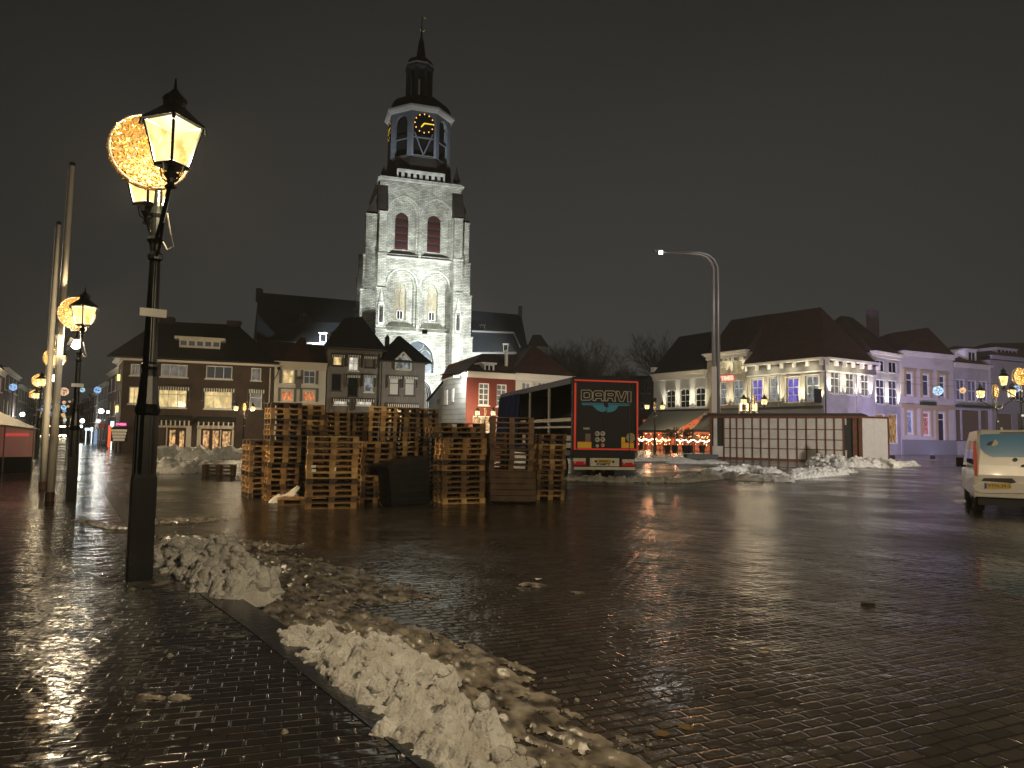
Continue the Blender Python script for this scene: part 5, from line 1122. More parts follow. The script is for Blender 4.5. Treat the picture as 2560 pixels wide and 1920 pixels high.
# --- brick corner restaurant
t=thing('brick_corner_restaurant','three-storey dark brick corner building with a wide hipped roof and lit windows','building',tuple(FL_.P(6,-4,0)))
F=FL_; U0=F.u(303,1000); U1=F.u(682,1000); Z1=F.z(480,906)
top=RX(F,(326,903+7,350,938),(402,911,469,942),(515,915,581,947),(628,920,653,951)); mid=RX(F,(322,967,348,1009),(396,969,467,1019),(511,973,580,1022),(624,976,655,1021))
grd=RX(F,(393,1070,414,1121),(420,1072,441,1121),(445,1074,463,1121),(504,1074,525,1127),(528,1074,549,1127),(553,1076,578,1127))
walls(F,t,U0,U1,Z1,brown,10,top+mid+grd)
win(F,t,top[0],2,1,greyb); win(F,t,top[1],3,1,greyb); win(F,t,top[2],3,1,dimp); win(F,t,top[3],1,1,greyb)
win(F,t,mid[0],2,1,lity); win(F,t,mid[1],3,2,lity,rowsplit=[.66]); win(F,t,mid[2],3,2,lity,rowsplit=[.66]); win(F,t,mid[3],1,2,greyb,rowsplit=[.6])
for i in (1,2,3): valance(F,t,mid[i],darkw,n=[0,13,13,7][i])
redw=mat('dark_red_wood',(.06,.015,.01),.5)
win(F,t,grd[0],1,1,mat('door_brown',(.05,.02,.012),.5),redw,name='door')
for i in (1,2): win(F,t,grd[i],1,1,litc,redw,t=.09)
for i in (3,4,5): win(F,t,grd[i],1,1,litc,redw,t=.09)
m=MB(F.P)
for (a,b,c,d) in RX(F,(386,1064,479,1069),(386,1069,392,1122),(415,1069,418,1122),(465,1069,478,1122),(492,1064,584,1072),(492,1072,502,1128),(549.5,1074,552.5,1128),(579,1074,584,1128)): m.box(a,c,.01,.08,b,d)
m.build('shop_surround',creamw,t)
for (a,b,c,d) in RX(F,(390,1046,480,1052),(492,1050,590,1056)):
    m=MB(F.P); m.add([(a,.02,d+.25),(c,.02,d+.25),(c,.9,b),(a,.9,b),(a,.02,b-.1),(c,.02,b-.1)],[(0,1,2,3),(3,2,5,4),(0,3,4),(1,5,2)]); o=m.build('shop_awning',darkw,t); k=MB(F.P); n=8
    for i in range(n): q=a+(c-a)*(i+.4)/n; k.box(q,q+.10,.9,.92,b-.38,b+.02)
    k.build('fringe',creamw,o)
cornice(F,t,U0,U1,F.z(480,908),F.z(480,899),creamw,out=.6)
roof(F,t,U0-.9,U1+.3,F.z(480,900),[(398,803),(594,812)],10,tile_d,over=.7,rw=-6)
F2=Fac(tuple((F.P(U0-1.25,-6.0,0)).xy),tuple(F.P(U0,0,0).xy)); L2=F2.L
r2=[(L2*.25,F.z(320,940),L2*.6,F.z(320,915)),(L2*.25,F.z(320,1008),L2*.6,F.z(320,972))]
walls(F2,t,0,L2-.02,Z1,brown,1.2,r2,name='side_wall'); [win(F2,t,r,2,1,greyb) for r in r2]; cornice(F2,t,0,L2,F.z(480,908),F.z(480,899),creamw,out=.5)
k=MB(F2.P)
for z in (F.z(300,950),F.z(300,1030)): k=MB(F2.P); k.box(L2*.8,L2*.8+.16,.1,.3,z,z+.5); k.build('wall_lantern',emi('amber_lantern',(1,.75,.25),1.6),t)
chimney(F,t,418,793,803,-6,brown,.55); chimney(F,t,586,803,812,-6,brown,.55); 
m=MB(F2.P); m.box(0,.7,-.7,0,F.z(300,893),F.z(300,872)); m.build('chimney',creamw,t)
a,b,c,d=F.rect(448,850,551,871,w=-1.2); m=MB(F.P); m.box(a,c,-1.35,-1.2,b,d); m.box(a-.35,c+.35,-3.2,-.95,d,d+.22); m.box(a+.02,c-.02,-4.2,-1.36,b,d); o=m.build('dormer',creamw,t)
k=MB(F.P)
for i in range(5): q=a+(c-a)*(i+.14)/5; k.quad((q,-1.19,b+.2),(q+(c-a)*.145,-1.19,b+.2),(q+(c-a)*.145,-1.19,d-.12),(q,-1.19,d-.12))
k.build('dormer_pane',dimp,o)
m=MB(F.P); u,z=F.px(676,920,.08); m.tube([(u,.08,z),(u,.08,0.2)],.05,n=6); m.build('drainpipe',creamw,t)
# pink neon and board on the corner
nb=Fac(tuple(F.P(U0-1.1,1.0,0).xy),tuple(F.P(U0+1.2,1.6,0).xy)); a,b,c,d=nb.rect(291,1056,315,1066)
m=MB(nb.P); m.box(a,c,-.1,0,b,d); o=m.build('neon_sign',mat('neon_back',(.05,.005,.015),.5,emit=(.6,.0,.12),es=.4),label='small pink neon sign reading OVESIA on the corner of the brick building',cat='sign')
text_mesh('lettering','OVESIA',(d-b)*.8,lambda x,y,q:nb.P((a+c)/2+x,.02+q,(b+d)/2+y),emi('pink_neon',(1,.25,.5),2.2),o,sx_=.95,extrude=.005)
a,b,c,d=nb.rect(300,1072,341,1120); t2=thing('direction_sign','dark signpost with four pale finger boards before the brick corner','signpost',tuple(nb.P((a+c)/2,1.5,0)))
m=MB(nb.P)
for q in (.35,.65): m.box(a+(c-a)*q-.04,a+(c-a)*q+.04,1.46,1.5,0,d)
m.box(a,c,1.44,1.46,b+(d-b)*.35,d+.1); m.build('post',blackm,t2)
for i in range(4):
    m=MB(nb.P); z=d-(d-b)*(.09+i*.155); q=.02*i; m.box(a+(c-a)*(.04+q*2),c-(c-a)*(.04+q*2),1.5,1.54,z-.09,z+.09); m.build('finger_board',signm,t2)
# --- white house
whitewall=mat('white_plaster',(.58,.54,.46),.8,var=.08,vscale=.8); t=thing('white_house','low white plastered house with four small windows, second from the brick corner','house',tuple(F.P(F.u(748,1000),-3,0)))
U0=F.u(684,1000); U1=F.u(813,1000); tp=RX(F,(706,924,735,959),(759,926,788,960)); lw=RX(F,(703,977,733,1004),(757,978,788,1004)); lo=RX(F,(700,1030,735,1085),(755,1030,790,1085))
walls(F,t,U0,U1,F.z(748,916),whitewall,8,tp+lw+lo); win(F,t,tp[0],2,2,litw,rowsplit=[.55]); win(F,t,tp[1],2,2,dimp,rowsplit=[.55]); win(F,t,lw[0],2,1,lito); win(F,t,lw[1],2,1,lito); [win(F,t,r,2,2,litc) for r in lo]
for r in tp+lw:
    m=MB(F.P); m.box(r[0]-.25,r[0]-.05,.02,.06,r[1],r[3]+.15); m.box(r[2]+.05,r[2]+.25,.02,.06,r[1],r[3]+.15); m.box(r[0]-.25,r[2]+.25,.02,.09,r[3]+.15,r[3]+.25); m.build('shutter',mat('grey_shutter',(.12,.11,.095),.6),t)
cornice(F,t,U0,U1,F.z(748,925),F.z(748,906),mat('cream_cornice',(.52,.47,.38),.6),out=.45,ends=.05)
roof(F,t,U0,U1,F.z(748,906),[(640,848),(815,864)],7,tile_b)
m=MB(F.P); a,z=F.px(750,843,-3.2); b,z2=F.px(703,905,.3); c,_=F.px(783,908,.3); m.add([(a,-3.2,z),(b,.32,z2+.05),(c,.32,z2+.05),(a+.4,-3.2,z)],[(0,1,2),(0,2,3)]); m.add([(a,-3.2,z),(b,-4.5,z2),(b,.3,z2)],[(0,1,2)]); m.build('roof_hip',tile_r,t)
m=MB(F.P); u,z=F.px(746,960); m.box(u-.22,u+.22,.02,.08,z-.45,z+.3); m.lathe([(.3,0),(.35,.1),(.05,.3)],c=(u,.1,z+.3),n=5); m.build('wall_crest',mat('grey_shutter',(.12,.11,.095),.6),t)
m=MB(F.P); u,z=F.px(686,948); m.tube([(u,.05,z),(u+.2,.4,z+.4),(u+.3,.5,z+.8)],.03,n=5); m.ball((u+.3,.5,z+.85),.15); m.build('wall_lamp_arm',blackm,t)
# --- grey boarded house
boards=brickmat('grey_boards',(.20,.175,.15),(.17,.15,.13),(.13,.115,.10),bw=.28,bh=30,bump=.02,msize=.012,vary=.15)
t=thing('grey_boarded_house','brown-grey boarded house of three bays with striped awnings under a big dark roof','house',tuple(F.P(F.u(883,1000),-3,0)))
U0=F.u(816,1000); U1=F.u(951,1000); tp=RX(F,(832,889,856,914),(872,890,896,926),(912,893,937,919)); md=RX(F,(829,934,853,976),(870,940,894,990),(911,940,934,980)); lw=RX(F,(834,999,868,1012),(891,1000,930,1013))
walls(F,t,U0,U1,F.z(883,876),boards,9,tp+md+lw)
win(F,t,tp[0],1,1,litw,darkw); win(F,t,tp[1],2,2,litwh,whitew,t=.06); win(F,t,tp[2],1,1,mat('brown_blind',(.12,.095,.07),.8),darkw); win(F,t,md[0],1,1,dg,darkw); win(F,t,md[1],1,1,dg,darkw,name='balcony_door'); win(F,t,md[2],1,2,cool,whitew); win(F,t,lw[0],5,1,litwh); win(F,t,lw[1],5,1,litwh)
for r in tp+[md[1],md[2]]+lw: valance(F,t,r,darkw,n=8,h=.22)
m=MB(F.P); r=md[1]
for i in range(9): q=r[0]+(r[2]-r[0])*i/8; m.box(q-.015,q+.015,.02,.05,r[1],r[1]+.9)
m.box(r[0],r[2],.01,.06,r[1]+.9,r[1]+.96); m.build('balcony_rail',blackm,t)
cornice(F,t,U0,U1,F.z(883,880),F.z(883,872),mat('brown_trim',(.1,.08,.065),.6),out=.5,ends=.02)
roof(F,t,U0-.2,U1+.3,F.z(883,873),[(860,795),(905,792)],13,tile_d,over=.5)
m=MB(F.P); u,z=F.px(950,873,.1); m.tube([(u,.1,z-.4),(u,.1,0)],.05,n=6); m.build('drainpipe',darkw,t)
# --- grey gable house
t=thing('grey_pyramid_roof_house','brown-grey boarded house with a pointed dark roof and a white pentagonal dormer window','house',tuple(F.P(F.u(1008,1000),-3,0)))
U0=F.u(953,1000); U1=F.u(1061,1000); md=RX(F,(973,943,998,988),(1012,944,1037,989)); lw=RX(F,(970,1012,1040,1060))
walls(F,t,U0,U1,F.z(1008,906),boards,8,md+lw); [win(F,t,r,1,2,blind,darkw,rowsplit=[.66]) for r in md]; win(F,t,lw[0],4,1,litc,darkw)
[valance(F,t,r,darkw,n=8,h=.22) for r in md]; valance(F,t,lw[0],darkw,n=16)
roof(F,t,U0-.15,U1+.4,F.z(1008,904),[(995,840),(1002,840)],8,tile_d,over=.5)
m=MB(F.P); u,z=F.px(968,846,-3); m.box(u-.18,u+.18,-3.2,-2.8,z-2.6,z); m.lathe([(.32,0),(.02,.35)],c=(u,-3,z),n=4); m.build('chimney',darkw,t)
a,b,c,d=F.rect(989,899,1027,924,w=.35); zt_=F.z(1008,880,.35); uc=(a+c)/2; P5=[(a,.35,b),(c,.35,b),(c,.35,d),(uc,.35,zt_),(a,.35,d)]
m=MB(F.P); 
for p_,q_ in zip(P5,P5[1:]+P5[:1]): m.tube([p_,q_],.07,n=4)
hm=(d+zt_)/2; m.tube([(uc,.35,b),(uc,.35,d-.05)],.045,n=4); m.tube([(uc,.35,d-.05),((a+uc)/2,.35,hm)],.045,n=4); m.tube([(uc,.35,d-.05),((c+uc)/2,.35,hm)],.045,n=4)
m.add([(a,.3,d),(uc,.3,zt_),(uc,-2.5,zt_),(a,-2.5,d)],[(0,1,2,3)]); m.add([(c,.3,d),(uc,.3,zt_),(uc,-2.5,zt_),(c,-2.5,d)],[(0,3,2,1)]); m.box(a,a+.05,-2,.3,b,d); m.box(c-.05,c,-2,.3,b,d)
o=m.build('dormer_frame',creamw,t); k=MB(F.P); k.poly([(x,.33,z) for x,_,z in P5]); k.build('pane',cool,o)
# --- cottage, red house, white house next to it
FR2=Fac((PY(1165,1100,57).x,57),(PY(1430,1100,62).x,62)); F=FR2
redp=mat('red_plaster',(.14,.024,.015),.7,var=.12,vscale=.8); t=thing('red_house','brick-red plastered house with white cornice and tall white windows','house',tuple(F.P(2,-3,0)))
U0=F.u(1165,1000); U1=F.u(1287,1000); md=RX(F,(1197,958,1223,1013),(1242,961,1267,1016)); lw=RX(F,(1182,1040,1225,1080),(1240,1040,1280,1080))
walls(F,t,U0,U1,F.z(1226,938),redp,4.6,md+lw,left=False); [win(F,t,r,2,4,greyb,t=.08) for r in md]; [win(F,t,r,2,1,litc) for r in lw]
cornice(F,t,U0,U1,F.z(1226,946),F.z(1226,932),mat('white_cornice',(.66,.62,.54),.6),out=.45,ends=.1)
roof(F,t,U0-.1,U1,F.z(1226,932),[(1205,884),(1290,886)],4.6,tile_b,rw=-4.5)
for r in [F.rect(1211,911,1236,931,w=-.2)]:
    m=MB(F.P); m.box(r[0],r[2],-.4,-.2,r[1]-.3,r[3]); m.box(r[0]-.3,r[2]+.15,-2.6,-.05,r[3],r[3]+.15); m.box(r[0]+.01,r[2]-.01,-2.6,-.4,r[1]-.3,r[3]); o=m.build('dormer',whitew,t); k=MB(F.P)
    w3=(r[2]-r[0])
    for i in range(2): k.quad((r[0]+w3*(.14+.4*i),-.19,r[1]+.12),(r[0]+w3*(.14+.4*i+.27),-.19,r[1]+.12),(r[0]+w3*(.14+.4*i+.27),-.19,r[3]-.1),(r[0]+w3*(.14+.4*i),-.19,r[3]-.1))
    k.build('pane',dg,o)
m=MB(F.P); u,z=F.px(1266,875,-1.5); m.tube([(u,-1.5,z),(u,-1.5,F.z(1266,915,-1.5)-.3)],.16,n=8); m.build('flue_pipe',mat('cable_grey',(.5,.47,.4)),t)
# side wall going back, pale boards, lit by its own floodlight
FS=Fac(tuple(F.P(U0,-4.6,0).xy),tuple(F.P(U0,0,0).xy)); L=FS.L
sideb=brickmat('pale_side_boards',(.46,.45,.41),(.40,.39,.36),(.25,.25,.22),bw=30,bh=.42,bump=.03,msize=.02,vary=.2)
m=MB(FS.P); zr0=F.z(1165,932); zr1=zr0-.35; sh=[(0,zr1),(L-.03,zr0)]
m.add([(0,0,0),(L-.03,0,0),(L-.03,0,zr0),(0,0,zr1)],[(0,1,2,3)]); m.build('side_wall',sideb,t)
for (x0,y0,x1,y1) in ((1112,975,1120,1012),(1131,972,1136,1005)):
    r=FS.rect(x0,y0,x1,y1); m=MB(FS.P); m.box(r[0],r[2],.02,.1,r[1],r[3]); m.box(r[0]+.1,r[2]-.1,.1,.12,r[1]+.1,r[3]-.1); m.build('side_window',whitew,t)
m=MB(FS.P); a=FS.P(0,.3,zr1); b=FS.P(L,.3,zr0); rL_=F.P(*[F.px(1205,884,-4.5)[0],-4.5,F.px(1205,884,-4.5)[1]]); m2=MB(); c=F.P(U0+1.5,-7,zr1+1.6); m2.add([a,b,rL_,c],[(0,1,2,3)],raw=True); m2.build('side_roof',mat('orange_tiles',(.22,.085,.04),.7,var=.35,vscale=1.5,bump=.02,bscale=7),t)
m=MB(FS.P); m.tube([(0,.1,zr1),(L,.1,zr0)],.1,n=5); m.build('gutter',whitew,t)
p=FS.P(FS.u(1141,941,.6),.6,FS.z(1141,941,.6)); m=MB(); m.box(p.x-.25,p.x+.25,p.y-.12,p.y+.12,p.z-.12,p.z+.1); o=m.build('wall_floodlight',hous,t)
light('POINT','wall_flood_beam',(p.x+.35,p.y-.5,p.z-.1),150,(.95,1,.97),.35,parent=t)
light('SPOT','wall_flood_beam',(p.x-.2,p.y-1.3,p.z-.2),420,(.95,1,.97),.4,parent=t,aim=(p.x-3,p.y+3,1.5),spot=140)
FC=Fac((PY(1070,1060,65).x,65),(PY(1106,1060,63).x,63)); t=thing('white_cottage','tiny white lean-to cottage with one small window at the tower foot','cottage',tuple(FC.P(.7,-1,0)))
r=FC.rect(1093,996,1101,1010); zr0=FC.z(1104,958); zl0=FC.z(1074,1002)
m=MB(FC.P); wall_grid(m,0,FC.L,0,zl0,0,[r] if r[3]<zl0 else []); 
m=MB(FC.P); m.add([(0,0,0),(FC.L,0,0),(FC.L,0,zr0),(0,0,zl0),(0,-4,0),(0,-4,zl0),(FC.L,-4,0),(FC.L,-4,zr0)],[(0,1,2,3),(4,0,3,5),(6,4,5,7),(1,6,7,2)]); m.build('wall',mat('cottage_white',(.6,.62,.62),.8,var=.1),t)
m=MB(FC.P); m.add([(-.1,.15,zl0-.05),(FC.L+.05,.15,zr0),(FC.L+.05,-4,zr0),(-.1,-4,zl0-.05),(-.1,.15,zl0+.1),(FC.L+.05,.15,zr0+.15),(FC.L+.05,-4,zr0+.15),(-.1,-4,zl0+.1)],[(0,1,5,4),(4,5,6,7),(1,2,6,5),(0,4,7,3)]); m.build('roof',tile_d,t)
m=MB(FC.P); m.box(r[0],r[2],.01,.06,r[1],r[3]); o=m.build('window',whitew,t); k=MB(FC.P); w_=(r[2]-r[0]); h_=r[3]-r[1]
for i in (0,1):
    for j in (0,1): k.quad(*[(r[0]+w_*(.15+.4*i+dx),.065,r[1]+h_*(.12+.4*j+dz)) for dx,dz in ((0,0),(.28,0),(.28,.32),(0,.32))])
k.build('pane',dg,o)
t=thing('white_shop_house','white house with a brown hipped roof between the red house and the truck','house',tuple(F.P(9,-3,0)))
U0=F.u(1289,1000); U1=F.u(1428,1000); md=RX(F,(1305,956,1327,990),(1345,956,1367,990),(1385,956,1405,990)); walls(F,t,U0,U1,F.z(1350,944),whitewall,9,md); [win(F,t,r,2,1,greyb) for r in md]
for r in md:
    m=MB(F.P); m.box(r[0]-.5,r[0]-.04,.02,.07,r[1]-.05,r[3]+.05); m.box(r[2]+.04,r[2]+.5,.02,.07,r[1]-.05,r[3]+.05); m.build('shutter',creamw,t)
cornice(F,t,U0,U1,F.z(1350,955),F.z(1350,937),mat('white_cornice',(.66,.62,.54),.6),out=.4)
roof(F,t,U0-.5,U1+.2,F.z(1350,937),[(1332,864),(1337,864)],9,mat('brown_red_tiles',(.05,.022,.015),.7,var=.3,vscale=1.5,bump=.02,bscale=7))
# dark far building between truck and inn
t=thing('distant_dark_building','unlit dark building far behind, between the truck and the white inn','building',tuple(XY(1600,118)))
Fq=Fac((PY(1560,1100,118).x,118),(PY(1640,1100,118).x,118)); U1=Fq.L
rs=RX(Fq,(1603,968,1612,984),(1618,968,1627,984),(1600,1005,1609,1022),(1616,1005,1625,1022)); walls(Fq,t,-8,U1,Fq.z(1600,948),mat('dark_brick',(.05,.042,.036),.9,var=.2),8,rs); [win(Fq,t,r,1,1,dg,mat('dim_frame',(.2,.2,.2))) for r in rs]
roof(Fq,t,-8,U1,Fq.z(1600,948),[(1540,938),(1640,940)],8,tile_d)
for x in (1547,1565): chimney(Fq,t,x,930,938,-4,mat('dark_brick',(.05,.042,.036)),.4)
# ================================================================== RIGHT ROW
A=(PY(2062,1100,78).x,78); Bq=PY(1865,1100,87.3); FW=Fac((0,0),(1,0))
dx=(A[0]-Bq.x); dy=(78-87.3); U=Vector((dx,dy,0)).normalized()
# line C-B-A : through (Bq) and corner
def at_line(px):
    d=ray(px,1100); # intersect with line
    n=Vector((U.y,-U.x,0)); t=(Vector((A[0],A[1],0))-Vector((CAM.x,CAM.y,0))).dot(n)/Vector((d.x,d.y,0)).dot(n); return (CAM.x+d.x*t, CAM.y+d.y*t)
FW=Fac(at_line(1634),A); FE2=Fac(A,(PY(2188,1100,83.2).x,83.2)); 
stoneb=brickmat('beige_painted_brick',(.33,.29,.22),(.30,.265,.2),(.24,.21,.16),bw=.4,bh=.14,bump=.02,vary=.2); inn_w=mat('inn_white_plaster',(.50,.49,.47),.8,var=.06,vscale=.8)
whc=mat('white_cornice',(.66,.62,.54),.6); capg=mat('dark_frieze',(.15,.14,.115),.6)
UPL=[]
def uplights(F,r,par,e_=26,col=(1,.93,.70)):
    e_=e_*30
    for q,sg in ((r[0]-.22,-1),(r[2]+.22,1)):
        m=MB(F.P); m.box(q-.07,q+.07,.10,.22,r[1]-.1,r[1]+.0); o=m.build('uplight',hous,par); 
        m=MB(F.P); m.box(q-.05,q+.05,.12,.20,r[1]+.001,r[1]+.01); m.build('uplight_face',emi('uplight_face',(1,.95,.75),6),o)
        p0=F.P(q,.26,r[1]+.05); p1=F.P(q,.0,r[1]+.9); light('SPOT','uplight_beam',tuple(p0),e_,col,.04,parent=par,aim=tuple(p1),spot=60,blend=.9)
F=FW
t=thing('white_inn','white plastered inn with three arched windows and a steep dark roof','inn',tuple(F.P(4,-4,0)))
U0=0; U1=F.u(1766,1000); rs=RX(F,(1666,975,1688,1020),(1701,972,1724,1019),(1739,969,1763,1017)); walls(F,t,U0,U1,F.z(1700,944),inn_w,10,rs,arched=True)
for r in rs: win(F,t,r,2,3,dg,t=.10); uplights(F,r,t,34)
m=MB(F.P)
for r in rs: arch_band(m,r[0],r[2],r[1],r[3]-(r[2]-r[0])*.16,r[3],.13,0,.1,n=5,seg=True,legs=False)
m.build('window_hood',whitew,t); cornice(F,t,U0,U1,F.z(1700,948),F.z(1700,930),whc,out=.6); a,b,c,d=F.rect(1634,930,1770,950)
roof(F,t,U0-.2,U1,F.z(1700,930),[(1697,842),(1778,829)],11,tile_d,over=.5)
m=MB(F.P); u,z=F.px(1638,1005,.05); m.box(u-.25,u+.25,.02,.12,z-.6,z+.6); m.build('wall_board',darkw,t)
m=MB(F.P); m.box(-.4,.3,-1,.2,F.z(1638,932),F.z(1638,918)); m.build('chimney_stub',whc,t)
for q in (.25,.55,.85): pass
t=thing('narrow_cafe_house','narrow tall white cafe front with dentilled cornice and red lit sign','house',tuple(F.P(F.u(1818,1000),-4,0)))
U0=F.u(1768,1000); U1=F.u(1869,1000); tp=RX(F,(1800,903,1814,933),(1833,901,1855,932)); md=RX(F,(1800,955,1816,1012),(1834,951,1857,1010)); walls(F,t,U0,U1,F.z(1818,884),stoneb,10,tp+md)
win(F,t,tp[0],1,2,litmat('dim_gold_room',(.8,.65,.3),.45,dark=.6)); win(F,t,tp[1],2,2,MT['dim_gold_room']); win(F,t,md[0],1,3,cool); win(F,t,md[1],2,3,cool,rowsplit=[.33,.66])
for r in tp+md: uplights(F,r,t,24)
cornice(F,t,U0,U1,F.z(1818,896),F.z(1818,880),whc,out=.7,ends=.3); m=MB(F.P)
for i in range(9): q=U0+(U1-U0)*(i+.5)/9; m.box(q-.05,q+.05,.02,.3,F.z(1818,903),F.z(1818,896))
m.build('dentils',capg,t); roof(F,t,U0,U1,F.z(1818,880),[(1828,800),(1925,785)],14,tile_b,over=.1)
text_mesh('red_sign','TIMES',.72,lambda x,y,q:F.P(F.u(1821,946)+x,.25+q,F.z(1821,946)+y),emi('red_sign_light',(1,.22,.16),3.0),t,sx_=1.05,extrude=.03,offset=.03)
t=thing('beige_corner_house','large beige corner building with white cornice, window uplights and a huge brown roof','building',tuple(F.P(F.L-5,-4,0)))
U0=F.u(1870,1000); U1=F.L; rs=RX(F,(1880,948,1906,1004),(1924,944,1950,1003),(1968,945,1997,1006),(2015,940,2047,1003)); Z=F.z(1965,905)
walls(F,t,U0,U1,Z,stoneb,6,rs,right=False); 
for r,p in zip(rs,(pur,cool,pur,cool)): win(F,t,r,2,3,p,t=.12,rowsplit=[.30,.62]); uplights(F,r,t,34)
m=MB(F.P)
for r in rs: m.box(r[0]-.2,r[2]+.2,.01,.14,r[3]+.06,r[3]+.2); m.box(r[0]-.2,r[0]-.08,.01,.1,r[1],r[3]+.06); m.box(r[2]+.08,r[2]+.2,.01,.1,r[1],r[3]+.06)
m.build('window_trim',creamw,t)
FEi=FE2; rs2=RX(FEi,(2077,925,2099,985),(2115,930,2136,988),(2153,935,2173,991)); U2=FEi.u(2188,1000)
lilac=brickmat('white_painted_brick',(.50,.47,.46),(.46,.43,.42),(.35,.33,.32),bw=.4,bh=.14,bump=.02,vary=.15)
walls(FEi,t,0,U2,Z-.3,lilac,6,rs2,name='side_wall',left=False)
for r in rs2: win(FEi,t,r,2,3,litmat('olive_room',(.55,.5,.35),.4,dark=.2),t=.12,rowsplit=[.33,.66]); uplights(FEi,r,t,34)
cz0=F.z(1965,921); 
for Fx,a,b in ((F,U0,U1),(FEi,0,U2)):
    m=MB(Fx.P); m.box(a,b,.01,.2,Z-1.3,Z-.35); m.build('frieze',capg,t); m=MB(Fx.P); m.box(a-.2,b+(.35 if Fx is F else 0),-.1,.8,Z-.15,Z+.12); m.box(a,b,.0,.3,Z-1.45,Z-1.3)
    n=int((b-a)/1.6)
    for i in range(n+1): q=a+(b-a)*i/n; m.box(q-.1,q+.1,.2,.65,Z-.75,Z-.15)
    m.build('cornice',whc,t)
    for i in range(int((b-a)/2.6)):
        q=a+1.3+i*2.6; light('POINT','cornice_light',tuple(Fx.P(q,1.0,Z-1.0)),62,(1,.9,.68),.05,parent=t)
# roof over both fronts: ridge apex from the photograph
ap=F.px(2052,768,-6.5); rl=F.px(1925,786,-6.5); ap3=F.P(ap[0],-6.5,ap[1]); rl3=F.P(rl[0],-6.5,rl[1]); er=FEi.P(U2+.2,.6,Z-.3); ec=F.P(U1+.5,.6,Z+.12); el=F.P(U0-.2,.6,Z+.12)
bk=FEi.P(U2+.2,-9,Z-.3); bl=F.P(U0-.2,-14,Z)
m=MB(); m.add([el,ec,ap3,rl3,er,bk,bl],[(0,1,2,3),(1,4,2),(4,5,2),(5,6,3,2),(6,0,3)],raw=True); m.build('roof',mat('dark_brown_tiles',(.06,.024,.018),.7,var=.3,vscale=1.5,bump=.02,bscale=7),t)
m=MB(F.P); u,z=F.px(2056,985,.1); m.box(u-.1,u+.1,.1,1.3,z+.5,z+.55); m.box(u-.05,u+.05,.3,1.5,z-1,z+.5); m.build('hanging_sign',darkw,t)
m=MB(FEi.P); m.tube([(.12,.1,Z-.3),(.12,.1,0)],.07,n=6); m.build('drainpipe',darkw,t)
# --- purple washed houses
F=Fac((PY(2183,1100,84).x,84),(PY(2253,1100,88).x,88)); FD=F
t=thing('narrow_purple_house','narrow two-bay house washed in violet light beside the corner building','house',tuple(F.P(2,-4,0)))
U0=.03; U1=F.L; tp=RX(F,(2191,901,2211,929),(2222,905,2242,932)); md=RX(F,(2191,948,2212,1011),(2222,951,2243,1014)); lw=RX(F,(2188,1035,2212,1100),(2222,1035,2244,1108)); walls(F,t,U0,U1,F.z(2218,887),lilac,9,tp+md+lw)
for r in tp: win(F,t,r,2,1,dg,whitew)
for r in md: win(F,t,r,2,3,dimglass('violet_dim',(.3,.25,.5),.12),t=.12); uplights(F,r,t,40)
win(F,t,lw[0],1,1,litmat('amber_shop',(.8,.45,.15),.5,dark=.1)); win(F,t,lw[1],1,1,MT['amber_shop'])
cornice(F,t,U0,U1,F.z(2218,897),F.z(2218,883),whc,out=.6); roof(F,t,U0,U1,F.z(2218,883),[(2103,789),(2130,793)],12,tile_b,over=.2)
chimney(F,t,2181,776,838,-6,mat('violet_brick',(.10,.07,.07),.9,var=.2),.95)
F=Fac((PY(2254,1100,88).x,88),(PY(2388,1100,92.5).x,92.5)); FEE=F
ivory=mat('ivory_plaster',(.50,.46,.42),.75,var=.06,vscale=.6); ochre=mat('ochre_trim',(.38,.29,.17),.7)
t=thing('ornate_violet_house','ornate three-bay plaster house with ochre pilasters washed in violet floodlight','house',tuple(F.P(3,-4,0)))
U1=F.L; up=RX(F,(2265,932,2281,988),(2306,936,2322,990),(2348,940,2362,993)); lw=RX(F,(2267,1028,2282,1084),(2307,1031,2324,1088),(2345,1032,2362,1110)); walls(F,t,.03,U1,F.z(2320,884),ivory,9,up+lw)
for r in up: win(F,t,r,1,2,dimglass('blue_dim',(.15,.2,.4),.1),t=.12,rowsplit=[.68])
for r,p in zip(lw,(litmat('poster_blue',(.35,.4,.8),.5,dark=.3),litmat('poster_red',(.8,.25,.3),.5,dark=.15),dg)): win(F,t,r,1,2,p,t=.12,rowsplit=[.78])
m=MB(F.P)
for r in up+lw: m.box(r[0]-.55,r[0]-.1,.01,.14,r[1]-.2,r[3]+.2); m.box(r[2]+.1,r[2]+.55,.01,.14,r[1]-.2,r[3]+.2); m.box(r[0]-.6,r[2]+.6,.01,.25,r[3]+.2,r[3]+.5)
m.box(0.05,U1-.05,.01,.2,F.z(2320,1022),F.z(2320,1012)); m.build('pilasters',ochre,t)
m=MB(F.P); m.box(.05,U1-.03,.01,.22,0,F.z(2320,1100)); m.build('plinth',mat('grey_plinth',(.2,.2,.2),.8),t)
cornice(F,t,0.03,U1,F.z(2320,896),F.z(2320,884),whc,out=.8); roof(F,t,.1,U1,F.z(2320,884),[(2225,833),(2320,819)],13,tile_r,over=.3)
m=MB(F.P); a,b,c,d=F.rect(2304,1005,2338,1013,.4); m.box(a,c,.2,.6,b,d); m.build('flower_box',mat('dark_green_box',(.01,.03,.02),.5),t)
F=Fac((PY(2389,1100,93).x,93),(PY(2481,1100,96.5).x,96.5)); t=thing('white_dormer_house','white house with a large white roof dormer above a dark shop front','house',tuple(F.P(2,-4,0)))
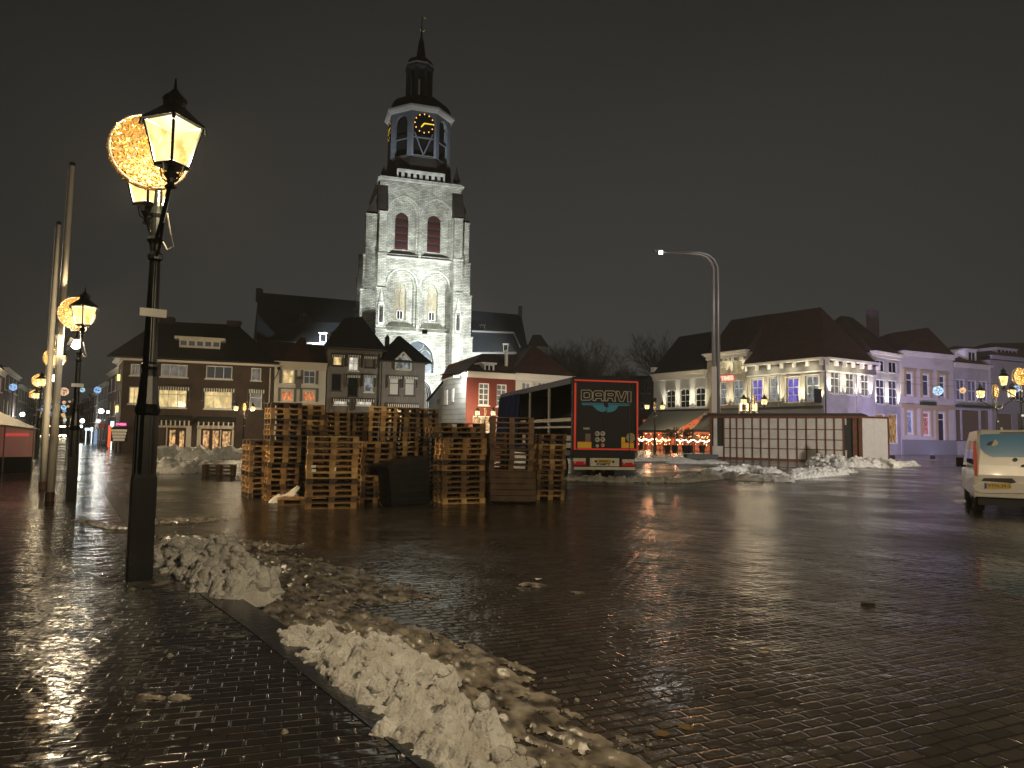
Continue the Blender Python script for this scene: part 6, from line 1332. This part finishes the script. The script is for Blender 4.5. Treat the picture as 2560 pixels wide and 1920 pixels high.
U1=F.L; up=RX(F,(2391,948,2412,1001),(2420,951,2441,1004),(2447,953,2468,1004)); lw=RX(F,(2390,1024,2402,1100),(2406,1026,2448,1100),(2453,1026,2472,1100)); walls(F,t,.03,U1,F.z(2435,918),lilac,9,up+lw)
for r in up: win(F,t,r,2,2,dimglass('violet_dim',(.3,.25,.5),.12),t=.14)
for r in lw: win(F,t,r,1,1,mat('dark_shop',(.02,.015,.015),.2,emit=(.25,.15,.1),es=.1),redw)
cornice(F,t,.03,U1,F.z(2435,922),F.z(2435,911),whc,out=.5); roof(F,t,.1,U1,F.z(2435,911),[(2385,865),(2470,870)],10,tile_r,over=.2)
m=MB(F.P); m.box(0,U1,.1,1.0,F.z(2435,1020),F.z(2435,1014)); m.build('shop_canopy',darkw,t)
a,b,c,d=F.rect(2417,876,2441,907,-.8); m=MB(F.P); m.box(a,c,-.95,-.8,b,d); m.box(a-.2,c+.2,-4,-.7,d,d+.2); m.add([(a,-.95,b),(a,-5,b),(a-2.2,-5,d),(a-.3,-.95,d)],[(0,1,2,3)]); m.box(a+.02,c-.02,-4,-.96,b,d); o=m.build('dormer',whitew,t); k=MB(F.P); w_=c-a
for i in (0,1): k.quad((a+w_*(.18+.36*i),-.79,b+.3),(a+w_*(.44+.36*i),-.79,b+.3),(a+w_*(.44+.36*i),-.79,d-.3),(a+w_*(.18+.36*i),-.79,d-.3))
k.build('pane',dg,o)
F=Fac((PY(2482,1100,96).x,96),(PY(2660,1100,103).x,103)); t=thing('grey_end_house','dim grey house with a wide row dormer at the right edge of the photo','house',tuple(F.P(6,-4,0)))
U1=F.L; lw=RX(F,(2490,1035,2530,1100),(2545,1035,2600,1100)); up=RX(F,(2530,950,2550,1000),(2570,950,2590,1000)); walls(F,t,.03,U1,F.z(2540,905),mat('grey_plaster',(.3,.28,.27),.8,var=.08),9,up+lw); [win(F,t,r,2,2,dg) for r in up]; [win(F,t,r,1,1,MT['dark_shop'],redw) for r in lw]
cornice(F,t,.03,U1,F.z(2560,905),F.z(2560,896),mat('grey_cornice',(.35,.33,.33),.7),out=.5); roof(F,t,.1,U1,F.z(2560,896),[(2470,858),(2640,856)],10,tile_r,over=.2)
a,b,c,d=F.rect(2492,873,2542,897,-.8); m=MB(F.P); m.box(a,c,-.95,-.8,b,d); m.box(a-.2,c+.2,-4,-.7,d,d+.15); m.box(a+.02,c-.02,-4,-.96,b,d); o=m.build('dormer',mat('grey_white_wood',(.45,.43,.43),.6),t); k=MB(F.P); w_=c-a
for i in range(5): k.quad((a+w_*(.05+.19*i),-.79,b+.25),(a+w_*(.18+.19*i),-.79,b+.25),(a+w_*(.18+.19*i),-.79,d-.2),(a+w_*(.05+.19*i),-.79,d-.2))
k.build('pane',dg,o)
# violet floodlights on the square shining on that row
for k_,(px,Y,px2,Y2,e_) in enumerate(((2230,62,2215,86,6500),(2330,64,2310,90,14000),(2440,70,2430,95,5000))):
    p=XY(px,Y,.35); aim=XY(px2,Y2,9); d=(aim-p).normalized(); q=d.to_track_quat('-Z','Y').to_matrix(); T=lambda a,b,c,p=p,q=q: p+q@Vector((a,b,c))
    m=MB(T); m.box(-.2,.2,-.15,.15,0.02,.2); o=m.build('floodlight',hous,label=['small ground floodlight shining violet on the narrow house','small ground floodlight shining violet on the ornate house','small ground floodlight shining violet on the dormer house'][k_],cat='floodlight',group='floodlights')
    l=light('SPOT','violet_beam',p+d*.1,e_,(.62,.50,1.0),.2,aim=aim,spot=60,blend=.8); l.parent=o; l.location=l.location-ORG[o.name]
# ================================================================== CAFE TERRACE under the inn
F=FW
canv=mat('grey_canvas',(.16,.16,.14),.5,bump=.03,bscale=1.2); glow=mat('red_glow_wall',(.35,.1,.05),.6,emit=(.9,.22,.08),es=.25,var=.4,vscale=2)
def awn(px0,px1,ptop,pbot,pb0,pb1,wout,label):
    """long sloping canvas awning: top edge on the facade, front edge out over the terrace"""
    t=thing('awning',label,'awning',tuple(F.P(F.u((px0+px1)/2,ptop),wout/2,0)),'canvas awnings over the terraces')
    a=F.px(px0,ptop+1,.15); b=F.px(px1,ptop-2,.15); c=F.px(pb0,pbot,wout); d=F.px(pb1,pbot-1,wout)
    m=MB(F.P); n=14; vs=[];fs=[]
    for i in range(n+1):
        q=i/n; 
        for j in range(5):
            s=j/4; sag=.12*math.sin(s*math.pi)*(1+.4*math.sin(q*19)); u0_=a[0]+(b[0]-a[0])*q; u1_=c[0]+(d[0]-c[0])*q; vs.append((u0_+(u1_-u0_)*s,.15+(wout-.15)*s,(a[1]+(b[1]-a[1])*q)*(1-s)+(c[1]+(d[1]-c[1])*q)*s-sag))
    for i in range(n):
        for j in range(4): fs.append((i*5+j,(i+1)*5+j,(i+1)*5+j+1,i*5+j+1))
    m.add(vs,fs); m.build('canvas',canv,t,smooth=True)
    m=MB(F.P); m.box(c[0],d[0],wout-.05,wout+.05,min(c[1],d[1])-.28,min(c[1],d[1])+.03); m.box(a[0],b[0],.02,.3,a[1]-.1,a[1]+.15); m.build('front_bar',darkw,t)
    m=MB(F.P)
    for q in (c[0]+.1,d[0]-.1): m.box(q-.05,q+.05,wout-.1,wout,0,min(c[1],d[1]))
    m.build('awning_post',darkw,t)
    return a,b,c,d
awn(1632,1772,1027,1075,1590,1692,6.5,'long grey canvas awning below the arched inn windows')
awn(1758,1800,1040,1074,1728,1790,6.0,'short grey canvas awning between the inn and the cafe')
awn(1800,2056,1023,1041,1800,2052,3.6,'long grey canvas awning under the beige corner building')
light('POINT','terrace_glow',tuple(F.P(F.u(1660,1060),3.0,2.3)),260,(1,.42,.2),.3); light('POINT','terrace_glow',tuple(F.P(F.u(1730,1060),3.0,2.3)),260,(1,.36,.16),.3); light('POINT','terrace_glow',tuple(F.P(F.u(1930,1060),2.0,2.6)),160,(1,.75,.5),.3)
# terrace screens, garlands, planters
fairy=emi('fairy_lights',(1,.55,.22),9); whfairy=emi('fairy_white',(1,.85,.55),9); leafm=mat('terrace_leaves',(.03,.04,.015),.6,var=.4,vscale=6)
rn=random.Random(11)
ti=thing('terrace_back_wall','warm red-lit cafe front under the awnings','cafe front',tuple(F.P(F.u(1690,1080),.3,0)))
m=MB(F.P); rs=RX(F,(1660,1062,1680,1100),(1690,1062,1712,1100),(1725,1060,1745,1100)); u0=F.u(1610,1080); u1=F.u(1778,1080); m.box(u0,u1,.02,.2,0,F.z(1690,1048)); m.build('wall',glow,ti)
for r in rs: m=MB(F.P); m.box(r[0],r[2],.2,.25,r[1],r[3]); m.build('lit_window',lito,ti)
for k,(x0,x1) in enumerate(((1596,1634),(1641,1676),(1694,1732),(1736,1776))):
    t=thing('terrace_screen','glass terrace screen hung with fairy lights, '+['leftmost of four','second of four from the left','third of four from the left','rightmost of four, beside the pavilion'][k],'terrace screen',tuple(F.P(F.u((x0+x1)/2,1110),7,0)),'terrace screens with fairy lights')
    a=F.u(x0,1110,7); b=F.u(x1,1110,7); m=MB(F.P)
    for q in (a,(a+b)/2,b): m.box(q-.05,q+.05,6.95,7.05,0,2.0)
    m.box(a,b,6.96,7.04,1.95,2.05); m.box(a,b,6.96,7.04,.95,1.02); m.build('frame',mat('reddish_frame',(.2,.06,.04),.5),t)
    g=MB(F.P); n=26
    for i in range(n):
        q=i/(n-1); u=a+(b-a)*q; z=1.15+.25*abs(math.cos(q*math.pi*2))+rn.uniform(-.05,.05); g.ball((u,7.12,z),rn.choice((.045,.06,.075)),5,3)
    g.build('light_string',whfairy if k!=1 else fairy,t)
    g=MB(F.P)
    for i in range(20): g.ball((a+(b-a)*rn.random(),7.1,rn.uniform(.7,2.1)),.04,5,3)
    g.build('light_string',fairy,t)
def shrub(name,label,c,r,h,n,mm,grp=None,leaf=.12,pot=None,seed=1):
    t=thing(name,label,'potted plant',c,grp); rr=random.Random(seed); m=MB()
    for i in range(n):
        d=Vector((rr.gauss(0,1),rr.gauss(0,1),rr.gauss(0,1))).normalized()*rr.random()**.4; p=Vector(c)+Vector((d.x*r,d.y*r,h+d.z*r)); a=Vector((rr.uniform(-1,1),rr.uniform(-1,1),rr.uniform(-1,1))).normalized()*leaf; b=a.cross(Vector((rr.uniform(-1,1),rr.uniform(-1,1),1))).normalized()*leaf*.5
        m.add([p-a,p+b,p+a,p-b],[(0,1,2,3)])
    m.build('foliage',mm,t); m=MB(); m.tube([Vector(c)+Vector((0,0,.4)),Vector(c)+Vector((0,0,h))],.05,n=5); m.build('stem',darkw,t)
    k=MB(); k.lathe([(.28,0),(.38,.75),(.42,.78),(.4,.8),(.3,.76)],c=c,n=12); k.build('pot',pot or darkw,t)
for k,(x,y,h,r) in enumerate(((1668,1146,2.1,.7),(1687,1148,2.2,.75),(1712,1150,2.0,.8),(1724,1147,2.2,.7),(1755,1148,1.3,1.0))):
    p=XY(x,82+k*.5); shrub('potted_shrub','dark potted shrub on the cafe terrace, '+['first from the left','second from the left','in the middle','fourth from the left','low wide one beside the pavilion'][k],tuple(p),r,h,260,leafm,'potted shrubs on the terrace',seed=k)
for k,x in enumerate((1612,1650,1700)):
    p=XY(x,84); t=thing('terrace_table',['round dark cafe table left of the terrace lamp','round dark cafe table right of the terrace lamp','round dark cafe table among the potted shrubs'][k],'table',tuple(p),'cafe tables on the terrace'); m=MB(); m.lathe([(.45,.72),(.45,.76)],c=tuple(p),n=14); m.build('table_top',darkw,t); m=MB(); m.lathe([(.25,0),(.04,.05),(.03,.72)],c=tuple(p),n=8); m.build('leg',darkw,t)
    for s in (-1,1):
        c=p+Vector((s*.8,-.2,0)); t2=thing('terrace_chair','dark cafe chair '+('left' if s<0 else 'right')+' of the '+['leftmost','middle','rightmost'][k]+' terrace table','chair',tuple(c),'cafe chairs on the terrace'); m=MB(); m.box(c.x-.22,c.x+.22,c.y-.22,c.y+.22,.42,.46); m.build('seat',darkw,t2); m=MB(); m.box(c.x+s*.18,c.x+s*.22,c.y-.22,c.y+.22,.46,.9); m.build('backrest',darkw,t2)
        for lx in (-.2,.2):
            for ly in (-.2,.2): m=MB(); m.tube([(c.x+lx,c.y+ly,0),(c.x+lx,c.y+ly,.42)],.02,n=4); m.build('leg',darkw,t2)
# low dark platform and barrels near pavilion
a,b=G(1718,1146),G(1778,1145); m=MB(); m.box(a.x,b.x,a.y,a.y+1.2,0,.35); m.build('low_platform',darkw,label='low dark wooden platform left of the white pavilion',cat='platform')
# light frames above the awning
tf=thing('rooftop_light_frame','thin metal frame with small orange lights above the long awning','light frame',tuple(PY(1868,1030,70)))
m=MB(); 
for (x0,x1) in ((1848,1864),(1877,1893)):
    for (p_,q_) in (((x0,1008),(x0,1036)),((x1,1008),(x1,1036)),((x0,1010),(x1,1010)),((x0,1026),(x1,1026))): m.tube([PY(p_[0],p_[1],70),PY(q_[0],q_[1],70)],.04,n=4)
m.tube([PY(1848,1036,70),XY(1848,70)],.04,n=4); m.tube([PY(1893,1036,70),XY(1893,70)],.04,n=4); m.build('frame',mat('cable_grey',(.5,.47,.4)),tf); m=MB()
for x in (1853,1869,1884,1889): p=PY(x,1018,69.9); m.box(p.x-.05,p.x+.05,p.y,p.y+.05,p.z-.35,p.z+.35)
m.build('light_bar',fairy,tf)
# ================================================================== LIGHT BALLS
def ball_light(px,py,Y,rpx,kind,label,pole=False):
    p=PY(px,py,Y); r=rpx*Y/FPX; col={'gold':(1,.62,.22),'blue':(.35,.6,1.0),'cyan':(.55,.85,1.0),'warm':(1,.62,.38)}[kind]
    t=thing('light_ball',label,'light ball',tuple(p),'glowing wire balls hung over the streets'); rr=random.Random(int(px*3+py)); m=MB(); g=MB()
    for k in range(9):
        n_=Vector((rr.gauss(0,1),rr.gauss(0,1),rr.gauss(0,1))).normalized(); a=n_.orthogonal().normalized(); b=n_.cross(a); m.tube([p+(a*math.cos(q)+b*math.sin(q))*r for q in [2*math.pi*i/12 for i in range(13)]],r*.045,n=3,cap=False)
    for k in range(90):
        d=Vector((rr.gauss(0,1),rr.gauss(0,1),rr.gauss(0,1))).normalized()*r; q=r*.075; g.add([p+d+Vector(v)*q for v in ((1,0,0),(-1,0,0),(0,1,0),(0,-1,0),(0,0,1),(0,0,-1))],[(0,2,4),(2,1,4),(1,3,4),(3,0,4),(2,0,5),(1,2,5),(3,1,5),(0,3,5)])
    m.build('wire_frame',mat('ball_'+kind,tuple(c*.5 for c in col),.5,emit=col,es=.45),t); g.build('bulbs',emi('bulb_'+kind,col,1.9),t)
    if pole: k=MB(); k.tube([p-Vector((0,0,r)),Vector((p.x,p.y,0))],.05,n=5); k.build('pole',blackm,t)
    else: k=MB(); k.tube([p+Vector((-9,0,r+.6)),p+Vector((0,0,r)),p+Vector((9,0,r+.6))],.012,n=3); k.build('wire',blackm,t)
ball_light(33,968,60,8.5,'blue','large blue-white light ball on a pole at the far left',pole=True)
ball_light(160,979,75,10,'warm','large pinkish light ball just right of the tall flagpole')
ball_light(206,975,80,5.5,'cyan','small pale blue light ball right of the second street lamp'); ball_light(244,975,70,8,'blue','blue light ball near the left corner of the brick building')
for k,(x,y,r,c) in enumerate(((101,1024,5,'blue'),(99,1033,3.5,'gold'),(113,1004,3.5,'blue'),(126,1017,5,'blue'),(129,1035,5,'blue'),(160,1006,4,'warm'),(159,1018,6,'cyan'),(161,1027,4,'blue'),(158,1037,4.5,'gold'),(161,1043,3.5,'gold'),(162,1050,4,'cyan'),(174,1004,2.5,'warm'),(186,1000,3,'warm'),(170,1016,3,'gold'),(172,1029,3.5,'gold'),(185,1035,3,'cyan'))):
    ball_light(x,y,95+k*3,r,c,f'{dict(blue="blue",gold="gold",cyan="pale blue",warm="pink")[c]} light ball in the left street, number {k+1} counting from the left pole'.replace(f', number {k+1} counting from the left pole', ', '+['left of both flagpoles and high','left of both flagpoles and low','half behind the farther flagpole','between the flagpoles, upper','between the flagpoles, lower','top of the column right of the flagpoles','second in the column right of the flagpoles','third in the column right of the flagpoles','fourth in the column right of the flagpoles','fifth in the column right of the flagpoles','lowest in the column right of the flagpoles','tiny and high beside the column','highest one left of the dark lamp post','tiny, right of the second in the column','tiny, right of the fourth in the column','tiny, touching the dark lamp post'][k]))
ball_light(2345,977,80,11,'cyan','bright white-blue light ball before the ornate violet house'); ball_light(2407,976,84,7,'gold','gold light ball before the white dormer house'); ball_light(2541,972,60,8,'blue','blue light ball at the right edge under the lamp')
# ================================================================== LEFT STREET
def plain_house(Fx,u0,u1,zt,label,wm,rm,rh,cols,rows,panes,name='row_house',cat='house',gable=False,dep=9):
    t=thing(name,label,cat,tuple(Fx.P((u0+u1)/2,-3,0)),'houses along the left street'); rs=[]; w=(u1-u0)/cols; hh=zt/rows
    for i in range(cols):
        for j in range(rows): rs.append((u0+w*(i+.28),hh*j+hh*.22,u0+w*(i+.72),hh*j+hh*.82))
    walls(Fx,t,u0,u1,zt,wm,dep,rs)
    for k,r in enumerate(rs): win(Fx,t,r,2,2,panes[k%len(panes)])
    cornice(Fx,t,u0,u1,zt-.3,zt+.1,whc,out=.35,ends=.02)
    m=MB(Fx.P); e_=zt+.1; m.add([(u0,.2,e_),(u1,.2,e_),(u1,-dep-.2,e_),(u0,-dep-.2,e_),(u0,-dep/2,e_+rh),(u1,-dep/2,e_+rh)],[(0,1,5,4),(2,3,4,5),(3,0,4),(1,2,5)]); m.build('roof',rm,t); return t
pk=mat('dusky_pink_brick',(.14,.09,.085),.85,var=.15); gr=mat('dusky_grey_plaster',(.2,.19,.19),.85,var=.1)
p0=PY(-60,1100,50); p1=PY(98,1100,120); FLs=Fac((p0.x,50),(p1.x,120)); L=FLs.L
zz=lambda px,py,Y: PY(px,py,Y).z
heights=[zz(-10,915,55),zz(30,925,66),zz(62,965,80),zz(75,990,95),zz(90,1010,108)]
for k in range(5):
    a=L*k/5; b=L*(k+1)/5-.05; plain_house(FLs,a,b,heights[k],['pinkish brick row house nearest on the left street','pink row house behind the blue light ball','grey plaster row house on the left street past the pink one','fourth dim row house down the left street','farthest narrow row house on the left side of the street'][k],[pk,pk,gr,gr,pk][k],tile_d,2.2,4,3,[dg,dimp,dg,dg,litw if k in(1,3) else dg])
p0=PY(205,1100,105); FRs=Fac((p0.x,105),tuple(FL_.P(FL_.u(290,1000)-1.2,-10.2,0).xy)); L=FRs.L
hs=[zz(225,1000,100),zz(240,985,90),zz(258,965,80),zz(272,935,72)]
for k in range(4):
    a=L*k/4; b=L*(k+1)/4-.05; plain_house(FRs,a,b,hs[k],['farthest dim house on the right side of the left street','grey house second from the end of the left street','plaster house with a lit shop two doors from the brick corner','tall pale house next to the brick corner restaurant'][k],[pk,gr,gr,pk][k],tile_d,2.0,3,3,[litwh if k==1 else dg,dg,dimp])
FX=Fac((PY(85,1100,135).x,135),(PY(215,1100,135).x,135)); plain_house(FX,0,FX.L,zz(150,1040,135),'dark building closing the far end of the left street',mat('dark_brick',(.05,.042,.036)),tile_d,2.5,8,2,[dg,litw,dg,dg,litc])
# shop fronts and signs at the mouth of the street
sh=[('red_shop_panel',(268,1063,278,1118),60,mat('red_lit_panel',(.5,.08,.04),.5,emit=(1,.16,.07),es=.7),'tall orange-red lit shop panel left of the brick building'),('shop_sign',(276,1053,283,1065),59,emi('cyan_white_sign',(.75,1,.95),1.6),'small bright white-green sign above the red panel'),
    ('round_sign',(239,1047,250,1058),66,emi('white_round_sign',(1,.85,.88),1.2),'round white lit sign in the left street'),('shop_awning',(248,1060,262,1070),66,mat('dark_red_awning',(.15,.02,.02),.6),'dark red shop awning in the left street'),
    ('lit_shop_window',(212,1070,222,1076),80,emi('cool_shop_light',(.8,.95,1),1.8),'cool white lit shop strip beside the dark lamp post'),('lit_shop_window',(226,1068,231,1078),80,emi('cool_shop_light',(.8,.95,1),1.8),'small cool white lit shop window in the left street'),
    ('lit_shop_door',(233,1076,242,1118),78,mat('blue_lit_door',(.1,.12,.2),.5,emit=(.4,.55,.8),es=.5),'pale blue lit shop door in the left street')]
for n_,(x0,y0,x1,y1),Y,mm,lab in sh:
    a,b=PY(x0,y1,Y),PY(x1,y0,Y); m=MB()
    if n_=='round_sign': 
        c=(a+b)/2; r=(b.x-a.x)/2; m.add([(c.x+r*math.cos(q),Y+s,c.z+r*math.sin(q)) for s in (0,.1) for q in [2*math.pi*i/16 for i in range(16)]],[tuple(range(16)),tuple(range(16,32))]+[(i,(i+1)%16,(i+1)%16+16,i+16) for i in range(16)])
    else: m.box(a.x,b.x,Y,Y+.15,a.z,b.z); m.box(a.x+.02,a.x+.08,Y+.15,Y+.2,0,max(a.z,.1)+.02)
    m.build(n_,mm,label=lab,cat='shop sign' if 'sign' in n_ else 'shop front')
for k,(x,y,Y,e_,c) in enumerate(((253,1028,64,160,(1,.95,.8)),(270,1030,62,40,(.95,.98,1)),(206,1052,85,160,(.9,1,.95)),(56,1036,75,180,(.92,1,.95)),(203,1066,85,60,(1,.9,.6)))):
    p=PY(x,y,Y); t=thing('wall_lamp',['bright wall lamp on the house left of the brick corner','small white lamp between brick corner and its bright neighbour','bright cold lamp right of the dark lamp post','bright cold wall lamp on the far left row','small warm lamp low beside the dark lamp post'][k],'wall lamp',tuple(p),'wall lamps in the left street')
    m=MB(); m.ball(tuple(p),[.22,.12,.24,.22,.15][k],10,6); m.build('lamp_globe',emi('wall_globe',(1,.97,.88),14),t); m=MB(); m.tube([p+Vector((0,.1,.1)),p+Vector((0,1.2,.3))],.03,n=4); m.tube([p+Vector((0,1.2,.3)),Vector((p.x,p.y+1.2,0))],.04,n=4); m.build('bracket',blackm,t)
    light('POINT','lamp_light',tuple(p+Vector((0,-.3,-.05))),e_,c,.15,parent=t)
# candle-like garden lights rows far down the street
m=MB(); rn=random.Random(3)
for k in range(46):
    x=rn.choice((96,100,124,128,150,156,160,164,178,182)); p=PY(x+rn.uniform(-3,3),rn.choice((1066,1066,1088,1090)),118+rn.uniform(-3,3)); m.ball(tuple(p),.12,5,3)
m.build('string_lights',whfairy,label='rows of tiny warm lights far down the left street',cat='string lights')
# ================================================================== MARKET STALL
Yst=26.0; a=XY(-70,Yst); b=XY(88,Yst+1.5); FM=Fac((a.x,a.y),(b.x,b.y)); t=thing('market_stall','closed white market stall tent lit red from inside, at the left edge','market stall',tuple(FM.P(FM.L/2,-1.5,0)))
zr_=FM.z(20,1053); zrr=FM.z(87,1074); zb_=FM.z(60,1142); canvw=mat('stall_canvas',(.6,.5,.45),.6,emit=(.8,.22,.16),es=.08,bump=.02,bscale=2)
m=MB(FM.P); m.quad((0,0,zb_),(FM.L,0,zb_),(FM.L,0,zrr),(0,0,zr_-.05)); m.quad((FM.L,0,zb_),(FM.L,-3.2,zb_),(FM.L,-3.2,zrr),(FM.L,0,zrr)); m.build('canvas_wall',canvw,t)
m=MB(FM.P); zp=FM.z(-20,1028); m.add([(-.2,.15,zr_),(FM.L+.1,.15,zrr+.02),(FM.L+.1,-3.4,zrr+.02),(-.2,-3.4,zr_),(0,-1.6,zp+.2),(FM.L*.55,-1.6,zp+.05)],[(0,1,5,4),(1,2,5),(2,3,4,5),(3,0,4)]); m.build('canvas_roof',mat('stall_roof',(.55,.5,.43),.6,bump=.02,bscale=2),t)
m=MB(FM.P); m.box(0,FM.L-.05,-.3,-.02,0,zb_); m.build('dark_base',mat('stall_base',(.03,.028,.025),.5),t); m=MB(FM.P)
for q in (.05,FM.L*.5,FM.L-.05): m.tube([(q,.03,0),(q,.03,zrr+.2)],.025,n=6)
m.tube([(0,.03,zr_-.1),(FM.L,.03,zrr-.02)],.02,n=5); m.build('frame',zincm,t)
m=MB(FM.P); r=FM.rect(10,1080,72,1100); m.box(r[0],r[2],.01,.03,r[1]+.15,r[3]-.05); m.build('red_strip',mat('red_print',(.5,.06,.05),.5,emit=(1,.12,.1),es=.35),t)
# ================================================================== TREES
bark=mat('bare_bark',(.055,.047,.038),.9)
def bare_tree(px,Y,pyt,spread,label,seed):
    base=XY(px,Y); H=PY(px,pyt,Y).z; rr=random.Random(seed); t=thing('bare_tree',label,'tree',tuple(base),'leafless winter trees'); tr=MB(); cr=MB()
    tr.tube([base,base+Vector((.1,0,H*.18)),base+Vector((0,.1,H*.34))],[.42,.34,.3],n=8); tr.build('trunk',bark,t)
    def grow(p,d,l,r,dep):
        q=p+d*l*.5; d2=(d+Vector((rr.gauss(0,.12),rr.gauss(0,.12),rr.gauss(0,.08)+.04))).normalized(); e_=q+d2*l*.5
        cr.tube([p,q,e_],[r,r*.85,r*.65],n=3 if dep<4 else 5,cap=False)
        if dep==0: return
        k=3 if dep>2 else rr.choice((2,3))
        for i in range(k):
            nd=(d2+Vector((rr.gauss(0,spread),rr.gauss(0,spread),rr.gauss(0,.3)+.10))).normalized(); grow(e_ if i<2 else q,nd,l*rr.uniform(.66,.86),max(r*.58,.018),dep-1)
    top=base+Vector((0,.1,H*.33))
    for i in range(5):
        a=2*math.pi*i/5+rr.random(); grow(top,Vector((math.cos(a)*.75,math.sin(a)*.75,.8+rr.random()*.5)).normalized(),H*.20,.2,6)
    cr.build('branches',bark,t)
bare_tree(1455,118,842,.5,'big bare round-crowned tree behind the truck',5); bare_tree(1395,122,858,.45,'bare tree touching the roof right of the church, left of the big one',8); bare_tree(1520,120,868,.5,'smaller bare tree just right of the big round-crowned one',15)
bare_tree(1668,124,828,.5,'bare tree behind the left end of the inn roof',21)
# little things on the ground
p=G(2165,1513); m=MB(); m.ball((p.x,p.y,.01),.06,8,5,.3); m.ball((p.x+.07,p.y+.01,.01),.045,8,5,.3); m.build('wet_leaf_clump',mat('dark_leaf',(.01,.008,.006),.5),label='dark wet clump of leaves on the open cobbles',cat='leaf litter')
rr=random.Random(6); lm=mat('fallen_leaf',(.12,.08,.03),.6)
for k,(x,y) in enumerate(((1715,1822),(1655,1838),(1912,1630),(1345,1450))):
    p=G(x,y); m=MB(); a=rr.random()*6; m.poly([(p.x+.06*math.cos(a+q)*(1 if i%2 else .6),p.y+.05*math.sin(a+q),.012+.006*(i%3)) for i,q in enumerate([2*math.pi*j/7 for j in range(7)])]); m.build('fallen_leaf',lm if k<3 else SNOW,label=['yellowish fallen leaf on the cobbles in the lower right','smaller fallen leaf left of the yellowish one','fallen leaf alone in the right foreground','pale scrap lying on the slush streak in mid square'][k],cat='leaf' if k<3 else 'scrap')

# ================================================================== HAZE (misty winter air glowing round the lamps)
hz=MB(); hz.box(-185,185,-65,265,-1,75); hm_=bpy.data.materials.new('haze_air'); hm_.use_nodes=True; n=hm_.node_tree; n.nodes.clear(); oo=n.nodes.new('ShaderNodeOutputMaterial'); pv=n.nodes.new('ShaderNodeVolumePrincipled')
pv.inputs['Color'].default_value=(.9,.9,.88,1); pv.inputs['Density'].default_value=.00055; n.links.new(pv.outputs[0],oo.inputs['Volume']); hz.build('haze',hm_,kind='stuff'); cy.volume_bounces=0
